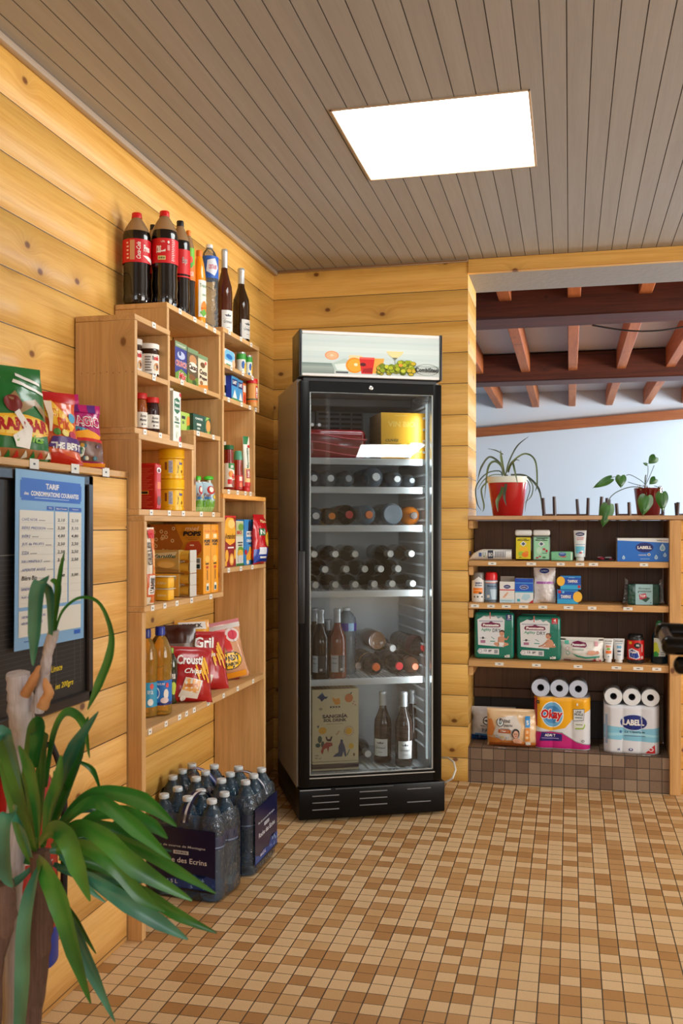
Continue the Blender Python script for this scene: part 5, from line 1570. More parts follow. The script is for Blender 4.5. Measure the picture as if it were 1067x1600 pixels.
# sweets on the boxed-out shelf
zt = 1.3455
X_ = -1.30
gb = [Rc(0.0, 0.84, 0.42, 0.87, WHT), Rc(0.0, 0.90, 0.42, 0.92, WHT), Pg([(0.62, 0.88), (0.95, 0.80), (0.95, 0.83), (0.64, 0.92)], WHT), Pg([(0.55, 0.80), (0.98, 0.70), (0.98, 0.73), (0.58, 0.84)], WHT),
      Pg([(0.45, 0.62), (0.6, 0.46), (0.8, 0.56), (0.95, 0.44), (0.98, 0.5), (0.84, 0.64), (0.62, 0.58), (0.55, 0.7)], (160, 130, 90)), El(0.5, 0.56, 0.12, 0.09, (120, 30, 26)), El(0.2, 0.68, 0.16, 0.07, (150, 176, 130)),
      El(0.5, 0.33, 0.56, 0.12, (246, 190, 40)), El(0.5, 0.33, 0.52, 0.095, (250, 214, 90)), Tx('CARAMBAR', 0.5, 0.34, 0.96, 0.14, (180, 20, 24), 0, 0.06), Tx('fruits', 0.7, 0.21, 0.4, 0.08, (120, 190, 40), 0.2, 0.03),
      Pg([(0.5, 0.46), (0.56, 0.5), (0.72, 0.3), (0.68, 0.1), (0.5, 0.12), (0.45, 0.22), (0.6, 0.30)], WHT), Rc(0.0, 0.02, 1, 0.10, (170, 110, 60))]
for k in range(9):
    gb.append(Pg([(0.03 + k * 0.11, 0.02), (0.10 + k * 0.11, 0.03), (0.07 + k * 0.11, 0.09)], [(30, 120, 50), (206, 50, 40), (230, 230, 210)][k % 3]))
bag('sweets_bag', 'big green sweets bag with red and yellow letters at the left edge', 'sweets bag', (X_ + 0.02, onX(8, 700, X_).y, zt + 0.0005), R(62), 0.20, 0.235, 0.06, P((16, 110, 40), 0.3, coat=0.3), gb, seed=31, rotx=R(-12), waist=0.0)
bag('sweets_bag', 'orange sweets bag with a red top, beside the big green bag', 'sweets bag', (X_ + 0.025, onX(72, 700, X_).y, zt + 0.0005), R(56), 0.15, 0.195, 0.065, P((226, 90, 20), 0.28, coat=0.3),
    [Rc(0, 0.84, 1, 1, (196, 20, 24)), Pg([(0.05, 0.82), (0.5, 0.86), (0.9, 0.5), (0.8, 0.38), (0.45, 0.5)], (248, 190, 50)), Tx('Crazy', 0.36, 0.68, 0.5, 0.2, (220, 90, 20), -0.2, 0.05), Tx('Crazy', 0.36, 0.68, 0.46, 0.17, (250, 206, 80), -0.2, 0.02), Tx('Pik', 0.66, 0.52, 0.26, 0.16, (210, 80, 20), 0, 0.04), El(0.86, 0.62, 0.08, 0.07, (90, 170, 210)), El(0.5, 0.40, 0.07, 0.045, (90, 150, 60)), El(0.66, 0.39, 0.07, 0.05, (240, 220, 120)), El(0.82, 0.38, 0.07, 0.05, (190, 60, 90)), Pg([(0.3, 0.2), (1, 0.16), (1, 0.34), (0.4, 0.34)], (76, 36, 120)), Tx('THE BEST', 0.66, 0.22, 0.62, 0.09, WHT, 0, 0.05), Pg([(0.0, 0.05), (0.5, 0.14), (1, 0.05), (1, 0.0), (0, 0.0)], (200, 40, 20)), Pg([(0.35, 0.84), (0.5, 0.84), (0.40, 0.4), (0.36, 0.4)], (250, 230, 210))], seed=32, rotx=R(-13))
pe = [Rc(0, 0.86, 1, 1, (190, 20, 110)), Rc(0.0, 0.86, 0.16, 1, (240, 110, 40)), Rc(0.3, 0.86, 0.5, 1, (110, 30, 120)), Rc(0.7, 0.86, 0.88, 1, (90, 40, 130)), Tx('MAGIC', 0.55, 0.70, 0.76, 0.18, WHT, 0, 0.07), Tx('MAGIC', 0.55, 0.70, 0.72, 0.15, (200, 30, 90), 0, 0.03), Tx('Flip', 0.45, 0.56, 0.3, 0.08, (60, 160, 190), 0.1, 0.04), Pg([(0.1, 0.42), (0.9, 0.42), (0.95, 0.48), (0.6, 0.56), (0.2, 0.5)], (246, 170, 40)), El(0.15, 0.46, 0.1, 0.05, WHT), Rc(0.02, 0.37, 0.98, 0.42, (206, 30, 30)), Rc(0.04, 0.08, 0.96, 0.37, (110, 70, 50)), El(0.4, 0.22, 0.09, 0.09, (226, 236, 226)), El(0.4, 0.22, 0.05, 0.05, (40, 130, 70))]
random.seed(9)
for k in range(14):
    pe.append(El(random.uniform(0.1, 0.9), random.choice([0.12, 0.16, 0.3, 0.33]), 0.05, 0.03, random.choice([(206, 160, 40), (90, 60, 90), (60, 120, 140), (206, 206, 180), (160, 50, 40)]), 10))
pe.append(Rc(0.03, 0.0, 0.97, 0.06, (240, 150, 30)))
bag('sweets_bag', 'pink and purple sweets bag, rightmost of the front sweets', 'sweets bag', (X_ + 0.035, onX(126, 700, X_ + 0.03).y, zt + 0.0005), R(50), 0.125, 0.175, 0.06, P((176, 24, 110), 0.28, coat=0.3), pe, seed=33, rotx=R(-12))
bag('sweets_bag', 'pink and orange sweets bag half hidden behind the rightmost pink one', 'sweets bag', (X_ - 0.01, onX(104, 700, X_ - 0.01).y, zt + 0.0005), R(50), 0.125, 0.205, 0.05, P((206, 40, 60), 0.28, coat=0.3), pe, seed=34, rotx=R(-12), roty=R(-4))
bag('sweets_bag', 'yellow-cornered sweets bag behind the pink bags against the shelf side', 'sweets bag', (X_ - 0.06, onX(134, 700, X_ - 0.06).y + 0.02, zt + 0.0005), R(50), 0.13, 0.195, 0.04, P((206, 176, 40), 0.28, coat=0.3), [Rc(0, 0.5, 0.6, 1, (60, 60, 110))], seed=35, rotx=R(-6))

# blackboard, price poster
T = thing('menu_board', 'framed blackboard lettered in chalk, hanging on the boxed-out wall', 'blackboard', (XB + 0.002, 1.9, 0.7), 0)
y0b, y1b, z0b, z1b = 1.20, 2.303, 0.735, 1.322
fmb = P((30, 22, 20), 0.35)


def bb(nm, y0, y1, z0, z1, x0, x1, mt, bev=0.0):
    m = MB()
    m.box(x0 - T.location.x, x1 - T.location.x, y0 - 1.9, y1 - 1.9, z0 - 0.7, z1 - 0.7, mt, bev)
    return m.build(nm, T)


for nm, a_ in (('frame', (y0b, y1b, z0b, z0b + 0.028)), ('frame', (y0b, y1b, z1b - 0.028, z1b)), ('frame', (y0b, y0b + 0.028, z0b, z1b)), ('frame', (y1b - 0.028, y1b, z0b, z1b))):
    bb(nm, a_[0], a_[1], a_[2], a_[3], XB + 0.002, XB + 0.020, fmb, 0.004)
bb('slate', y0b + 0.01, y1b - 0.01, z0b + 0.01, z1b - 0.01, XB + 0.003, XB + 0.010, P((26, 25, 27), 0.5))
be = [Tx('C', 0.575, 0.80, 0.06, 0.2, (216, 214, 208), 0.25, 0.04), Tx('C', 0.577, 0.802, 0.052, 0.17, (40, 36, 36), 0.25, 0.0), Tx('s', 0.968, 0.78, 0.035, 0.13, (226, 224, 218), 0.25, 0.03), Rc(0.03, 0.68, 0.99, 0.684, (120, 116, 112)),
      Tx('Aulne', 0.60, 0.315, 0.05, 0.03, (232, 206, 40), 0.2, 0.02), Tx('200gr', 0.605, 0.13, 0.05, 0.03, (232, 206, 40), 0.2, 0.02), Tx('les 200grs', 0.90, 0.055, 0.085, 0.035, (232, 206, 40), 0.2, 0.02), Tx('Limace', 0.865, 0.145, 0.05, 0.03, (232, 206, 40), 0.2, 0.02)]
for k in range(30):
    be.append(Rc(0.55, 0.66 - k * 0.021, 0.99, 0.6615 - k * 0.021, (88, 86, 86)))
for k, x_ in enumerate((0.86, 0.945, 0.975)):
    be.append(Rc(x_, 0.04, x_ + 0.0015, 0.66, (96, 94, 94)))
deco(T, 'chalk_lettering', plane_map((XB + 0.0102 - T.location.x, y0b + 0.03 - 1.9, z0b + 0.03 - 0.7), (0, 1, 0), (0, 0, 1)), y1b - y0b - 0.06, z1b - z0b - 0.06, be, off=0.0004, lay=0.00003, rough=0.8)
PW, PH = 0.316, 0.412
T = thing('price_poster', 'pale blue drinks price poster headed Tarif, taped over the blackboard', 'poster', (XB + 0.0235, 1.925, 0.908), 0)
T.rotation_euler = (R(-0.8), 0, 0)
m = MB()
m.box(0, 0.0006, 0, PW, 0, PH, P((128, 176, 220), 0.4))
m.build('paper', T)
ink = (40, 70, 150)
pe = [Rc(0.075, 0.83, 0.93, 0.955, (24, 96, 196)), Rc(0.06, 0.845, 0.945, 0.94, (24, 96, 196)), Tx('TARIF', 0.5, 0.918, 0.19, 0.032, WHT, 0, 0.03), Tx('des', 0.14, 0.87, 0.06, 0.018, WHT, 0, 0.02), Tx('CONSOMMATIONS COURANTES', 0.55, 0.872, 0.70, 0.028, WHT, 0, 0.03), Rc(0.25, 0.845, 0.75, 0.849, (170, 200, 236)),
      Rc(0.42, 0.782, 0.52, 0.805, (24, 86, 186)), Rc(0.54, 0.782, 0.73, 0.805, (24, 86, 186)), Rc(0.75, 0.782, 0.945, 0.805, (24, 86, 186)), Tx('TTC', 0.47, 0.793, 0.05, 0.01, WHT), Tx('Salle et Terrasse', 0.635, 0.793, 0.16, 0.009, WHT), Tx('Comptoir', 0.85, 0.793, 0.1, 0.009, WHT),
      Rc(0.05, 0.235, 0.52, 0.775, (222, 222, 214)), Rc(0.54, 0.235, 0.73, 0.775, (222, 222, 214)), Rc(0.75, 0.235, 0.945, 0.775, (222, 222, 214)), Rc(0.05, 0.07, 0.945, 0.215, (222, 222, 214)), Rc(0.84, 0.035, 0.94, 0.06, (24, 96, 196)), Rc(0.12, 0.04, 0.24, 0.045, (40, 90, 170))]
rows = [('CAFÉ NOIR', '2,10', '2,10'), ('BIÈRE PRESSION', '3,20', '3,10'), ('BIÈRE', '4,80', '4,80'), ('JUS de FRUITS', '2,50', '2,50'), ('SODA', '2,50', '2,50'), ('EAU MINÉRALE', '2,50', '2,50'), ('APÉRITIF ANISÉ', '', ''), ('Bière Bio', '3,00', '3,00')]
for k, (n1, n2, n3) in enumerate(rows):
    yy = 0.725 - k * 0.047
    hand = k == 7
    pe.append(Tx(n1, 0.08 + 0.0115 * len(n1), yy, 0.023 * len(n1), 0.019 if not hand else 0.024, BLK if hand else ink, 0.15, 0.02 if hand else 0.0))
    pe.append(Rc(0.1 + 0.023 * len(n1), yy - 0.006, 0.19 + 0.023 * len(n1), yy - 0.003, (90, 90, 110)))
    if n2:
        pe.append(Tx(n2, 0.63, yy, 0.11, 0.021, BLK, 0.1, 0.02))
        pe.append(Tx(n3, 0.84, yy, 0.11, 0.021, BLK, 0.1, 0.02))
for k in range(11):
    yy = 0.706 - k * 0.045
    for a_, b_ in ((0.06, 0.51), (0.55, 0.72), (0.76, 0.935)):
        pe.append(Rc(a_, yy, b_, yy + 0.0015, (190, 188, 184)))
pe += [Tx('SANDWICH', 0.15, 0.335, 0.16, 0.016, ink), Tx('PLAT du JOUR', 0.17, 0.288, 0.19, 0.016, ink), Tx('HEURES D OUVERTURE', 0.24, 0.18, 0.32, 0.013, ink), Tx('HEURES de SERVICE', 0.22, 0.145, 0.28, 0.013, ink)]
deco(T, 'printed_table', plane_map((0.0007, 0, 0), (0, 1, 0), (0, 0, 1)), PW, PH, pe, off=0.0003, lay=0.00003)

# shrink-wrapped packs of water on the floor
film = CLEAR((238, 242, 246), 0.04, 0.06, 1.4, bump=0.9, body=(220, 228, 236))


def waterpack(label, cx, cy, rz, nx, ny, seedlab, band=(10, 18, 62), withfront=True, h_=0.315, tint=(168, 206, 232), handle=(20, 30, 70)):
    """a shrink pack: bottles (each with its cap and label) parts of one pack, film, printed band, handle"""
    T = thing('water_pack', label, 'water pack', (cx, cy, 0.0005), rz, 'shrink-wrapped packs of water bottles')
    r_ = 0.043
    prof = [(r_ * 0.5, 0.004), (r_ * 0.85, 0), (r_ * 0.98, h_ * 0.03)]
    for k in range(7):
        q = 0.08 + 0.5 * k / 7
        prof += [(r_, h_ * q), (r_ * 0.93, h_ * (q + 0.035))]
    prof += [(r_, h_ * 0.60), (r_, h_ * 0.72), (r_ * 0.90, h_ * 0.80), (r_ * 0.6, h_ * 0.89), (r_ * 0.35, h_ * 0.94), (r_ * 0.33, h_ * 0.965)]
    gl = CLEAR(tint, 0.12, 0.05, 1.55, bump=0.4, body=(120, 164, 196))
    for i in range(nx):
        for j_ in range(ny):
            x = (i - (nx - 1) / 2) * 0.0875
            yv = (j_ - (ny - 1) / 2) * 0.0875
            b = MB().lathe(prof, gl, 18).build('bottle', T, loc=(x, yv, 0.001))
            MB().lathe([(r_ * 0.37, h_ * 0.955), (r_ * 0.39, h_ * 0.96), (r_ * 0.39, h_ * 0.992), (r_ * 0.36, h_), (0.0001, h_)], P((206, 216, 222), 0.35), 14).build('cap', b)
            deco(b, 'label', cyl_map(r_ * 1.01, h_ * 0.52, r_ * 6.2), r_ * 6.2, h_ * 0.13, [Rc(0, 0, 1, 1, (18, 34, 80)), Rc(0, 0.1, 1, 0.2, (150, 170, 200)), Tx('Ecrins', 0.5, 0.6, 0.16, 0.4, (200, 210, 225), 0.2)], step=r_ * 0.3)
    W_, D_ = nx * 0.0875 + 0.004, ny * 0.0875 + 0.004
    # film: side skin up to the shoulders, following the corners
    def ringp(z, s_, n=48):
        out = []
        for k in range(n):
            a = 2 * PI * (k + 0.5) / n
            ca, sa = math.cos(a), math.sin(a)
            e = 0.22
            x = W_ / 2 * s_ * math.copysign(abs(ca) ** e, ca)
            yv = D_ / 2 * s_ * math.copysign(abs(sa) ** e, sa)
            nn = 0.0015 * math.sin(k * 2.3 + z * 60)
            out.append(Vector((x * (1 + nn), yv * (1 + nn), z)))
        return out
    m = MB()
    prev = None
    for z, s_ in ((0.002, 0.96), (0.012, 1.0), (0.06, 1.003), (0.12, 1.0), (0.18, 1.002), (0.232, 1.0), (0.252, 0.97), (0.270, 0.90)):
        ring = [m.bm.verts.new(p) for p in ringp(z, s_)]
        if prev:
            for k in range(48):
                m.bm.faces.new((prev[k], prev[(k + 1) % 48], ring[(k + 1) % 48], ring[k])).material_index = m.mi(film)
        prev = ring
    m.build('shrink_film', T)
    # printed dark band on the two long faces (local -Y is the lettered front)
    els = [Rc(0.0, 0.0, 1, 1, band), Tx('Eau de source de Montagne', 0.5, 0.70, 0.72, 0.05, (190, 196, 206), 0.1), Rc(0.40, 0.575, 0.62, 0.635, (200, 204, 210)), Tx('SOURCE', 0.51, 0.605, 0.17, 0.03, (20, 26, 60), 0, 0.03), Tx('Roche des Ecrins', 0.52, 0.48, 0.72, 0.085, (224, 226, 230), 0, 0.01),
           Pg([(0, 0), (1, 0), (1, 0.24), (0.88, 0.27), (0.78, 0.2), (0.7, 0.28), (0.6, 0.14), (0.4, 0.18), (0.2, 0.12), (0, 0.2)], (24, 60, 130)), Tx('6x1,5 L', 0.34, 0.12, 0.24, 0.07, (200, 210, 230), 0, 0.02)]
    random.seed(seedlab)
    for k in range(14):
        gx_, gy_ = random.uniform(0.6, 0.98), random.uniform(0.03, 0.2)
        els.append(Pg([(gx_, gy_), (gx_ + 0.05, gy_ + 0.02), (gx_ + 0.02, gy_ + 0.07)], random.choice([(70, 110, 180), (120, 160, 210), (40, 80, 160)])))
    els.append(Rc(0, 0, 1, 0.035, (8, 12, 34)))
    for sg in (1, -1):
        o_ = Vector((-W_ / 2 * sg * 0.94, -D_ / 2 * sg * 1.004, 0.032))
        deco(T, 'printed_band', plane_map(o_, (sg, 0, 0), (0, 0, 1)), W_ * 0.94, 0.195, els, off=0.0015 if sg else 0, lay=0.0001, rough=0.25)
    # carrying strap
    m = MB()
    n = 14
    L1 = [Vector((0.012, D_ * 0.5 * (2 * k / n - 1), 0.245 + 0.075 * math.sin(PI * k / n) ** 0.6)) for k in range(n + 1)]
    ixh = m.mi(P(handle, 0.4))
    ixw = m.mi(P((214, 216, 220), 0.4))
    for k in range(n):
        a1, a2 = L1[k], L1[k + 1]
        for s0, s1, ix in ((-0.014, -0.004, ixh), (-0.004, 0.004, ixw), (0.004, 0.014, ixh)):
            vs = [m.bm.verts.new(p) for p in (a1 + Vector((s0, 0, 0)), a1 + Vector((s1, 0, 0)), a2 + Vector((s1, 0, 0)), a2 + Vector((s0, 0, 0)))]
            m.bm.faces.new(vs).material_index = ix
    m.build('carrying_strap', T)
    return T
waterpack('front pack of water bottles, its dark blue lettered face towards the viewer', -1.196, 2.948, R(-7), 3, 2, 1)
waterpack('farther pack of water bottles, turned sideways beside the open floor', -1.128, 3.222, R(90), 3, 2, 2)
waterpack('rear pack of water bottles against the log wall, with a white strap', -1.310, 3.225, R(90), 3, 2, 3, band=(120, 110, 100), tint=(214, 206, 190), handle=(60, 80, 160))

# ================================================================== PRODUCTS ON THE RIGHT
Z1, Z2, Z3 = 1.0305, 0.8345, 0.5705


def fity(a_, b_, ytop, Yf, z0):
    p0, p1 = onY(a_, 800, Yf), onY(b_, 800, Yf)
    return (p0.x + p1.x) / 2, p1.x - p0.x, onY((a_ + b_) / 2, ytop, Yf).z - z0


def cy(name, label, cat, a_, b_, ytop, Yf, z0, d, base, front=None, side=None, **k):
    x, w, h = fity(a_, b_, ytop, Yf, z0)
    return carton(name, label, cat, (x, Yf + d / 2, z0 + 0.0004), 0, w, d, h, base, front, side, **k)


YR = YS + 0.03
# lying white lotion bottle
x, w_, h_ = fity(732, 799, 858, YR, Z1)
T = thing('lotion_bottle', 'white lotion bottle lying on its side at the left of the top shelf', 'bottle', (x, YR + 0.035, Z1 + 0.0004), 0)
m = MB()
pr = []
for k in range(13):
    q = k / 12
    rr = 0.98 if q > 0.3 else (q / 0.3) ** 0.5 * 0.9 + 0.08
    pr.append((q, rr))
prev = None
for q, rr in pr:
    ring = [m.bm.verts.new((-w_ / 2 + w_ * q, 0.03 * rr * math.cos(a_ * 2 * PI / 16), h_ / 2 * (1 - (1 - rr) * 0.4) + h_ / 2 * rr * math.sin(a_ * 2 * PI / 16) * 1.0 - h_ * 0.5 * (1 - rr) * 0.6)) for a_ in range(16)]
    for v in ring:
        v.co.z = max(v.co.z, 0.0005)
    if prev:
        for k in range(16):
            m.bm.faces.new((prev[k], prev[(k + 1) % 16], ring[(k + 1) % 16], ring[k])).material_index = m.mi(P((232, 232, 228), 0.3))
    prev = ring
m.bm.faces.new(prev).material_index = 0
m.build('bottle_body', T)
deco(T, 'label', plane_map((-w_ / 2 + w_ * 0.2, -0.0305, 0.004), (1, 0, 0), (0, 0, 1)), w_ * 0.75, h_ * 0.85,
     [Rc(0.05, 0.3, 0.14, 0.7, (60, 90, 150)), Tx('U', 0.22, 0.5, 0.08, 0.5, (60, 110, 70), 0, 0.02), Rc(0.33, 0.1, 0.50, 0.95, (40, 50, 70)), Tx('BIO', 0.42, 0.5, 0.12, 0.4, WHT)] + [Rc(0.56 + 0.05 * k, 0.2, 0.58 + 0.05 * k, 0.85, (50, 60, 90)) for k in range(7)], off=0.0008)
MB().box(-0.012, 0.012, -0.012, 0.012, 0, 0.02, P((30, 50, 110), 0.4), 0.004, 2).build('cap', T, loc=(-w_ / 2 - 0.006, 0, 0.022))


def gel(label, a_, b_, lab, els, tint):
    x, w_, h_ = fity(a_, b_, 828, YR, Z1)
    T = thing('shower_gel', label, 'bottle', (x, YR + 0.025, Z1 + 0.0004), 0)
    MB().box(-w_ / 2, w_ / 2, -0.02, 0.02, 0, h_ * 0.79, CLEAR(tint, 0.5, 0.05, body=tint), 0.008, 3).build('bottle_body', T)
    MB().box(-w_ / 2 + 0.001, w_ / 2 - 0.001, -0.02, 0.02, h_ * 0.80, h_, P((226, 228, 226), 0.3), 0.009, 3).build('cap', T)
    deco(T, 'label', plane_map((-w_ / 2 + 0.006, -0.0202, h_ * 0.05), (1, 0, 0), (0, 0, 1)), w_ - 0.012, h_ * 0.70, [Rc(0, 0, 1, 1, lab)] + els, off=0.0004)


pd = [Tx('Le Petit', 0.5, 0.94, 0.5, 0.06, BLK), Tx('Marseillais', 0.5, 0.88, 0.8, 0.07, BLK, 0.1, 0.03), Pg([(0.5, 0.58), (0.72, 0.70), (0.5, 0.84), (0.28, 0.70)], (230, 232, 232)), Pg([(0.5, 0.62), (0.64, 0.70), (0.5, 0.79), (0.36, 0.70)], (70, 90, 110))]
gel('shower gel with a yellow label and citrus picture, white cap', 804, 831, (222, 206, 20), pd + [Rc(0.25, 0.38, 0.8, 0.56, (246, 190, 40)), El(0.35, 0.24, 0.2, 0.1, (150, 190, 60)), El(0.62, 0.2, 0.22, 0.12, (240, 120, 20)), El(0.72, 0.3, 0.14, 0.07, (236, 140, 40)), Rc(0.2, 0.06, 0.4, 0.09, (60, 110, 40))], (70, 60, 24))
gel('shower gel with a mint green label and red almonds, white cap', 832, 859.5, (156, 214, 178), [Rc(0.15, 0.95, 0.95, 0.99, (24, 70, 50))] + pd + [El(0.35, 0.4, 0.18, 0.16, (190, 226, 200)), El(0.68, 0.46, 0.1, 0.05, (180, 50, 60)), El(0.85, 0.38, 0.08, 0.06, (170, 40, 50)), El(0.4, 0.12, 0.08, 0.035, (190, 50, 60)), El(0.22, 0.06, 0.1, 0.04, (180, 50, 60)), El(0.68, 0.08, 0.12, 0.04, (60, 120, 60)), Rc(0.55, 0.26, 0.9, 0.29, (90, 130, 110))], (150, 190, 170))
cy('soap_box', 'small mint green soap box between the mint shower gel and the white tube', 'box', 860.5, 895, 862, YR, Z1, 0.04, (120, 194, 150), [El(0.52, 0.72, 0.17, 0.22, (40, 70, 150)), El(0.52, 0.8, 0.13, 0.12, (120, 150, 200)), Pg([(0.3, 0.45), (0.75, 0.55), (0.62, 0.35)], (190, 90, 90)), Rc(0.9, 0.1, 0.96, 0.9, (226, 236, 226)), Rc(0.05, 0.2, 0.2, 0.24, (60, 120, 90))], bev=0.004)
x, w_, h_ = fity(896, 916.5, 829, YR, Z1)
le = El(0.5, 0.86, 0.36, 0.07, (20, 40, 110))
tube_('hand_cream_tube', 'white and light blue cream tube standing on its cap', (x, YR + 0.03, Z1 + 0.0004), 0, w_, h_, (224, 232, 236), (230, 236, 236), [le, Tx('LABELL', 0.5, 0.86, 0.5, 0.045, WHT, 0, 0.03), Tx('CREME', 0.52, 0.72, 0.6, 0.04, (210, 80, 90)), Tx('MAINS', 0.52, 0.66, 0.5, 0.035, (210, 80, 90)), Rc(0.15, 0.46, 0.9, 0.48, (110, 150, 180)), Rc(0.12, 0.14, 0.88, 0.4, (110, 196, 222)), El(0.68, 0.2, 0.12, 0.05, (240, 240, 240)), El(0.55, 0.16, 0.14, 0.03, (190, 60, 80))])
# flat cards of hair ties
x, w_, h_ = fity(929, 960, 870, YR, Z1)
T = thing('hair_tie_pack', 'flat dark packets of hair ties lying left of the big blue box', 'packet', (x, YR + 0.05, Z1 + 0.0004), 0)
MB().box(-w_ / 2, w_ / 2, -0.04, 0.04, 0, 0.006, P((40, 34, 36), 0.3), 0.002).build('backing_card', T)
random.seed(2)
m = MB()
for k in range(18):
    a_ = random.uniform(-w_ / 2 + 0.012, w_ / 2 - 0.012)
    m.lathe([(0.006, 0), (0.010, 0.003), (0.006, 0.006), (0.004, 0.003)], P(random.choice([(150, 40, 60), (40, 40, 60), (190, 190, 200), (180, 60, 80)]), 0.4), 10, Matrix.Translation((a_, random.uniform(-0.037, 0.02), 0.006 + 0.003 * (k % 3))), closed=False)
m.build('hair_ties', T)
drop = lambda cx, cy_, s: Pg([(cx, cy_ + s * 0.2 * 7), (cx + s * 0.36, cy_ + s * 0.2), (cx + s * 0.4, cy_ - s * 0.5), (cx + s * 0.2, cy_ - s * 1.1), (cx - s * 0.2, cy_ - s * 1.1), (cx - s * 0.4, cy_ - s * 0.5), (cx - s * 0.36, cy_ + s * 0.2)], (206, 232, 246))
drop2 = lambda cx, cy_, s: Pg([(cx, cy_ + s * 0.9), (cx + s * 0.26, cy_ + s * 0.1), (cx + s * 0.28, cy_ - s * 0.4), (cx + s * 0.14, cy_ - s * 0.8), (cx - s * 0.14, cy_ - s * 0.8), (cx - s * 0.28, cy_ - s * 0.4), (cx - s * 0.26, cy_ + s * 0.1)], (130, 190, 226))
cy('tissue_box', 'large bright blue box with white water drops at the right end of the top shelf', 'box', 964.5, 1046.5, 841, YR - 0.006, Z1, 0.12, (226, 232, 236),
   [Rc(0, 0, 1, 1, (28, 110, 206)), Pg([(0, 0.90), (0.45, 0.86), (1.0, 0.80), (1, 1), (0, 1)], (230, 236, 238)), Tx('boite', 0.80, 0.91, 0.09, 0.05, (40, 40, 60), 0, 0.03), Tx('pratique', 0.90, 0.89, 0.12, 0.06, (150, 50, 60)), El(0.52, 0.60, 0.17, 0.21, (18, 30, 110)), Tx('LABELL', 0.52, 0.60, 0.27, 0.13, WHT, 0, 0.05), Tx('cotons', 0.48, 0.28, 0.15, 0.055, WHT, 0.1, 0.01), El(0.605, 0.30, 0.03, 0.055, WHT), Pg([(0.605, 0.26), (0.625, 0.30), (0.605, 0.34), (0.585, 0.30)], (20, 60, 90)), Rc(0.44, 0.10, 0.62, 0.125, (150, 190, 230)),
    drop(0.86, 0.60, 0.13), drop2(0.86, 0.59, 0.12), drop(0.74, 0.19, 0.08), drop2(0.74, 0.19, 0.075), drop(0.905, 0.29, 0.075), drop2(0.905, 0.285, 0.07), drop(0.12, 0.17, 0.07), drop2(0.12, 0.165, 0.065)],
   [Rc(0, 0, 1, 1, (214, 220, 230)), Rc(0.8, 0, 1, 1, (40, 70, 130))])

# second shelf
def deo(label, a_, b_, capc, base, els, capf=0.3):
    x, w_, h_ = fity(a_, b_, 894, YR, Z2)
    r_ = w_ / 2
    vessel('deodorant', label, 'spray can', (x, YR + r_, Z2 + 0.0004), R(8),
           [('can', [(r_ * 0.95, 0), (r_, 0.003), (r_, h_ * (1 - capf)), (r_ * 0.93, h_ * (1 - capf) + 0.004)], P(base, 0.3)), ('cap', [(r_ * 0.97, h_ * (1 - capf) + 0.004), (r_ * 0.98, h_ * 0.9), (r_ * 0.85, h_ * 0.98), (r_ * 0.4, h_), (0.0001, h_)], P(capc, 0.3))],
           [('label', r_ * 1.01, 0.004, h_ * (1 - capf), base, els)])


deo('white deodorant with a grey clear cap and an orange square, leftmost on the second shelf', 736, 756.5, (120, 116, 110), (228, 226, 222), [Tx('BIEN', 0.5, 0.9, 0.16, 0.08, (40, 50, 110), 0, 0.05), Tx('ÊTRE', 0.5, 0.79, 0.16, 0.08, (40, 50, 110), 0, 0.05), Rc(0.36, 0.38, 0.60, 0.66, (240, 130, 30)), Rc(0.38, 0.52, 0.58, 0.55, (250, 200, 150)), El(0.54, 0.40, 0.04, 0.05, (60, 50, 40)), El(0.4, 0.22, 0.02, 0.04, (60, 60, 60)), El(0.48, 0.22, 0.02, 0.04, (40, 40, 40)), El(0.58, 0.22, 0.02, 0.04, (60, 60, 60)), Pg([(0.36, 1.0), (0.5, 1.22), (0.64, 1.0)], (228, 226, 222))])
deo('blue-grey deodorant spray with a bright red cap', 757, 776.5, (220, 18, 24), (132, 160, 184), [Rc(0, 0.93, 1, 1, WHT), Rc(0.3, 0.9, 0.7, 0.93, (206, 40, 40)), Tx('Mennen', 0.5, 0.76, 0.24, 0.08, (40, 60, 110), 0, 0.03), Tx('pour lui', 0.48, 0.66, 0.18, 0.04, (60, 80, 120)), Pg([(0.5, 0.1), (0.62, 0.1), (0.66, 0.6), (0.46, 0.6)], (190, 214, 230)), Rc(0, 0, 1, 0.08, (90, 100, 110)), Lines(0.38, 0.1, 0.45, 0.4, 1, WHT)[0]])
cy('plaster_box', 'white box of sticking plasters with a hanging hole and a red stripe', 'box', 780.5, 804, 909, YR, Z2, 0.04, (228, 228, 224),
   [Rc(0, 0, 1, 1, (232, 230, 226)), Rc(0, 0.58, 1, 0.63, (206, 40, 50)), El(0.5, 0.76, 0.23, 0.09, (20, 40, 120)), Tx('LABELL', 0.5, 0.76, 0.3, 0.045, WHT), Pg([(0.2, 0.26), (0.32, 0.22), (0.6, 0.46), (0.52, 0.52)], (230, 180, 150)), El(0.4, 0.37, 0.05, 0.03, (206, 150, 120)), Rc(0, 0, 1, 0.16, (190, 222, 236)), Rc(0.1, 0.08, 0.8, 0.1, (120, 160, 180))])
x, w_, h_ = fity(782, 804, 901, YR, Z2)
o = MB().box(-w_ / 2, w_ / 2, -0.0005, 0.0005, 0, 0.022, P((150, 140, 130), 0.5)).build('hanging_flap', bpy.data.objects['plaster_box'], loc=(0, 0.01, h_ - 0.022))
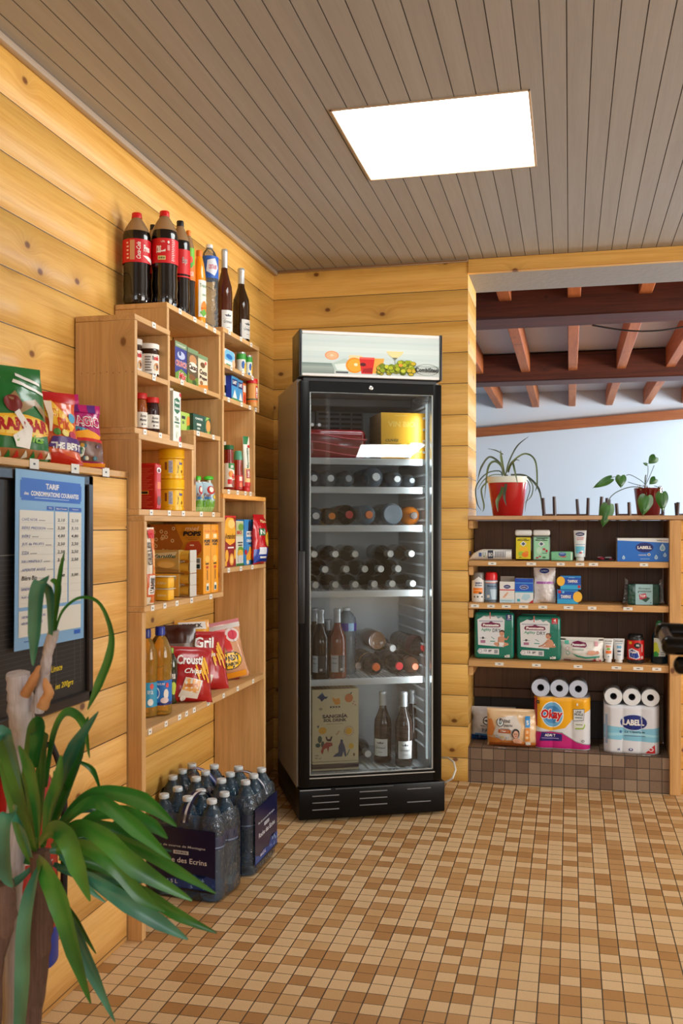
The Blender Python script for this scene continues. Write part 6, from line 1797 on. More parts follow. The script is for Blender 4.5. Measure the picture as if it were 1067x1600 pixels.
cy('bandage_box', 'blue and white first-aid box right of the plasters', 'box', 804.5, 833, 904, YR, Z2, 0.05, (226, 232, 236),
   [Rc(0, 0.46, 1, 1, (24, 90, 200)), Pg([(0, 1.0), (0.12, 1), (0.3, 0.92), (0.7, 0.92), (0.88, 1.0), (1, 1), (1, 0.82), (0, 0.80)], (20, 70, 180)), Rc(0, 0.80, 1, 0.83, (90, 170, 230)), El(0.5, 0.64, 0.24, 0.09, (210, 226, 240)), El(0.5, 0.64, 0.21, 0.075, (20, 40, 130)), Tx('LABELL', 0.5, 0.64, 0.3, 0.045, WHT), Rc(0, 0.42, 1, 0.47, (80, 180, 210)), Pg([(0.35, 0.16), (0.62, 0.10), (0.84, 0.22), (0.8, 0.36), (0.45, 0.36)], (180, 216, 230)), Pg([(0.12, 0.26), (0.3, 0.24), (0.32, 0.36), (0.15, 0.36)], (214, 230, 236)), Rc(0.12, 0.06, 0.28, 0.16, (60, 170, 190)), Pg([(0.74, 0.0), (1, 0.0), (1, 0.14)], (190, 30, 40))])
# cotton wool bag
x, w_, h_ = fity(833.5, 868, 886, YR, Z2)
bag('cotton_wool_bag', 'tall clear bag of white cotton wool pads with a purple band', 'cotton bag', (x, YR + 0.028, Z2 + 0.0004), 0, w_, min(h_, 0.163), 0.055, P((226, 222, 224), 0.45, coat=0.4, bump=0.6, bscale=60), [El(0.5, 0.91, 0.22, 0.07, (20, 50, 130)), Tx('LABELL', 0.5, 0.91, 0.32, 0.035, (200, 214, 236)), Rc(0.12, 0.55, 0.9, 0.61, (166, 90, 176)), Rc(0.45, 0.57, 0.6, 0.59, (220, 190, 226))], seed=41, crinkle=0.009, seal=0.03, waist=0.02, off=0.002)
te_ = [Rc(0, 0, 1, 0.3, (50, 170, 220)), Rc(0, 0.3, 1, 1, (30, 130, 206)), Rc(0.1, 0.36, 1, 0.86, (20, 80, 180))]
cy('tampon_box', 'blue box with a yellow circle at its left, upper of the two stacked blue boxes', 'box', 875.5, 907.5, 900, YR, Z2 + 0.066, 0.06, (36, 150, 214), te_ + [El(0.02, 0.6, 0.2, 0.36, (246, 190, 60)), Tx('TAMPAX', 0.6, 0.6, 0.5, 0.22, WHT, 0, 0.04), Rc(0.85, 0.1, 0.98, 0.3, (200, 40, 50)), Rc(0.4, 0.85, 0.7, 0.9, (150, 200, 236))])
cy('tampon_box', 'blue box with a yellow circle at its right, under its turned twin', 'box', 870.5, 903, 921.5, YR, Z2, 0.06, (36, 150, 214), te_ + [El(0.98, 0.5, 0.22, 0.38, (246, 190, 60)), Tx('TAMPAX', 0.42, 0.5, 0.5, 0.24, WHT, 0, 0.04), Rc(0.04, 0.74, 0.18, 0.94, (200, 40, 50)), Rc(0.24, 0.74, 0.34, 0.9, (120, 190, 230))])
# scouring pads
x, w_, h_ = fity(981, 1031, 913, YR, Z2)
T = thing('scouring_pads', 'clear packet of dark green scouring pads with a pale label', 'packet', (x, YR + 0.03, Z2 + 0.0004), 0)
MB().box(-w_ / 2, w_ / 2, -0.02, 0.02, 0, h_, P((14, 74, 62), 0.3, coat=0.6, bump=1.0, bscale=90), 0.008, 3).build('pads', T)
deco(T, 'label', plane_map((-w_ * 0.26, -0.0204, 0.001), (1, 0, 0), (0, 0, 1)), w_ * 0.54, h_ * 0.98, [Rc(0, 0, 1, 1, (160, 200, 206)), Tx('Éponges', 0.52, 0.8, 0.7, 0.12, (40, 60, 60), 0.3), Tx('grattantes', 0.52, 0.64, 0.8, 0.12, (40, 60, 60), 0.3), Pg([(0.35, 0.5), (0.85, 0.32), (0.6, 0.12), (0.25, 0.3)], (30, 80, 60)), Pg([(0.2, 0.5), (0.6, 0.56), (0.66, 0.34), (0.25, 0.24)], (190, 50, 80)), Tx('TOP', 0.42, 0.42, 0.34, 0.13, WHT, 0, 0.04), Rc(0.86, 0.08, 0.92, 0.12, (40, 70, 120))], off=0.0006)
m = MB()
cf = CLEAR((240, 242, 242), 0.1, 0.04, 1.5, bump=0.8, body=(220, 224, 222))
for sg in (-1, 1):
    for k in range(6):
        z_ = h_ * (0.05 + 0.18 * k)
        m.poly([(sg * w_ / 2 * 0.98, 0, z_), (sg * (w_ / 2 + 0.022 - 0.003 * k), -0.016 + 0.005 * (k % 3), z_ + 0.004), (sg * (w_ / 2 + 0.014), 0.01 - 0.004 * (k % 2), z_ + 0.03), (sg * w_ / 2 * 0.98, 0.002, z_ + 0.022)], cf)
m.build('cellophane_ends', T)

# third shelf: nappies and others
def baby(cx, cy_, s, pose, skin=(206, 150, 118)):
    sk, sk2, hr = skin, (188, 128, 98), (52, 34, 26)
    f = lambda pts, c: Pg([(cx + x_ * s, cy_ + y_ * s * 0.87) for x_, y_ in pts], c)
    e_ = lambda x_, y_, a_, b_, c: El(cx + x_ * s, cy_ + y_ * s * 0.87, a_ * s, b_ * s * 0.87, c)
    if pose == 0:
        return [f([(-0.3, 0.1), (-0.26, 0.42), (-0.1, 0.5), (0.18, 0.5), (0.3, 0.36), (0.24, 0.05), (0.2, -0.1), (-0.2, -0.1)], sk), f([(0.2, 0.45), (0.42, 0.3), (0.56, 0.52), (0.62, 0.5), (0.46, 0.18), (0.3, 0.2)], sk2),
                f([(-0.28, 0.42), (-0.2, 0.42), (-0.18, 0.05), (-0.3, 0.05)], sk2), f([(-0.2, 0.02), (-0.6, -0.02), (-0.62, -0.18), (-0.3, -0.36), (-0.2, -0.3), (-0.3, -0.16)], sk), f([(0.2, 0.02), (0.56, -0.06), (0.6, -0.2), (0.2, -0.34), (0.1, -0.3), (0.24, -0.16)], sk),
                f([(-0.2, 0.0), (0.22, 0.0), (0.2, -0.22), (0.0, -0.28), (-0.2, -0.2)], (236, 234, 232)), e_(0.04, 0.74, 0.2, 0.24, sk), f([(-0.18, 0.76), (-0.12, 0.98), (0.08, 1.04), (0.26, 0.94), (0.25, 0.78), (0.12, 0.88), (-0.06, 0.88)], hr),
                e_(-0.02, 0.73, 0.02, 0.02, hr), e_(0.12, 0.73, 0.02, 0.02, hr), e_(0.05, 0.62, 0.05, 0.02, (170, 60, 60))]
    return [f([(-0.1, 0.1), (0.02, 0.42), (0.2, 0.5), (0.42, 0.4), (0.6, 0.0), (0.56, -0.2), (0.1, -0.2), (-0.1, 0.0)], sk), f([(0.05, 0.35), (0.16, 0.3), (-0.3, -0.14), (-0.6, -0.24), (-0.6, -0.12), (-0.34, -0.02)], sk2),
            f([(-0.4, -0.24), (0.6, -0.24), (0.6, -0.08), (-0.1, -0.06)], sk), e_(0.56, -0.12, 0.14, 0.12, sk2), f([(0.5, -0.06), (0.64, 0.12), (0.62, -0.06)], (236, 234, 232)), e_(0.14, 0.74, 0.2, 0.24, sk),
            f([(-0.06, 0.8), (0.0, 0.98), (0.2, 1.02), (0.36, 0.9), (0.36, 0.66), (0.28, 0.72), (0.14, 0.92)], (96, 76, 62)), e_(0.04, 0.73, 0.02, 0.02, hr), e_(0.18, 0.73, 0.02, 0.02, hr), e_(0.1, 0.6, 0.05, 0.02, (170, 70, 70))]


def nappy(label, a_, b_, ytop, num, numc, pose, count, seed, tilt=0.0):
    x, w_, h_ = fity(a_, b_, ytop, YR, Z3)
    T = thing('nappy_pack', label, 'nappy pack', (x, YR + 0.05, Z3 + 0.0004), R(tilt))
    m = MB()
    g = (10, 116, 98)
    m.box(-w_ / 2, w_ / 2, -0.045, 0.045, 0, h_, P(g, 0.25, coat=0.4, bump=0.5, bscale=14), 0.016, 4)
    m.build('wrapper', T)
    ln = (196, 200, 204)
    els = [Pg([(0.10, 0.30), (0.74, 0.26), (0.76, 0.84), (0.68, 0.90), (0.60, 0.87), (0.54, 0.92), (0.44, 0.90), (0.40, 0.93), (0.33, 0.90), (0.24, 0.92), (0.17, 0.88), (0.08, 0.84)], (222, 224, 226)), Rc(0.12, 0.80, 0.72, 0.82, (150, 156, 176)),
           Rc(0.385, 0.86, 0.41, 1.0, (206, 120, 110)), Pg([(0.2, 0.68), (0.62, 0.68), (0.66, 0.70), (0.64, 0.76), (0.48, 0.78), (0.42, 0.81), (0.36, 0.78), (0.2, 0.77), (0.17, 0.72)], (116, 20, 70)), Tx('Pommette', 0.42, 0.725, 0.40, 0.055, WHT, 0, 0.06),
           Tx('Agility', 0.30, 0.62, 0.26, 0.075, (30, 140, 110), 0.1, 0.02), Tx('DRY', 0.56, 0.615, 0.2, 0.075, (60, 70, 80), 0, 0.02),
           El(0.22, 0.45, 0.03, 0.025, (60, 60, 60)), Rc(0.14, 0.44, 0.3, 0.447, (70, 70, 70)), Rc(0.16, 0.34, 0.28, 0.4, (170, 110, 140)), Rc(0.4, 0.37, 0.52, 0.39, (60, 150, 130)), Pg([(0.42, 0.47), (0.5, 0.42), (0.51, 0.43), (0.43, 0.48)], (60, 130, 120)),
           Pg([(0.12, 0.11), (0.62, 0.10), (0.62, 0.22), (0.12, 0.22), (0.08, 0.16)], (222, 224, 226)), El(0.15, 0.165, 0.045, 0.04, (150, 160, 160)), El(0.15, 0.165, 0.035, 0.03, (222, 224, 226)), Tx('12', 0.28, 0.18, 0.07, 0.045, (50, 50, 60), 0, 0.03), Tx('0%', 0.40, 0.17, 0.09, 0.055, (40, 40, 50), 0, 0.05), Rc(0.5, 0.12, 0.59, 0.20, (140, 146, 150)),
           Rc(0.80, 0.83, 0.93, 0.96, numc), Tx(num, 0.865, 0.91, 0.06, 0.07, WHT, 0, 0.04), Rc(0.82, 0.845, 0.91, 0.86, (170, 180, 206)), Tx(count, 0.82, 0.07, 0.14, 0.06, WHT, 0, 0.05)]
    els += baby(0.68, 0.36, 0.30, pose)
    deco(T, 'front_print', plane_map((-w_ / 2, -0.0452, 0), (1, 0, 0), (0, 0, 1)), w_, h_, els, off=0.0005, lay=0.00003, rough=0.3)
    m = MB()
    m.box(-w_ / 2 + 0.02, w_ / 2 - 0.02, -0.004, 0.004, h_, h_ + 0.006, P(g, 0.3), 0.002)
    m.build('top_seam', T)


nappy('green nappy pack with a dark blue 5 badge, left of the two', 740, 802.5, 957, '5', (24, 36, 110), 0, 'x25', 1, 3)
nappy('green nappy pack with a red 4 badge, right of the two', 807, 876, 963, '4', (196, 30, 44), 1, 'x28', 2)
x, w_, h_ = fity(874, 943, 998, YR - 0.008, Z3)
bag('wipes_pack', 'white pack of baby wipes with green swirls on the third shelf', 'wipes pack', (x, YR + 0.03, Z3 + 0.0004), 0, w_ * 1.02, h_ * 1.02, 0.075, P((222, 220, 214), 0.3, coat=0.3),
    [Pg([(0.3, 0.62), (0.58, 0.6), (0.62, 0.66), (0.6, 0.80), (0.42, 0.86), (0.3, 0.80), (0.26, 0.7)], (116, 20, 70)), Tx('Pommette', 0.44, 0.71, 0.30, 0.09, WHT, 0, 0.05), Tx('Sensitive', 0.42, 0.52, 0.26, 0.07, (120, 170, 150)), Rc(0.12, 0.72, 0.22, 0.86, (80, 190, 170)), El(0.19, 0.36, 0.045, 0.09, (120, 190, 170)), El(0.19, 0.36, 0.03, 0.06, (222, 220, 214)), El(0.18, 0.55, 0.04, 0.07, (206, 160, 180)), El(0.18, 0.55, 0.028, 0.05, (222, 220, 214)),
     Pg([(0.26, 0.38), (0.42, 0.28), (0.6, 0.22), (0.92, 0.26), (0.9, 0.18), (0.6, 0.15), (0.4, 0.22)], (50, 150, 130)), Pg([(0.62, 0.34), (0.66, 0.48), (0.8, 0.48), (0.86, 0.36), (0.74, 0.28)], (214, 160, 136)), El(0.86, 0.4, 0.04, 0.07, (206, 146, 122)), Rc(0.8, 0.66, 0.87, 0.84, (226, 170, 180)), Pg([(0.72, 0.03), (0.95, 0.04), (0.88, 0.2)], (180, 30, 50)), El(0.86, 0.12, 0.05, 0.07, (230, 220, 214)), Rc(0.1, 0.06, 0.26, 0.1, (140, 60, 60)), Rc(0.04, 0.02, 0.96, 0.05, (190, 186, 180))], seed=44, crinkle=0.005, seal=0.09, waist=0.03)
x, w_, h_ = fity(942.5, 959, 999, YR, Z3)
tube_('sun_cream_tube', 'white sun cream tube with an orange patch, left of the pair', (x, YR + 0.03, Z3 + 0.0004), 0, w_, h_, (226, 228, 228), (234, 234, 232), [Tx('SOLAIRE', 0.5, 0.88, 0.7, 0.05, (40, 50, 60), 0, 0.03), Rc(0.2, 0.76, 0.8, 0.78, (110, 120, 130)), Tx('50+', 0.5, 0.62, 0.5, 0.11, (240, 120, 40), 0, 0.04), El(0.5, 0.5, 0.2, 0.05, (110, 190, 60)), Rc(0.22, 0.28, 0.82, 0.42, (240, 120, 40)), Rc(0.4, 0.12, 0.6, 0.16, (120, 150, 160))])
x, w_, h_ = fity(958.5, 976.5, 999, YR, Z3)
tube_('sun_cream_tube', 'white sun cream tube with blue figures, right of the pair', (x, YR + 0.03, Z3 + 0.0004), 0, w_, h_, (222, 226, 230), (234, 234, 232), [Tx('SOLAIRE', 0.5, 0.88, 0.7, 0.05, (40, 50, 60), 0, 0.03), Rc(0.2, 0.76, 0.8, 0.78, (90, 170, 200)), Tx('50', 0.5, 0.60, 0.45, 0.13, (60, 170, 220), 0, 0.05), El(0.5, 0.4, 0.2, 0.04, (30, 60, 100)), Rc(0.3, 0.22, 0.7, 0.26, (110, 150, 170))])
x, w_, h_ = fity(980.5, 1007, 992, YR, Z3)
r_ = w_ / 2
vessel('scrub_canister', 'dark canister with a red wrap and a black lid, right of the sun creams', 'canister', (x, YR + r_, Z3 + 0.0004), 0,
       [('can', [(r_ * 0.96, 0), (r_, 0.004), (r_, h_ * 0.86), (r_ * 0.9, h_ * 0.90)], P((40, 38, 38), 0.3)), ('lid', [(r_ * 0.88, h_ * 0.90), (r_ * 0.86, h_ * 0.97), (r_ * 0.7, h_), (0.0001, h_)], P((20, 20, 22), 0.4))],
       [('label', r_ * 1.01, h_ * 0.13, h_ * 0.80, (206, 22, 26), [Pg([(0.36, 0.1), (0.5, 0.02), (0.58, 0.1), (0.54, 0.45), (0.42, 0.6), (0.34, 0.5)], (230, 236, 240)), Pg([(0.38, 0.14), (0.5, 0.06), (0.56, 0.14), (0.52, 0.4), (0.42, 0.52), (0.37, 0.42)], (24, 60, 160)), Tx('Ajax', 0.45, 0.38, 0.14, 0.15, WHT, 0.2, 0.05), El(0.53, 0.74, 0.07, 0.15, BLK), Tx('SOL', 0.53, 0.75, 0.06, 0.1, WHT, 0, 0.04), Rc(0.61, 0.4, 0.63, 0.8, (240, 200, 190)), Rc(0.36, 0.8, 0.42, 0.94, (246, 190, 50)), El(0.62, 0.12, 0.03, 0.08, (220, 200, 190))])])
x, w_, h_ = fity(1018, 1044, 971, YR + 0.004, Z3)
T = vessel('dish_soap_bottle', 'clear dish soap bottle with green cap, behind the door handle', 'bottle', (x, YR + 0.035, Z3 + 0.0004), 0,
           [('bottle_body', [(w_ * 0.44, 0), (w_ * 0.5, 0.004), (w_ * 0.5, h_ * 0.15), (w_ * 0.44, h_ * 0.3), (w_ * 0.46, h_ * 0.5), (w_ * 0.46, h_ * 0.64), (w_ * 0.30, h_ * 0.76), (w_ * 0.16, h_ * 0.82)], CLEAR((120, 150, 160), 0.35, 0.04, body=(30, 60, 76))), ('cap', [(w_ * 0.2, h_ * 0.82), (w_ * 0.22, h_ * 0.83), (w_ * 0.2, h_ * 0.95), (w_ * 0.12, h_ * 0.97), (w_ * 0.11, h_), (0.0001, h_)], P((20, 150, 80), 0.35))], scale=(1, 0.6, 1))
deco(T, 'label', cyl_map(w_ * 0.475, h_ * 0.16, w_ * 0.75), w_ * 0.75, h_ * 0.44, [Rc(0.0, 0, 1, 1, (210, 222, 220)), Pg([(0, 0.25), (0.3, 0.1), (0.5, 0.3), (0.3, 0.75), (0.1, 0.8), (0, 0.7)], (200, 216, 70)), Pg([(0, 0.02), (0.35, 0.02), (0.45, 0.16), (0.25, 0.3), (0, 0.25)], (40, 160, 70)), Rc(0.55, 0.12, 0.9, 0.16, (120, 140, 160)), Rc(0.55, 0.22, 0.9, 0.26, (120, 140, 160))], step=w_ * 0.1, off=0.001)

# the tiled step: bagged nappies, kitchen roll, toilet paper
Z4 = STEP + 0.0005
YP = YS + 0.035
x, w_, h_ = fity(738, 800, 1107, YP + 0.10, Z4)
bag('nappy_bag', 'grey and blue wrapped bag, tucked behind the orange pack', 'nappy pack', (x, YP + 0.15, Z4), R(4), w_ * 1.15, h_, 0.10, P((196, 196, 200), 0.28, coat=0.3), [Rc(0, 0, 1, 0.17, (30, 80, 150)), El(0.36, 0.62, 0.1, 0.12, (40, 44, 60)), El(0.36, 0.62, 0.075, 0.095, (206, 206, 208)), Tx('U', 0.36, 0.62, 0.06, 0.1, (40, 44, 60), 0, 0.04), Tx('Marque', 0.38, 0.46, 0.3, 0.05, (80, 84, 100), 0.2), Tx('PAIN', 0.38, 0.33, 0.26, 0.12, (90, 94, 110)), Rc(0.1, 0.18, 0.7, 0.22, (60, 130, 190)), El(0.2, 0.13, 0.1, 0.05, (30, 50, 90)), El(0.44, 0.12, 0.08, 0.05, (120, 150, 190))], seed=51, crinkle=0.012, off=0.003)
x, w_, h_ = fity(760.5, 839, 1113, YP - 0.02, Z4)
ob = [Rc(0.04, 0.0, 0.98, 0.14, (190, 104, 40)), Pg([(0.04, 0.1), (0.4, 0.16), (0.98, 0.08), (0.98, 0.14), (0.3, 0.24), (0.04, 0.26)], (216, 134, 60)), Pg([(0.14, 0.35), (0.24, 0.78), (0.58, 0.84), (0.68, 0.6), (0.66, 0.22), (0.3, 0.2)], (216, 206, 196)), Pg([(0.02, 0.3), (0.12, 0.3), (0.16, 0.5), (0.1, 0.74), (0.03, 0.72)], (214, 130, 60)),
      El(0.27, 0.66, 0.075, 0.105, (50, 46, 50)), El(0.27, 0.66, 0.06, 0.085, (224, 224, 222)), Tx('U', 0.27, 0.66, 0.05, 0.09, (20, 90, 90), 0, 0.06), Tx('tout', 0.41, 0.71, 0.12, 0.08, (70, 60, 60), 0.1), Tx('petits', 0.43, 0.59, 0.17, 0.09, (70, 60, 60), 0.1), Rc(0.24, 0.40, 0.48, 0.49, (190, 96, 40)), Tx('Change', 0.36, 0.445, 0.16, 0.05, WHT), Rc(0.28, 0.5, 0.46, 0.515, (120, 100, 90)), El(0.22, 0.3, 0.035, 0.05, (190, 190, 190)), El(0.32, 0.29, 0.03, 0.04, (200, 180, 130)), El(0.42, 0.28, 0.03, 0.04, (190, 190, 190)),
      Rc(0.76, 0.56, 0.85, 0.84, (50, 140, 206)), Tx('5', 0.805, 0.68, 0.045, 0.12, WHT, 0, 0.05), Rc(0.76, 0.2, 0.85, 0.54, (224, 140, 60)), Rc(0.76, 0.1, 0.85, 0.18, (226, 226, 220)), El(0.80, 0.44, 0.03, 0.04, (240, 200, 150)), El(0.80, 0.3, 0.03, 0.04, (240, 200, 150))]
ob += [El(0.58, 0.40, 0.075, 0.13, (40, 34, 36)), El(0.585, 0.38, 0.055, 0.10, (226, 176, 150)), El(0.565, 0.40, 0.008, 0.012, BLK), El(0.60, 0.40, 0.008, 0.012, BLK), El(0.585, 0.33, 0.02, 0.012, (190, 90, 90)), Pg([(0.52, 0.24), (0.56, 0.28), (0.64, 0.28), (0.7, 0.2), (0.68, 0.15), (0.54, 0.16)], (222, 170, 142))]
bag('nappy_bag', 'peach and orange nappy pack with a baby picture, in front on the tiled step', 'nappy pack', (x, YP + 0.03, Z4), 0, w_ * 1.03, h_ * 1.05, 0.11, P((232, 196, 150), 0.28, coat=0.3), ob, seed=52, crinkle=0.008, seal=0.05, waist=0.02, fat=0.45, off=0.003)


def rolls(label, a_, b_, ytop, ymid, els, base, sidec, Yf, d_=0.20, front_roll=(226, 230, 234), tagname='toilet_paper_pack', skew=0.0):
    """six rolls below behind a printed film, three more lying on top with their ends to the viewer"""
    x, w_, h_ = fity(a_, b_, ymid, Yf, Z4)
    ht = onY((a_ + b_) / 2, ytop, Yf).z - Z4
    T = thing(tagname, label, 'paper roll pack', (x, Yf + d_ / 2, Z4), 0)
    m = MB()
    def yf(xq, zq):
        q = (xq + w_ / 2) / w_
        lobe = abs(math.sin(PI * 3 * q)) ** 0.5
        edge = min(1, min(q, 1 - q) * 9) ** 0.5
        end = min(1, min(zq, h_ - zq) / 0.016 + 0.02)
        end = math.sqrt(max(0, 1 - (1 - end) ** 2))
        wr = 0.0035 * noise.noise(Vector((xq * 14, zq * 10, seed_)))
        return d_ / 2 - 0.007 * (1 - lobe) - 0.030 * (1 - edge) - 0.014 * (1 - end) + wr
    seed_ = len(label)
    nx_, nz_ = 42, 14
    ix = m.mi(P(base, 0.3, coat=0.3))
    zs_ = [0, 0.003, 0.007, 0.012, 0.018] + [0.018 + (h_ - 0.036) * k / 8 for k in range(1, 8)] + [h_ - 0.018, h_ - 0.012, h_ - 0.007, h_ - 0.003, h_]
    loops = []
    for zq in zs_:
        lp = [m.bm.verts.new((-w_ / 2 + w_ * k / nx_, -yf(-w_ / 2 + w_ * k / nx_, zq), zq)) for k in range(nx_ + 1)]
        lp += [m.bm.verts.new((w_ / 2 - w_ * k / nx_, yf(w_ / 2 - w_ * k / nx_, zq), zq)) for k in range(nx_ + 1)]
        if loops:
            pv = loops[-1]
            for k in range(len(lp)):
                m.bm.faces.new((pv[k], pv[(k + 1) % len(lp)], lp[(k + 1) % len(lp)], lp[k])).material_index = ix
        loops.append(lp)
    m.bm.faces.new(loops[-1]).material_index = ix
    m.bm.faces.new(loops[0][::-1]).material_index = ix
    m.build('wrapped_block', T)
    deco(T, 'printed_film', lambda xx, zz: (Vector((xx - w_ / 2, -yf(xx - w_ / 2, min(max(zz, 0), h_)), zz)), Vector((0, -1, 0))), w_, h_, els, step=w_ / 40, off=0.0012, lay=0.00015, rough=0.3)
    rr = min((ht - h_) / 2, w_ / 6)
    for k in range(3):
        cx_ = (k - 1) * w_ / 3 + skew
        q = Matrix.Translation((cx_, -d_ / 2 + 0.004, h_ + rr * 0.97)) @ Matrix.Rotation(R(90), 4, 'X')
        ln_ = 0.10
        m = MB()
        rw = P(front_roll, 0.75, bump=0.3, bscale=30)
        m.lathe([(rr * 0.36, -ln_ + 0.01), (rr * 0.40, -ln_ - 0.0), (rr * 0.96, -ln_), (rr, -ln_ + 0.006), (rr, -0.006), (rr * 0.96, 0.0), (rr * 0.40, 0.0), (rr * 0.37, -0.003)], rw, 30, q, closed=False)
        o = m.build('paper_roll', T)
        m = MB()
        m.lathe([(rr * 0.37, -0.003), (rr * 0.355, -0.02), (rr * 0.34, -0.085)], P((110, 104, 108), 0.8), 24, q, closed=False)
        m.lathe([(rr * 0.34, -0.085), (0.0001, -0.085)], P((60, 56, 60), 0.8), 24, q, closed=False)
        m.build('cardboard_core', o)
    m = MB()
    n = 40
    prev = None
    for yv in (-d_ / 2 - 0.001, -d_ / 2 + 0.10):
        ring = []
        for k in range(n + 1):
            q = k / n
            xx = -w_ / 2 + w_ * q + skew
            seg_ = (q * 3) % 1.0
            zz = h_ + rr * 0.97 + (rr + 0.002) * math.sqrt(max(1 - (2 * seg_ - 1) ** 2 * 0.93, 0.05))
            ring.append(m.bm.verts.new((xx, yv, zz)))
        if prev:
            for k in range(n):
                m.bm.faces.new((prev[k], prev[k + 1], ring[k + 1], ring[k])).material_index = m.mi(CLEAR((236, 240, 244), 0.1, 0.08, 1.4, bump=0.8, body=(220, 226, 232)))
        prev = ring
    m.build('clear_film', T)
    return T


oe = [Rc(0, 0, 1, 1, (224, 224, 228)), Pg([(0, 1), (1, 1), (1, 0.78), (0.72, 0.62), (0.55, 0.42), (0.3, 0.36), (0, 0.44)], (244, 176, 28)), Rc(0, 0.44, 0.06, 1, (170, 20, 60)), El(0.33, 0.67, 0.2, 0.25, (240, 246, 250)), El(0.33, 0.67, 0.185, 0.235, (110, 176, 220)), El(0.33, 0.67, 0.15, 0.17, (70, 140, 200)),
      Tx('Okay', 0.32, 0.655, 0.42, 0.25, WHT, 0.15, 0.1), Tx('Okay', 0.32, 0.655, 0.39, 0.225, (206, 24, 30), 0.15, 0.045),
      Pg([(0.0, 0.32), (0.3, 0.34), (0.5, 0.32), (0.75, 0.16), (1, 0.10), (1, 0.03), (0, 0.03)], (196, 30, 120)), Pg([(0.0, 0.33), (0.3, 0.355), (0.5, 0.335), (0.75, 0.175), (1, 0.115), (1, 0.10), (0.75, 0.16), (0.5, 0.32), (0.3, 0.34), (0, 0.32)], (150, 160, 160)), Pg([(0.1, 0.16), (0.5, 0.17), (0.5, 0.30), (0.14, 0.33)], (44, 30, 110)), Tx('ADAPT', 0.29, 0.275, 0.19, 0.05, WHT, 0, 0.04), Rc(0.14, 0.21, 0.44, 0.225, (160, 150, 200)),
      Pg([(0.70, 0.56), (0.88, 0.58), (0.90, 0.80), (0.70, 0.79)], (70, 100, 110)), Pg([(0.705, 0.57), (0.875, 0.59), (0.893, 0.79), (0.706, 0.78)], (222, 226, 228)), Tx('UNE', 0.79, 0.74, 0.1, 0.04, (50, 70, 80), 0, 0.03), Tx('FEUILLE', 0.795, 0.69, 0.15, 0.045, (40, 70, 80), 0, 0.03), Rc(0.73, 0.62, 0.86, 0.64, (110, 130, 140)), Pg([(0.71, 0.43), (0.90, 0.44), (0.91, 0.50), (0.9, 0.54), (0.71, 0.54)], (226, 228, 220)), Pg([(0.73, 0.41), (0.88, 0.42), (0.91, 0.48), (0.90, 0.52), (0.87, 0.44), (0.74, 0.435)], (150, 190, 50)), Rc(0.74, 0.49, 0.86, 0.505, (120, 130, 120)),
      Rc(0.05, 0.87, 0.10, 0.93, (60, 50, 30)), Rc(0.065, 0.895, 0.085, 0.905, (240, 220, 160)), El(0.77, 0.88, 0.015, 0.03, (240, 240, 230)), El(0.87, 0.19, 0.022, 0.025, (40, 44, 60)), El(0.87, 0.19, 0.012, 0.014, (222, 224, 228))]
rolls('big yellow, magenta and white pack of kitchen paper with three roll ends on top', 834, 922.5, 1057, 1090, oe, (210, 212, 218), None, YP, skew=-0.012, front_roll=(196, 206, 226), tagname='kitchen_paper_pack')
le_ = [Rc(0, 0, 1, 1, (220, 224, 232)), Pg([(0, 0.3), (1, 0.26), (1, 0.56), (0.6, 0.52), (0, 0.58)], (130, 196, 224)), Pg([(0, 0.42), (0.5, 0.46), (1, 0.4), (1, 0.36), (0.5, 0.40), (0, 0.36)], (160, 214, 234)), El(0.53, 0.66, 0.25, 0.17, (200, 214, 236)), El(0.53, 0.66, 0.24, 0.155, (20, 40, 120)), Tx('LABELL', 0.53, 0.66, 0.38, 0.12, WHT, 0, 0.04), Tx('La Classique', 0.55, 0.46, 0.36, 0.06, (40, 90, 110), 0.2, 0.02), Rc(0.36, 0.375, 0.74, 0.39, (80, 120, 150)),
       Rc(0.335, 0.02, 0.34, 0.26, (190, 196, 206)), Rc(0.66, 0.02, 0.665, 0.26, (190, 196, 206)), Tx('x6', 0.26, 0.10, 0.05, 0.05, (60, 80, 130), 0, 0.03), El(0.48, 0.10, 0.04, 0.03, (40, 50, 110)), El(0.48, 0.105, 0.02, 0.015, (220, 224, 232)), Pg([(0.74, 0.04), (0.92, 0.04), (0.91, 0.22)], (190, 24, 34)), El(0.84, 0.12, 0.045, 0.04, (220, 224, 232)), El(0.84, 0.12, 0.03, 0.025, (190, 60, 60)), El(0.30, 0.46, 0.02, 0.03, (60, 110, 160)), Rc(0.02, 0.2, 0.06, 0.8, (160, 180, 210))]
rolls('white and light blue pack of toilet paper with three roll ends on top', 944, 1031, 1070, 1103, le_, (216, 220, 228), None, YP - 0.015)

# ================================================================== FRIDGE CONTENTS
def fpos(px, py, w):
    u, z = fpx(px, py, w)
    return fp(u, w, z), u, z


def lying(px, py, w, L_, r_, kind, label, capc=(226, 226, 224), zfix=None, drx=0.0, tint=None, els=None, lab=None, group=None, name=None, drz=0.0, z_l=(0.1, 0.35)):
    """a bottle on its side, neck towards the glass; px, py is the middle of its cap"""
    p, u, z = fpos(px, py, w)
    if zfix is not None:
        z = zfix
    base = fp(u, w + L_, z)
    if kind == 'wine':
        gl = P((34, 30, 24), 0.12, coat=0.6)
        return wine(name or 'wine_bottle', label, 0, 0, 0, r_, L_, FA + drz, gl if tint is None else P(tint, 0.12, coat=0.6), lab, els, capc, rotx=R(90) + drx, group=group, loc=base, seg=18)
    return pet(label, 0, 0, 0, r_, L_, FA + drz, capc, lab, els or (), tint=tint or (190, 200, 206), group=group, name=name or 'water_bottle', rotx=R(90) + drx, alpha=0.22 if tint is None else 0.8, loc=base, ribs=(0.1, 0.58, 5), z_l=z_l)


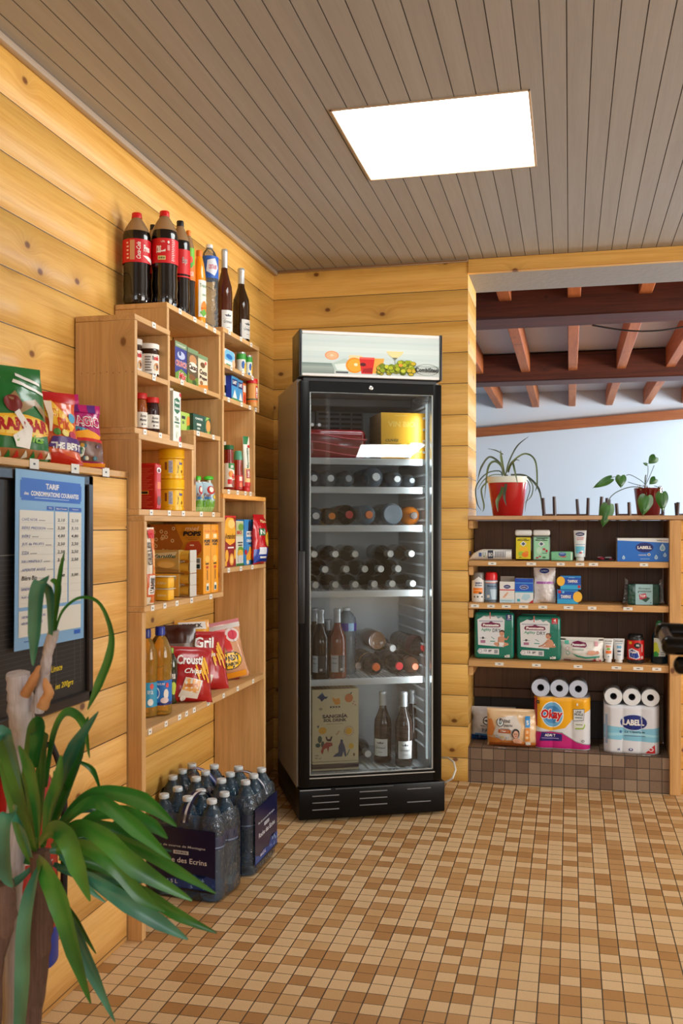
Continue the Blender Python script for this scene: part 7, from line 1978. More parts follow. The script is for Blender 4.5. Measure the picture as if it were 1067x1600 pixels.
ff = ['far left', 'second from the left', 'third from the left', 'fourth from the left, set higher', 'fifth from the left', 'far right']
for i, (px, py, r_) in enumerate([(491, 750, 0.036), (517, 749, 0.036), (545, 750, 0.036), (588, 744, 0.044), (621, 749, 0.036), (644, 752, 0.030)]):
    z_ = 1.352 + r_ if i != 3 else 1.352 + r_ + 0.0
    lying(px, py, 0.12, 0.30, r_, 'pet', 'clear bottle lying on the second fridge shelf, its cap ' + ff[i], (236, 238, 238) if i in (0, 1, 3, 4) else (170, 178, 182), group='clear bottles on the second fridge shelf', zfix=z_)
lying(494, 809, 0.11, 0.30, 0.037, 'pet', 'clear bottle with white cap lying at the left of the soft drinks shelf', (236, 236, 234), zfix=1.232)
lying(519, 810, 0.10, 0.30, 0.036, 'pet', 'bottle with a wide orange cap and yellow label, left on the soft drinks shelf', (248, 140, 10), zfix=1.231, tint=(70, 50, 20), name='juice_bottle', lab=(196, 150, 30), z_l=(0.5, 0.75))
lying(546, 809, 0.10, 0.30, 0.042, 'pet', 'dark cola bottle with a red cap lying between two orange caps', (196, 26, 32), zfix=1.237, tint=(24, 10, 8), name='cola_bottle', lab=(110, 16, 20), z_l=(0.5, 0.75))
lying(577, 808, 0.10, 0.30, 0.042, 'pet', 'clear bottle with a pale orange cap, middle of the soft drinks shelf', (244, 130, 70), zfix=1.237, tint=None, name='juice_bottle')
# cans-end of a big clear bottle seen from its base
p, u, z = fpos(614, 808, 0.12)
pet('clear greenish bottle lying with its round base towards the glass', 0, 0, 0, 0.046, 0.30, FA, (200, 206, 206), None, tint=(140, 156, 148), rotx=R(-90), loc=fp(u, 0.12, 1.24), name='water_bottle', alpha=0.3, ribs=(0.1, 0.58, 5))
lying(647, 810, 0.10, 0.28, 0.040, 'pet', 'orange-bodied bottle with a dark brown cap at the right of the soft drinks shelf', (58, 40, 30), zfix=1.234, tint=(220, 120, 20), name='juice_bottle')
rws = [(0.944, 915.5, (493, 524, 555, 585, 613, 645), 'bottom row'), (1.007, 891, (508, 541, 570, 595, 622), 'middle row'), (1.070, 868, (491, 524, 555, 610, 643), 'top row')]
nth = ['leftmost', 'second from the left', 'third from the left', 'fourth from the left', 'fifth from the left', 'rightmost']
for z_, py, pxs, rn in rws:
    for i, px in enumerate(pxs):
        lb = nth[i] if i < len(pxs) - 1 else 'rightmost'
        white = (z_ > 1.05 and i < 2) or (0.99 < z_ < 1.02 and i in (0, 3))
        lying(px, py, 0.10, 0.30, 0.035, 'wine', 'dark wine bottle lying in the fridge stack, %s, %s' % (rn, lb), (232, 232, 230) if white else (196, 196, 192), zfix=z_ + 0.004, tint=[(26, 24, 18), (40, 26, 14), (30, 30, 26)][i % 3], group='wine bottles lying stacked in the fridge')
# top shelf
p, u, z = fpos(633, 714, 0.10)
T = carton('boxed_wine', 'yellow boxed drink with a grey tap on the top fridge shelf', 'box', tuple(fp(0.462, 0.10 + 0.10, 1.4665)), FA, 0.195, 0.20, 0.198, (150, 110, 60),
           [Rc(0, 0, 1, 1, (244, 182, 40)), Tx('NATURE', 0.44, 0.94, 0.26, 0.02, (250, 220, 130)), Tx('VIN BIO', 0.45, 0.76, 0.6, 0.12, (250, 208, 100), 0, 0.03), Tx('CUVÉE', 0.24, 0.42, 0.3, 0.07, (80, 80, 20), 0.2, 0.02), Tx('DU ROUSSET', 0.26, 0.31, 0.36, 0.07, (80, 80, 20), 0.2, 0.02), Rc(0.65, 0.27, 0.97, 0.37, (236, 232, 224)), Rc(0.8, 0.16, 0.96, 0.20, (246, 210, 120)), El(0.60, 0.31, 0.02, 0.05, (190, 120, 20))],
           [Rc(0, 0, 1, 1, (120, 90, 56))] + [Rc(0.1 + 0.13 * (k % 7), 0.1 + 0.11 * (k // 7), 0.17 + 0.13 * (k % 7), 0.13 + 0.11 * (k // 7), (90, 62, 36)) for k in range(49)])
MB().lathe([(0.010, 0.0), (0.012, 0.01), (0.012, 0.024), (0.02, 0.026), (0.02, 0.034), (0.0001, 0.034)], P((150, 150, 150), 0.3), 18, Matrix.Translation((0.012, -0.10, 0.034)) @ Matrix.Rotation(R(90), 4, 'X')).build('tap', T)
MB().lathe([(0.012, -0.024), (0.014, 0.0), (0.010, 0.012)], P((210, 210, 210), 0.3), 14, Matrix.Translation((0.012, -0.121, 0.03))).build('tap_spout', T)
T = thing('drinks_pack', 'dark red plastic-wrapped pack at the left of the top fridge shelf', 'drinks pack', tuple(fp(0.175, 0.25, 1.4665)), FA)
m = MB()
m.box(-0.12, 0.135, -0.12, 0.12, 0, 0.128, P((140, 22, 30), 0.18, coat=0.6, bump=0.7, bscale=12), 0.025, 4)
m.build('wrapped_block', T)
m = MB()
for k in range(3):
    m.tube([(-0.12 + q * 0.0255, -0.1215 - 0.002 * math.sin(q), 0.028 + k * 0.034 + 0.012 * math.cos(q * 0.35)) for q in range(11)], 0.0035, P((196, 90, 96), 0.15), 6)
m.build('film_folds', T)
for i, (px, py) in enumerate([(488, 659), (499, 659)]):
    lying(px, py, 0.15, 0.26, 0.018, 'wine', ['small bottle cap end at the upper left of the fridge, left of the pair', 'small bottle cap end at the upper left of the fridge, right of the pair'][i], (226, 226, 226), zfix=1.612, tint=(90, 94, 98))
# fifth shelf: upright bottles and lying bottles
zs = 0.5575


def upr(px, w, ytop, kind, label, **k):
    u, z = fpx(px, ytop, w)
    p = fp(u, w, zs if 'z0' not in k else k['z0'])
    z0 = k.pop('z0', zs)
    r_ = k.pop('r', 0.037)
    rz = k.pop('rz', FA)
    gl = k.pop('gl', rose)
    return wine('wine_bottle', label, p.x, p.y, z0, r_, z - z0, rz, gl, **k)


wl = [Rc(0.0, 0.0, 0.5, 1, (200, 204, 206)), Rc(0.5, 0, 1, 1, (70, 62, 60)), Tx('Fleur', 0.25, 0.55, 0.36, 0.1, (90, 96, 100), 0.3), Rc(0.06, 0.8, 0.4, 0.84, (130, 134, 140)), Rc(0.62, 0.1, 0.8, 0.25, (190, 190, 190))]
pale = CLEAR((170, 150, 130), 0.4, 0.03, 1.6, body=(112, 92, 76))
rosed = CLEAR((226, 130, 80), 0.45, 0.03, 1.6, body=(176, 84, 40))
upr(501, 0.13, 952, 'w', 'pale wine bottle standing at the left of the fifth fridge shelf', gl=pale, els=wl, rz=FA - 0.5)
upr(527, 0.13, 951, 'w', 'orange rosé wine bottle standing in the fridge', gl=rosed, els=wl, rz=FA - 0.1)
upr(492, 0.26, 950, 'w', 'pale wine bottle standing behind the leftmost one in the fridge', gl=pale, lab=None)
upr(513, 0.27, 968, 'w', 'amber wine bottle standing behind, between the pale and rosé ones', gl=amber, lab=None)
p, u, z = fpos(541, 950, 0.24)
pet('tall clear bottle with a purple label standing behind the rosé wine in the fridge', p.x, p.y, zs, 0.043, z - zs, FA, (220, 222, 224), (60, 20, 140), [Rc(0.5, 0, 0.6, 1, (150, 190, 220))], z_l=(0.66, 0.78), tint=(190, 184, 180), alpha=0.25)
lying(588, 1050, 0.10, 0.31, 0.043, 'pet', 'dark bottle with orange cap and yellow-green lettering, lying on the fifth fridge shelf', (244, 110, 30), zfix=0.602, tint=(30, 22, 14), name='cola_bottle', lab=(40, 30, 20), els=[Rc(0, 0, 1, 0.2, (226, 170, 30)), Tx('Lipton', 0.5, 0.55, 0.2, 0.4, (230, 200, 40), 0.2, 0.03), Tx('Lipton', 0.85, 0.55, 0.2, 0.4, (150, 200, 50), 0.2, 0.03)], z_l=(0.55, 0.8))
lying(624, 1049, 0.11, 0.31, 0.042, 'pet', 'dark cola bottle with a red cap, lying between two orange caps low in the fridge', (200, 30, 44), zfix=0.6015, tint=(30, 20, 18), name='cola_bottle', lab=(60, 20, 26), z_l=(0.5, 0.7))
lying(649, 1049, 0.12, 0.30, 0.036, 'pet', 'brown bottle with an orange cap at the right of the fifth fridge shelf', (226, 110, 60), zfix=0.5955, tint=(120, 82, 62), name='juice_bottle')
lying(651, 1024, 0.11, 0.31, 0.042, 'pet', 'cola bottle with a red cap lying on top of the others at the right', (206, 24, 34), zfix=0.676, tint=(26, 20, 24), name='cola_bottle', drz=0.12, lab=(90, 30, 40), z_l=(0.62, 0.82))
lying(603, 1030, 0.12, 0.30, 0.036, 'wine', 'dark wine bottle lying on top, between orange and red caps', (206, 206, 206), zfix=0.676, tint=(36, 28, 28), drz=0.1)
p, u, z = fpos(589, 1010, 0.16)
wine('wine_bottle', 'amber wine bottle lying base-out above the dark orange-capped bottle', 0, 0, 0, 0.039, 0.30, FA, P((120, 84, 56), 0.12, coat=0.5), None, rotx=R(-90), loc=fp(u, 0.16, 0.705), seg=20)
lying(560, 1022, 0.2, 0.28, 0.036, 'wine', 'dark bottle lying far back, left of the stacked cola bottles', (200, 190, 186), zfix=0.596, tint=(60, 44, 34), lab=None)
# bottom compartment
u0, u1 = 0.068, 0.262
T = carton('drink_box', 'tall cream box with painted fruit and a sun at the bottom left of the fridge', 'box', tuple(fp(0.168, 0.09 + 0.085, 0.2225)), FA, 0.194, 0.17, 0.296, (214, 196, 154))
T.name = 'drink_box'
bl, rd_, og, gn = (34, 56, 96), (170, 56, 46), (206, 110, 30), (36, 76, 66)
se = [Rc(0, 0, 1, 1, (222, 206, 164)), Tx('SANGRÍA', 0.49, 0.63, 0.55, 0.062, (54, 34, 40), 0, 0.05), Tx('SOL DRINK', 0.49, 0.57, 0.5, 0.045, (54, 34, 40), 0, 0.05), Rc(0.3, 0.515, 0.66, 0.52, (150, 110, 90)),
      Pg([(0.1, 0.89), (0.18, 0.94), (0.24, 0.93), (0.27, 0.90), (0.34, 0.90), (0.30, 0.87), (0.26, 0.87), (0.2, 0.83), (0.16, 0.87)], bl), Pg([(0.17, 0.93), (0.22, 0.96), (0.24, 0.93)], (60, 110, 150)), El(0.79, 0.87, 0.09, 0.06, og), Pg([(0.80, 0.92), (0.86, 0.96), (0.85, 0.93)], gn), El(0.88, 0.79, 0.015, 0.01, (200, 120, 110)), El(0.93, 0.77, 0.015, 0.01, (200, 120, 110)), El(0.90, 0.82, 0.015, 0.01, (200, 120, 110)),
      Pg([(0.5, 0.78), (0.44, 0.84), (0.43, 0.89), (0.5, 0.86), (0.58, 0.88), (0.6, 0.84), (0.6, 0.79)], (226, 150, 40)), Rc(0.38, 0.74, 0.60, 0.765, (54, 40, 50)), El(0.43, 0.752, 0.018, 0.008, (222, 206, 164)), El(0.49, 0.752, 0.018, 0.008, (222, 206, 164)), El(0.55, 0.752, 0.018, 0.008, (222, 206, 164)), El(0.18, 0.73, 0.04, 0.02, (170, 150, 120)),
      El(0.22, 0.43, 0.085, 0.048, (230, 170, 50)), Pg([(0.10, 0.50), (0.12, 0.46), (0.15, 0.50)], bl), El(0.79, 0.41, 0.07, 0.048, (236, 176, 30))]
for k in range(16):
    a_ = 2 * PI * k / 16
    ca, sa = math.cos(a_), math.sin(a_)
    se.append(Pg([(0.79 + 0.085 * ca - 0.008 * sa, 0.41 + 0.058 * sa + 0.006 * ca), (0.79 + 0.12 * ca, 0.41 + 0.082 * sa), (0.79 + 0.085 * ca + 0.008 * sa, 0.41 + 0.058 * sa - 0.006 * ca)], rd_))
se += [El(0.16, 0.31, 0.045, 0.05, gn), El(0.12, 0.23, 0.055, 0.03, gn), El(0.22, 0.24, 0.035, 0.045, gn), Pg([(0.18, 0.14), (0.22, 0.22), (0.3, 0.27), (0.42, 0.26), (0.44, 0.22), (0.36, 0.2), (0.34, 0.12), (0.31, 0.19), (0.25, 0.17), (0.22, 0.10)], rd_), Pg([(0.30, 0.30), (0.28, 0.34), (0.31, 0.35), (0.33, 0.31), (0.38, 0.31), (0.40, 0.35), (0.43, 0.34), (0.40, 0.28), (0.33, 0.28)], (60, 30, 30)), Rc(0.5, 0.38, 0.56, 0.385, (190, 140, 110)), Pg([(0.5, 0.36), (0.56, 0.42), (0.60, 0.42), (0.53, 0.36)], (196, 150, 120)),
       Pg([(0.44, 0.06), (0.5, 0.10), (0.56, 0.12), (0.56, 0.2), (0.60, 0.26), (0.66, 0.26), (0.70, 0.2), (0.74, 0.06), (0.70, 0.06), (0.67, 0.13), (0.64, 0.06)], bl), El(0.63, 0.275, 0.03, 0.025, bl), Pg([(0.74, 0.08), (0.80, 0.16), (0.81, 0.15), (0.76, 0.07)], gn), El(0.84, 0.2, 0.055, 0.04, (230, 180, 50)), El(0.90, 0.08, 0.022, 0.022, (110, 70, 40)), Tx('10L', 0.1, 0.09, 0.08, 0.02, (60, 50, 44)), Tx('7% vol', 0.12, 0.05, 0.13, 0.02, (60, 50, 44))]
deco(T, 'front_print', plane_map((-0.097, -0.085, 0), (1, 0, 0), (0, 0, 1)), 0.194, 0.296, se, off=0.0003, lay=0.00004)
deco(T, 'top_print', plane_map((-0.097, -0.085, 0.296), (1, 0, 0), (0, 1, 0)), 0.194, 0.17, [Rc(0.05, 0.05, 0.95, 0.95, (176, 140, 90))] + [Rc(0.1 + 0.08 * k, 0.1, 0.13 + 0.08 * k, 0.9, (206, 180, 130)) for k in range(10)])
b_ = MB()
b_.box(-0.098, 0.098, -0.086, 0.086, -0.028, -0.012, P((60, 40, 40), 0.5), 0.001)
b_.box(-0.098, 0.098, -0.086, 0.086, -0.0385, -0.0285, P((206, 190, 150), 0.5), 0.001)
b_.box(-0.0975, 0.0975, -0.0855, 0.0855, -0.0115, -0.0005, P((214, 196, 154), 0.5), 0.001)
b_.build('box_base', T)
g2 = CLEAR((120, 90, 70), 0.55, 0.03, 1.6, body=(62, 48, 42))
upr(598, 0.20, 1080, 'w', 'dark rosé wine bottle at the bottom of the fridge, left of the three', gl=g2, z0=0.1835, rz=FA - 0.55)
upr(631, 0.13, 1081, 'w', 'rosé wine bottle with its label to the front, middle of the bottom three', gl=g2, z0=0.1835, rz=FA - 0.1)
upr(645, 0.25, 1078, 'w', 'wine bottle at the bottom right of the fridge, behind the labelled one', gl=g2, z0=0.1835, rz=FA + 1.1)
lying(575, 1143, 0.18, 0.29, 0.036, 'wine', 'dark wine bottle lying between the cream box and standing bottles', (214, 214, 214), zfix=0.222 + 0.09, tint=(14, 12, 12))
o = [q for q in bpy.data.objects if q.get('label', '').startswith('dark wine bottle lying between the cream')][0]
o.location.z = 0.222
bpy.data.objects['drink_box']['label'] = 'tall cream box with painted fruit and a sun at the bottom left of the fridge'

# ================================================================== PLANTS
def blade(mb, pts, ws, mat, fold=0.25, side=None):
    pts = [Vector(p) for p in pts]
    # smooth resample
    n = len(pts)
    out = []
    for i in range(n - 1):
        p0, p1, p2, p3 = pts[max(i - 1, 0)], pts[i], pts[i + 1], pts[min(i + 2, n - 1)]
        for k in range(6):
            t = k / 6
            out.append((0.5 * ((2 * p1) + (p2 - p0) * t + (2 * p0 - 5 * p1 + 4 * p2 - p3) * t * t + (3 * p1 - p0 - 3 * p2 + p3) * t ** 3), i + t))
    out.append((pts[-1], n - 1))
    rows = []
    for i, (p, q) in enumerate(out):
        a = out[max(i - 1, 0)][0]
        b = out[min(i + 1, len(out) - 1)][0]
        t = (b - a).normalized()
        j = int(min(q, n - 2))
        w = ws[j] + (ws[min(j + 1, n - 1)] - ws[j]) * (q - j)
        sd = Vector(side) if side else Vector((0, 0, 1))
        s_ = t.cross(sd)
        if s_.length < 0.15:
            s_ = t.cross(Vector((0.3, -0.9, 0.3)))
        s_.normalize()
        nn = s_.cross(t).normalized()
        rows.append((p - s_ * w / 2 + nn * w * fold, p - s_ * w / 4 + nn * w * fold * 0.35, p, p + s_ * w / 4 + nn * w * fold * 0.35, p + s_ * w / 2 + nn * w * fold))
    ix = mb.mi(mat)
    prev = None
    for r5 in rows:
        cur = [mb.bm.verts.new(v) for v in r5]
        if prev:
            for k in range(4):
                mb.bm.faces.new((prev[k], prev[k + 1], cur[k + 1], cur[k])).material_index = ix
        prev = cur


def LEAF(key, dark, light, rough=0.35, scale=30):
    m = bpy.data.materials.new('leaf_' + key)
    m.use_nodes = True
    N, L = m.node_tree.nodes, m.node_tree.links
    b = N['Principled BSDF']
    tc = N.new('ShaderNodeTexCoord')
    nz = N.new('ShaderNodeTexNoise')
    nz.inputs['Scale'].default_value = scale
    L.new(tc.outputs['Object'], nz.inputs['Vector'])
    rp = N.new('ShaderNodeValToRGB')
    rp.color_ramp.elements[0].position = 0.35
    rp.color_ramp.elements[0].color = rgb(dark)
    rp.color_ramp.elements[1].position = 0.7
    rp.color_ramp.elements[1].color = rgb(light)
    L.new(nz.outputs['Fac'], rp.inputs[0])
    L.new(rp.outputs[0], b.inputs['Base Color'])
    b.inputs['Roughness'].default_value = rough
    b.inputs['Coat Weight'].default_value = 0.3
    b.inputs['Coat Roughness'].default_value = 0.3
    return m


YD = 1.62
yl = LEAF('yucca', (30, 98, 36), (80, 150, 54), 0.3, 9)
yl2 = LEAF('yucca_sky', (28, 92, 74), (84, 156, 128), 0.28, 9)  # bluer leaf green, with the sky's reflection put into the colour
bark = WOOD('bark', (120, 92, 78), (66, 46, 38), along='Z', across='X', knots=0.3, rough=0.9, gscale=1.4, knot=(60, 44, 36), var=0.1)
barkl = WOOD('bark_pale', (206, 200, 204), (150, 136, 132), along='Z', across='X', knots=0.2, rough=0.9, gscale=1.2, knot=(110, 90, 80), var=0.1)
base_ = dep(46, 1700, YD)
Yk = thing('potted_yucca', 'tall yucca with long drooping green leaves in the left foreground', 'plant', (base_.x, base_.y, 0), 0)
YO = Vector((base_.x, base_.y, 0))


def yp(px, py, dd=0.0):
    return dep(px, py, YD + dd) - YO


m = MB()
m.lathe([(0.10, 0.0), (0.115, 0.01), (0.135, 0.16), (0.142, 0.162), (0.142, 0.185), (0.134, 0.185), (0.128, 0.15), (0.0001, 0.15)], P((120, 70, 46), 0.7), 32)
m.build('pot', Yk)
MB().lathe([(0.127, 0.151), (0.127, 0.162), (0.0001, 0.168)], P((44, 32, 24), 0.95, bump=1.0, bscale=60), 24).build('soil', Yk)


def trunk(nm, pts, rs, mt, par=Yk):
    m = MB()
    P2, R2 = [], []
    for i in range(len(pts) - 1):
        for k in range(9):
            q = k / 9
            P2.append(pts[i].lerp(pts[i + 1], q))
            R2.append((rs[i] + (rs[i + 1] - rs[i]) * q) * (1 + 0.05 * math.sin(i * 7 + k * 2.1)))
    P2.append(pts[-1])
    R2.append(rs[-1])
    m.tube(P2, R2, mt, 14)
    for v in m.bm.verts:
        q = noise.noise_vector(v.co * 55) * 0.0022 + noise.noise_vector(v.co * 160) * 0.0012
        v.co += q
    return m.build(nm, par)


s1 = trunk('trunk', [Vector((0.0, 0, 0.16)), yp(46, 1600), yp(62, 1480), yp(68, 1400), yp(62, 1330)], [0.024, 0.019, 0.019, 0.021, 0.016], bark)
s2 = trunk('trunk', [Vector((-0.04, 0.05, 0.16)), yp(12, 1420, 0.06), yp(28, 1280, 0.08), yp(36, 1180, 0.08), yp(33, 1100, 0.06), yp(28, 1052, 0.05)], [0.024, 0.022, 0.021, 0.020, 0.023, 0.020], barkl)
s3 = trunk('trunk', [Vector((-0.07, -0.03, 0.16)), yp(-14, 1500, -0.06), yp(6, 1430, -0.06), yp(2, 1380, -0.06)], [0.022, 0.021, 0.021, 0.020], bark)
trunk('side_shoot', [yp(58, 1110, 0.05), yp(68, 1065, 0.04), yp(74, 1020, 0.03), yp(84, 985, 0.02)], [0.012, 0.010, 0.009, 0.010], barkl)
trunk('cut_stub', [yp(40, 1085, 0.03), yp(52, 1062, 0.01), yp(62, 1040, 0.0)], [0.009, 0.008, 0.002], P((196, 140, 92), 0.85))
trunk('cut_stub', [yp(66, 1105, 0.01), yp(76, 1082, 0.0), yp(70, 1060, 0.0)], [0.010, 0.009, 0.003], P((204, 148, 96), 0.85))
leaves = [
    ([(72, 1300, 0), (88, 1240, -.03), (118, 1170, -.06), (154, 1112, -.08)], [.012, .026, .030, .002], 1),
    ([(80, 1300, .03), (100, 1240, .04), (122, 1180, .05), (138, 1120, .07)], [.012, .034, .032, .003], 0),
    ([(72, 1230, .05), (84, 1150, .06), (104, 1113, .05), (130, 1128, .02), (140, 1184, .0)], [.008, .014, .015, .016, .002], 0),
    ([(124, 1190, .05), (146, 1204, .05), (158, 1238, .05)], [.004, .012, .002], 0),
    ([(88, 1300, .02), (120, 1258, .02), (160, 1238, .0), (225, 1252, -.02), (276, 1291, -.04)], [.010, .018, .022, .030, .003], 0),
    ([(86, 1305, 0), (120, 1268, -.02), (158, 1254, -.04), (215, 1295, -.06), (268, 1343, -.08)], [.010, .018, .024, .028, .003], 0),
    ([(84, 1320, -.02), (120, 1292, -.06), (165, 1310, -.10), (215, 1355, -.12), (300, 1407, -.13)], [.010, .022, .032, .034, .003], 0),
    ([(90, 1312, 0), (140, 1300, -.02), (215, 1325, -.05), (280, 1362, -.08), (337, 1396, -.1)], [.010, .016, .022, .018, .002], 0),
    ([(84, 1350, .02), (130, 1368, .01), (180, 1374, 0), (242, 1377, -.01)], [.008, .016, .018, .002], 1),
    ([(90, 1356, -.02), (140, 1372, -.05), (200, 1410, -.08), (250, 1440, -.09), (294, 1468, -.10)], [.008, .020, .030, .026, .002], 1),
    ([(96, 1350, .03), (160, 1370, .02), (225, 1396, 0), (280, 1430, -.02), (339, 1458, -.03)], [.008, .018, .024, .020, .002], 0),
    ([(60, 1340, -.03), (72, 1362, -.08), (95, 1410, -.11), (118, 1490, -.12), (142, 1568, -.12)], [.010, .030, .040, .030, .003], 0),
    ([(84, 1400, 0), (116, 1450, -.02), (146, 1520, -.04), (180, 1597, -.05)], [.008, .022, .026, .002], 1),
    ([(66, 1345, -.04), (50, 1390, -.10), (40, 1450, -.13), (38, 1530, -.14), (30, 1640, -.14)], [.010, .026, .030, .032, .02], 1),
    ([(62, 1318, -.04), (84, 1296, -.10), (108, 1312, -.13), (124, 1356, -.14), (141, 1408, -.14)], [.010, .026, .036, .034, .003], 0),
    ([(90, 1330, -.02), (110, 1350, -.05), (130, 1380, -.07), (165, 1410, -.08)], [.006, .014, .014, .002], 1),
    ([(56, 1330, 0), (36, 1260, -.02), (10, 1160, -.05), (-20, 1120, -.08)], [.010, .030, .040, .02], 0),
    ([(42, 1260, -.02), (28, 1200, -.05), (12, 1150, -.08), (-20, 1148, -.1)], [.004, .020, .028, .02], 1),
    ([(50, 1340, -.03), (36, 1290, -.06), (22, 1270, -.1), (8, 1290, -.12), (10, 1360, -.13), (20, 1386, -.13)], [.008, .02, .026, .034, .030, .004], 1),
    ([(52, 1320, 0), (46, 1230, .02), (56, 1146, .0), (62, 1143, -.02), (54, 1200, -.05)], [.012, .030, .036, .034, .02], 0),
    ([(58, 1320, .02), (64, 1240, .04), (68, 1180, .05), (74, 1146, .04)], [.010, .024, .022, .014], 0),
    ([(48, 1345, 0), (34, 1310, .02), (12, 1230, .03), (-5, 1170, .02)], [.006, .018, .016, .004], 0),
    ([(70, 1310, .04), (88, 1262, .05), (96, 1230, .05), (92, 1205, .04)], [.008, .028, .034, .02], 0),
    ([(76, 1330, .05), (120, 1330, .08), (170, 1344, .10), (215, 1345, .12)], [.008, .020, .018, .003], 1),
    ([(80, 1322, .06), (130, 1310, .09), (180, 1290, .12), (205, 1262, .13)], [.008, .016, .016, .003], 0),
    ([(54, 1352, 0), (30, 1375, -.02), (0, 1392, -.04), (-30, 1400, -.05)], [.006, .016, .016, .006], 1),
    ([(60, 1350, .04), (40, 1340, .07), (10, 1320, .1), (-20, 1330, .1)], [.006, .02, .02, .01], 0),
    ([(66, 1330, .06), (80, 1280, .1), (100, 1225, .12), (118, 1190, .14)], [.008, .026, .028, .004], 0),
    ([(60, 1335, .05), (52, 1290, .08), (40, 1240, .1), (26, 1200, .12)], [.008, .026, .028, .004], 0),
]
leaves += [
    ([(86, 1310, .05), (130, 1290, .05), (190, 1300, .06), (250, 1338, .05)], [.010, .018, .024, .002], 0),
    ([(84, 1300, .08), (110, 1272, .1), (150, 1262, .12), (200, 1280, .14), (232, 1300, .15)], [.008, .016, .02, .02, .002], 1),
    ([(88, 1330, -.05), (130, 1322, -.08), (180, 1352, -.1), (222, 1400, -.11), (258, 1425, -.12)], [.010, .022, .028, .024, .002], 0),
    ([(92, 1340, .0), (140, 1346, .0), (190, 1366, .0), (236, 1400, .0)], [.008, .02, .022, .002], 0),
    ([(94, 1322, .03), (150, 1312, .03), (210, 1318, .03), (268, 1330, .03)], [.008, .014, .014, .002], 1),
    ([(70, 1320, -.05), (78, 1262, -.08), (92, 1222, -.1), (96, 1180, -.1)], [.01, .026, .026, .004], 0),
    ([(60, 1310, -.04), (58, 1250, -.06), (48, 1200, -.08), (30, 1165, -.09)], [.01, .026, .028, .004], 0),
    ([(74, 1360, .02), (92, 1400, .02), (120, 1440, .02), (150, 1490, .02)], [.008, .016, .016, .002], 0),
    ([(50, 1330, .05), (20, 1300, .08), (-10, 1280, .1), (-40, 1290, .1)], [.01, .024, .024, .01], 0),
    ([(110, 1300, .0), (150, 1275, -.02), (196, 1270, -.03), (240, 1290, -.04), (262, 1310, -.05)], [.008, .018, .024, .022, .002], 0),
]
for pts, ws, cc in leaves:
    m = MB()
    mid = Vector((0, -1, 0.25))
    blade(m, [yp(*p) for p in pts], ws, (yl, yl2)[cc], 0.16, side=(-0.25, -1.0, 0.35))
    m.build('leaf', Yk, sharp=60)
top = [
    ([(82, 992, .02), (90, 935, 0), (96, 890, -.02), (101, 862, -.03)], [.010, .014, .011, .001], 0),
    ([(80, 992, .0), (80, 930, -.02), (68, 908, -.04), (60, 930, -.05), (56, 990, -.06), (52, 1040, -.06)], [.010, .022, .030, .034, .028, .004], 1),
    ([(84, 985, .02), (88, 950, .03), (92, 915, .03), (80, 905, .02)], [.010, .016, .016, .006], 0),
    ([(86, 990, .02), (98, 955, .02), (125, 934, .0), (155, 942, -.02), (174, 985, -.04), (172, 1025, -.05), (155, 1070, -.06), (137, 1109, -.06)], [.004, .006, .005, .006, .010, .018, .018, .002], 0),
]
for pts, ws, cc in top:
    m = MB()
    blade(m, [yp(*p) for p in pts], ws, (yl, yl2)[cc], 0.14, side=(-0.25, -1.0, 0.2))
    m.build('leaf', Yk, sharp=60)

# spider plant in the red bucket
pp = onY(793, 808, 4.62)
PX, PYv, PZ = pp.x, 4.62, 1.2378
sp = thing('spider_plant', 'spider plant with thin arching leaves in a red pot with a white rim', 'potted plant', (PX, PYv, PZ), 0)
dpp = -PX * _s + PYv * _c
k_ = dpp / F
rt, rbm, hp = 31.5 * k_, 22.5 * k_, 61 * k_
m = MB()
m.lathe([(rbm, 0), (rbm + 0.001, 0.001), (rt * 0.97, hp * 0.84)], P((176, 12, 18), 0.25, coat=0.4), 32)
m.lathe([(rt * 0.97, hp * 0.84), (rt * 1.0, hp * 0.845), (rt * 1.02, hp), (rt * 0.95, hp), (rt * 0.93, hp * 0.9), (0.0001, hp * 0.88)], P((222, 226, 214), 0.4), 32, closed=False)
m.build('pot', sp)
m = MB()
m.tube([(-rt * 1.02, 0, hp * 0.9), (-rt * 0.6, -rt * 0.75, hp * 1.0), (0, -rt * 0.98, hp * 0.55 + 0.03), (rt * 0.6, -rt * 0.8, hp * 0.95), (rt * 1.02, 0, hp * 0.9)][:2], 0.002, P((150, 120, 100), 0.5), 6)
m.build('handle_wire', sp)
spm = LEAF('spider', (64, 88, 44), (116, 132, 78), 0.4, 20)
spd = LEAF('spider_dark', (40, 56, 44), (84, 98, 74), 0.4, 20)


def sq(px, py, dy=0.0):
    p = onY(px, py, PYv + dy)
    return Vector((p.x - PX, dy, p.z - PZ))


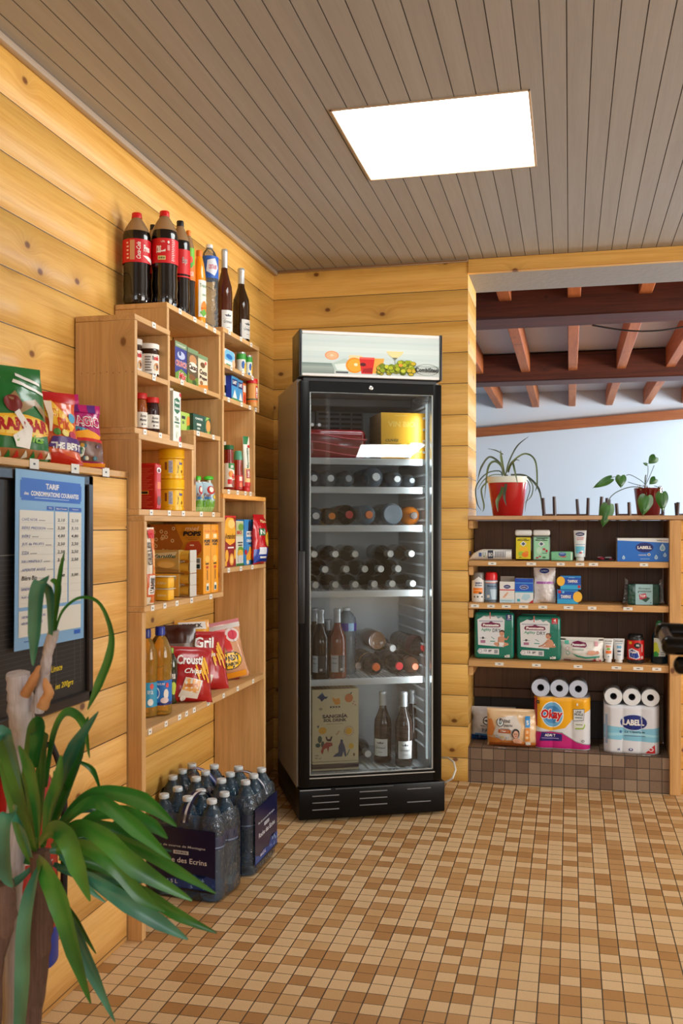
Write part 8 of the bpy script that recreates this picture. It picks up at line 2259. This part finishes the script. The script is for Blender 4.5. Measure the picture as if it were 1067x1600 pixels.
for i, (pts, w_) in enumerate([
        ([(790, 742), (795, 722), (808, 697), (826, 682)], .007), ([(788, 742), (783, 715), (782, 703)], .012), ([(786, 710), (775, 704), (762, 701)], .006), ([(790, 740), (800, 722), (820, 709), (836, 720), (839, 755), (836, 768)], .008),
        ([(786, 742), (782, 725), (765, 714), (752, 730), (746, 752)], .009), ([(787, 742), (783, 728), (772, 721), (762, 733), (757, 780)], .010), ([(785, 744), (780, 736), (760, 740), (744, 760), (745, 785), (752, 798)], .006),
        ([(790, 742), (784, 768), (777, 783), (778, 800)], .016), ([(792, 742), (790, 760), (788, 775), (791, 790)], .013), ([(794, 738), (800, 722), (804, 735), (809, 758)], .009),
        ([(798, 742), (822, 744), (842, 765), (847, 800)], .010), ([(822, 744), (832, 758), (830, 775), (820, 785)], .005), ([(820, 745), (828, 762), (822, 785), (820, 800)], .004), ([(788, 742), (770, 742), (756, 750), (746, 765)], .005), ([(795, 732), (805, 719), (812, 720)], .006), ([(762, 752), (752, 765), (756, 790), (754, 800)], .008)]):
    m = MB()
    out_ = [sq(a_, b_, -0.03 - (0.11 if i in (7, 8, 9) else 0.0) * min(1, j * 0.7)) for j, (a_, b_) in enumerate(pts)]
    ws = [w_ * 0.8] + [w_] * (len(pts) - 2) + [0.001]
    blade(m, out_, ws, spm if i % 2 else spd, 0.2, side=(0, -1, 0.1))
    m.build('leaf', sp, sharp=60)

# heart-leaf plant in a dark red pot
pp = onY(1013, 808, 4.66)
HX, HYv = pp.x, 4.66
hp_ = thing('heart_leaf_plant', 'trailing plant with heart-shaped leaves in a glossy dark red pot', 'potted plant', (HX, HYv, PZ), 0)
k_ = (-HX * _s + HYv * _c) / F
rt2, rb2, hh2 = 22 * k_, 16.5 * k_, 43 * k_
m = MB()
m.lathe([(rb2, 0), (rb2 + 0.001, 0.001), (rt2, hh2), (rt2 * 0.93, hh2), (rt2 * 0.9, hh2 * 0.9), (0.0001, hh2 * 0.9)], P((104, 12, 22), 0.12, coat=0.8), 28)
m.build('pot', hp_)


def hq(px, py, dy=0.0):
    p = onY(px, py, HYv + dy)
    return Vector((p.x - HX, dy, p.z - PZ))


hg = LEAF('heart', (30, 84, 26), (60, 122, 40), 0.3, 22)
for j, (a_, b_, r2) in enumerate([((1005, 755), (992, 765), .002), ((1015, 755), (1022, 760), .002)]):
    pass
m = MB()
for q in range(9):
    a_ = random.uniform(-20, 20)
    m.tube([hq(1010 + a_, 766, -0.05), hq(1008 + a_ * 1.3 + random.uniform(-4, 4), 758 + random.uniform(-4, 6), -0.06)], [0.003, 0.001], P((150, 96, 50), 0.8), 5)
m.build('dry_sheaths', hp_)


def heart(tip, top_, wpx, seed, curl=0.15, dy=-0.07):
    """heart leaf from its notch (top_) to its tip, in pixels"""
    A, B = hq(*top_, dy), hq(*tip, dy - 0.01)
    t = (B - A)
    Ln = t.length
    t.normalize()
    s_ = t.cross(Vector((0, -1, 0))).normalized()
    w = wpx * k_
    m = MB()
    n = 14
    rowsl = []
    for i in range(n + 1):
        q = i / n
        half = w / 2 * (math.sin(PI * min(1, (q + 0.06) ** 0.62)) ** 0.75) * (1 - 0.25 * q) if q < 1 else 0.0
        back = -0.12 * Ln * max(0, 1 - q * 5)
        rowsl.append([A + t * (Ln * q + (back if abs(e) > 0.3 else 0.0)) + s_ * (e * max(half, 0.0004)) + Vector((0, -1, 0)) * (-abs(e) * w * curl) for e in (-1, -0.5, 0, 0.5, 1)])
    ix = m.mi(hg)
    prev = None
    for r5 in rowsl:
        cur = [m.bm.verts.new(v) for v in r5]
        if prev:
            for q in range(4):
                m.bm.faces.new((prev[q], prev[q + 1], cur[q + 1], cur[q])).material_index = ix
        prev = cur
    return m.build('leaf', hp_, sharp=60)


def stem(pts, r0=0.0016, dy=-0.06):
    m = MB()
    ps = [hq(a_, b_, dy) for a_, b_ in pts]
    out = []
    for i in range(len(ps) - 1):
        p0, p1, p2, p3 = ps[max(i - 1, 0)], ps[i], ps[i + 1], ps[min(i + 2, len(ps) - 1)]
        for q in range(5):
            t = q / 5
            out.append(0.5 * ((2 * p1) + (p2 - p0) * t + (2 * p0 - 5 * p1 + 4 * p2 - p3) * t * t + (3 * p1 - p0 - 3 * p2 + p3) * t ** 3))
    out.append(ps[-1])
    m.tube(out, r0, P((70, 84, 50), 0.5), 6)
    m.build('stem', hp_)


heart((970, 763), (970, 744), 18, 1)
heart((925, 763), (954, 748), 14, 2)
heart((941, 825), (950, 790), 23, 3, dy=-0.20)
heart((1004, 807), (1010, 776), 24, 4, dy=-0.2)
heart((1036, 800), (1034, 771), 20, 5, dy=-0.12)
heart((1013, 725), (1024, 714), 16, 6)
heart((1014, 757), (1024, 748), 13, 7)
heart((1004, 723), (1011, 726), 5, 8)
stem([(1008, 757), (1000, 750), (985, 742), (978, 743)])
stem([(1006, 760), (990, 756), (981, 753)])
stem([(954, 747), (960, 745), (965, 746)])
stem([(1004, 762), (985, 761), (965, 768), (953, 778), (950, 790)], 0.0022)
stem([(1008, 757), (1012, 740), (1012, 727)])
stem([(1009, 757), (1016, 742), (1022, 727)])
stem([(1012, 760), (1010, 768), (1010, 777)])
stem([(1022, 759), (1032, 763), (1036, 771)])
stem([(1008, 762), (1008, 748), (1009, 742)], 0.003)

# ================================================================== FIRE EXTINGUISHER, DOOR
p = onX(36, 1400, -1.150)
ex = thing('fire_extinguisher', 'red fire extinguisher with a blue base band, on the wall behind the yucca', 'fire extinguisher', (-1.152, p.y, 0), 0.5)
ze0, ze1 = onX(36, 1504, -1.15).z, onX(36, 1205, -1.15).z
r_ = 0.074
m = MB()
m.lathe([(r_ * 0.9, ze0 + 0.075), (r_, ze0 + 0.08), (r_, ze1 - 0.05), (r_ * 0.8, ze1 - 0.015), (r_ * 0.4, ze1), (r_ * 0.3, ze1 + 0.01)], P((176, 12, 20), 0.25, coat=0.4), 32)
m.build('cylinder', ex)
m = MB()
m.lathe([(r_ * 0.98, ze0), (r_ * 1.02, ze0 + 0.006), (r_ * 1.02, ze0 + 0.079), (r_ * 0.98, ze0 + 0.082), (0.0001, ze0 + 0.082)], P((16, 66, 190), 0.35), 32)
m.build('base_band', ex)
m = MB()
m.lathe([(0.018, ze1), (0.02, ze1 + 0.05)], P((30, 30, 32), 0.4), 16)
m.box(-0.012, 0.012, -0.11, 0.02, ze1 + 0.045, ze1 + 0.058, P((20, 20, 22), 0.4), 0.003)
m.box(-0.012, 0.012, -0.10, 0.01, ze1 + 0.075, ze1 + 0.086, P((20, 20, 22), 0.4), 0.003)
m.box(-0.012, 0.012, -0.01, 0.02, ze1 + 0.045, ze1 + 0.086, P((20, 20, 22), 0.4), 0.003)
m.build('valve', ex)
m = MB()
m.tube([(0.0, 0.02, ze1 + 0.03), (0.06, 0.03, ze1 + 0.05), (0.085, 0.03, ze1 - 0.02), (0.088, 0.02, ze1 - 0.15), (0.086, 0.02, ze0 + 0.12)], 0.008, P((18, 18, 20), 0.5), 10)
m.build('hose', ex)
deco(ex, 'label', cyl_map(r_ * 1.01, ze0 + 0.14, r_ * 2.6), r_ * 2.6, 0.17, [Rc(0.1, 0.55, 0.6, 0.95, (226, 226, 222)), Rc(0.15, 0.7, 0.5, 0.9, (30, 60, 140)), Rc(0.14, 0.58, 0.5, 0.62, BLK), Pg([(0.62, 0.5), (0.9, 0.54), (0.9, 0.52), (0.64, 0.48)], (226, 200, 200)), Rc(0.64, 0.1, 0.66, 0.45, (226, 200, 200)), Rc(0.64, 0.1, 0.9, 0.12, (226, 200, 200)), Rc(0.72, 0.2, 0.84, 0.36, (214, 130, 130)), Rc(0.5, -0.1, 0.75, 0.1, (20, 60, 180))], step=r_ * 0.2, off=0.0005)
m = MB()
m.box(-1.2345, -1.222, p.y - 0.03, p.y + 0.03, ze1 - 0.12, ze1 + 0.02, P((60, 60, 62), 0.4, 0.5), 0.002)
o = m.build('wall_bracket', None)
o.parent = ex
o.matrix_parent_inverse = Matrix.Rotation(-0.5, 4, 'Z') @ Matrix.Translation(-ex.location)

# open door at the right edge with its black lever handles
DD = 1.30
hd = dep(1100, 1003, DD)
dr = thing('open_door', 'open door just outside the right edge, its black lever handle showing', 'door', (hd.x, hd.y, 0), R(-8))
MB().box(0.0, 0.04, -0.09, 0.72, 0.012, 2.04, P((222, 218, 208), 0.45), 0.003).build('door_leaf', dr)
hz = hd.z
hb = bpy.data.objects.new('lever_handle', None)
COL.objects.link(hb)
hb.parent = dr
hm = P((3, 3, 4), 0.22, spec=0.3)


def capsule(nm, x1, y, z, r_):
    pr = [(r_, 0.0)] + [(r_ * math.cos(a_ * PI / 14), x1 - r_ * 0.75 + r_ * 0.75 * math.sin(a_ * PI / 14)) for a_ in range(7)] + [(0.0001, x1)]
    MB().lathe(pr, hm, 24, Matrix.Translation((-0.0005, y, z)) @ Matrix.Rotation(R(-90), 4, 'Y')).build(nm, hb)


MB().lathe([(0.026, 0), (0.026, 0.005), (0.023, 0.007), (0.0001, 0.007)], hm, 24, Matrix.Translation((-0.0005, -0.03, hz)) @ Matrix.Rotation(R(-90), 4, 'Y')).build('rose', hb)
capsule('spindle_neck', 0.053, -0.03, hz - 0.004, 0.0118)
capsule('lever', 0.066, 0.045, hz + 0.0075, 0.0122)
MB().tube([(-0.044, -0.03, hz), (-0.05, 0.01, hz + 0.004), (-0.052, 0.045, hz + 0.0075)], 0.0095, hm, 16).build('lever_bend', hb)
capsule('key_knob', 0.038, -0.03, hz - 0.029, 0.0122)
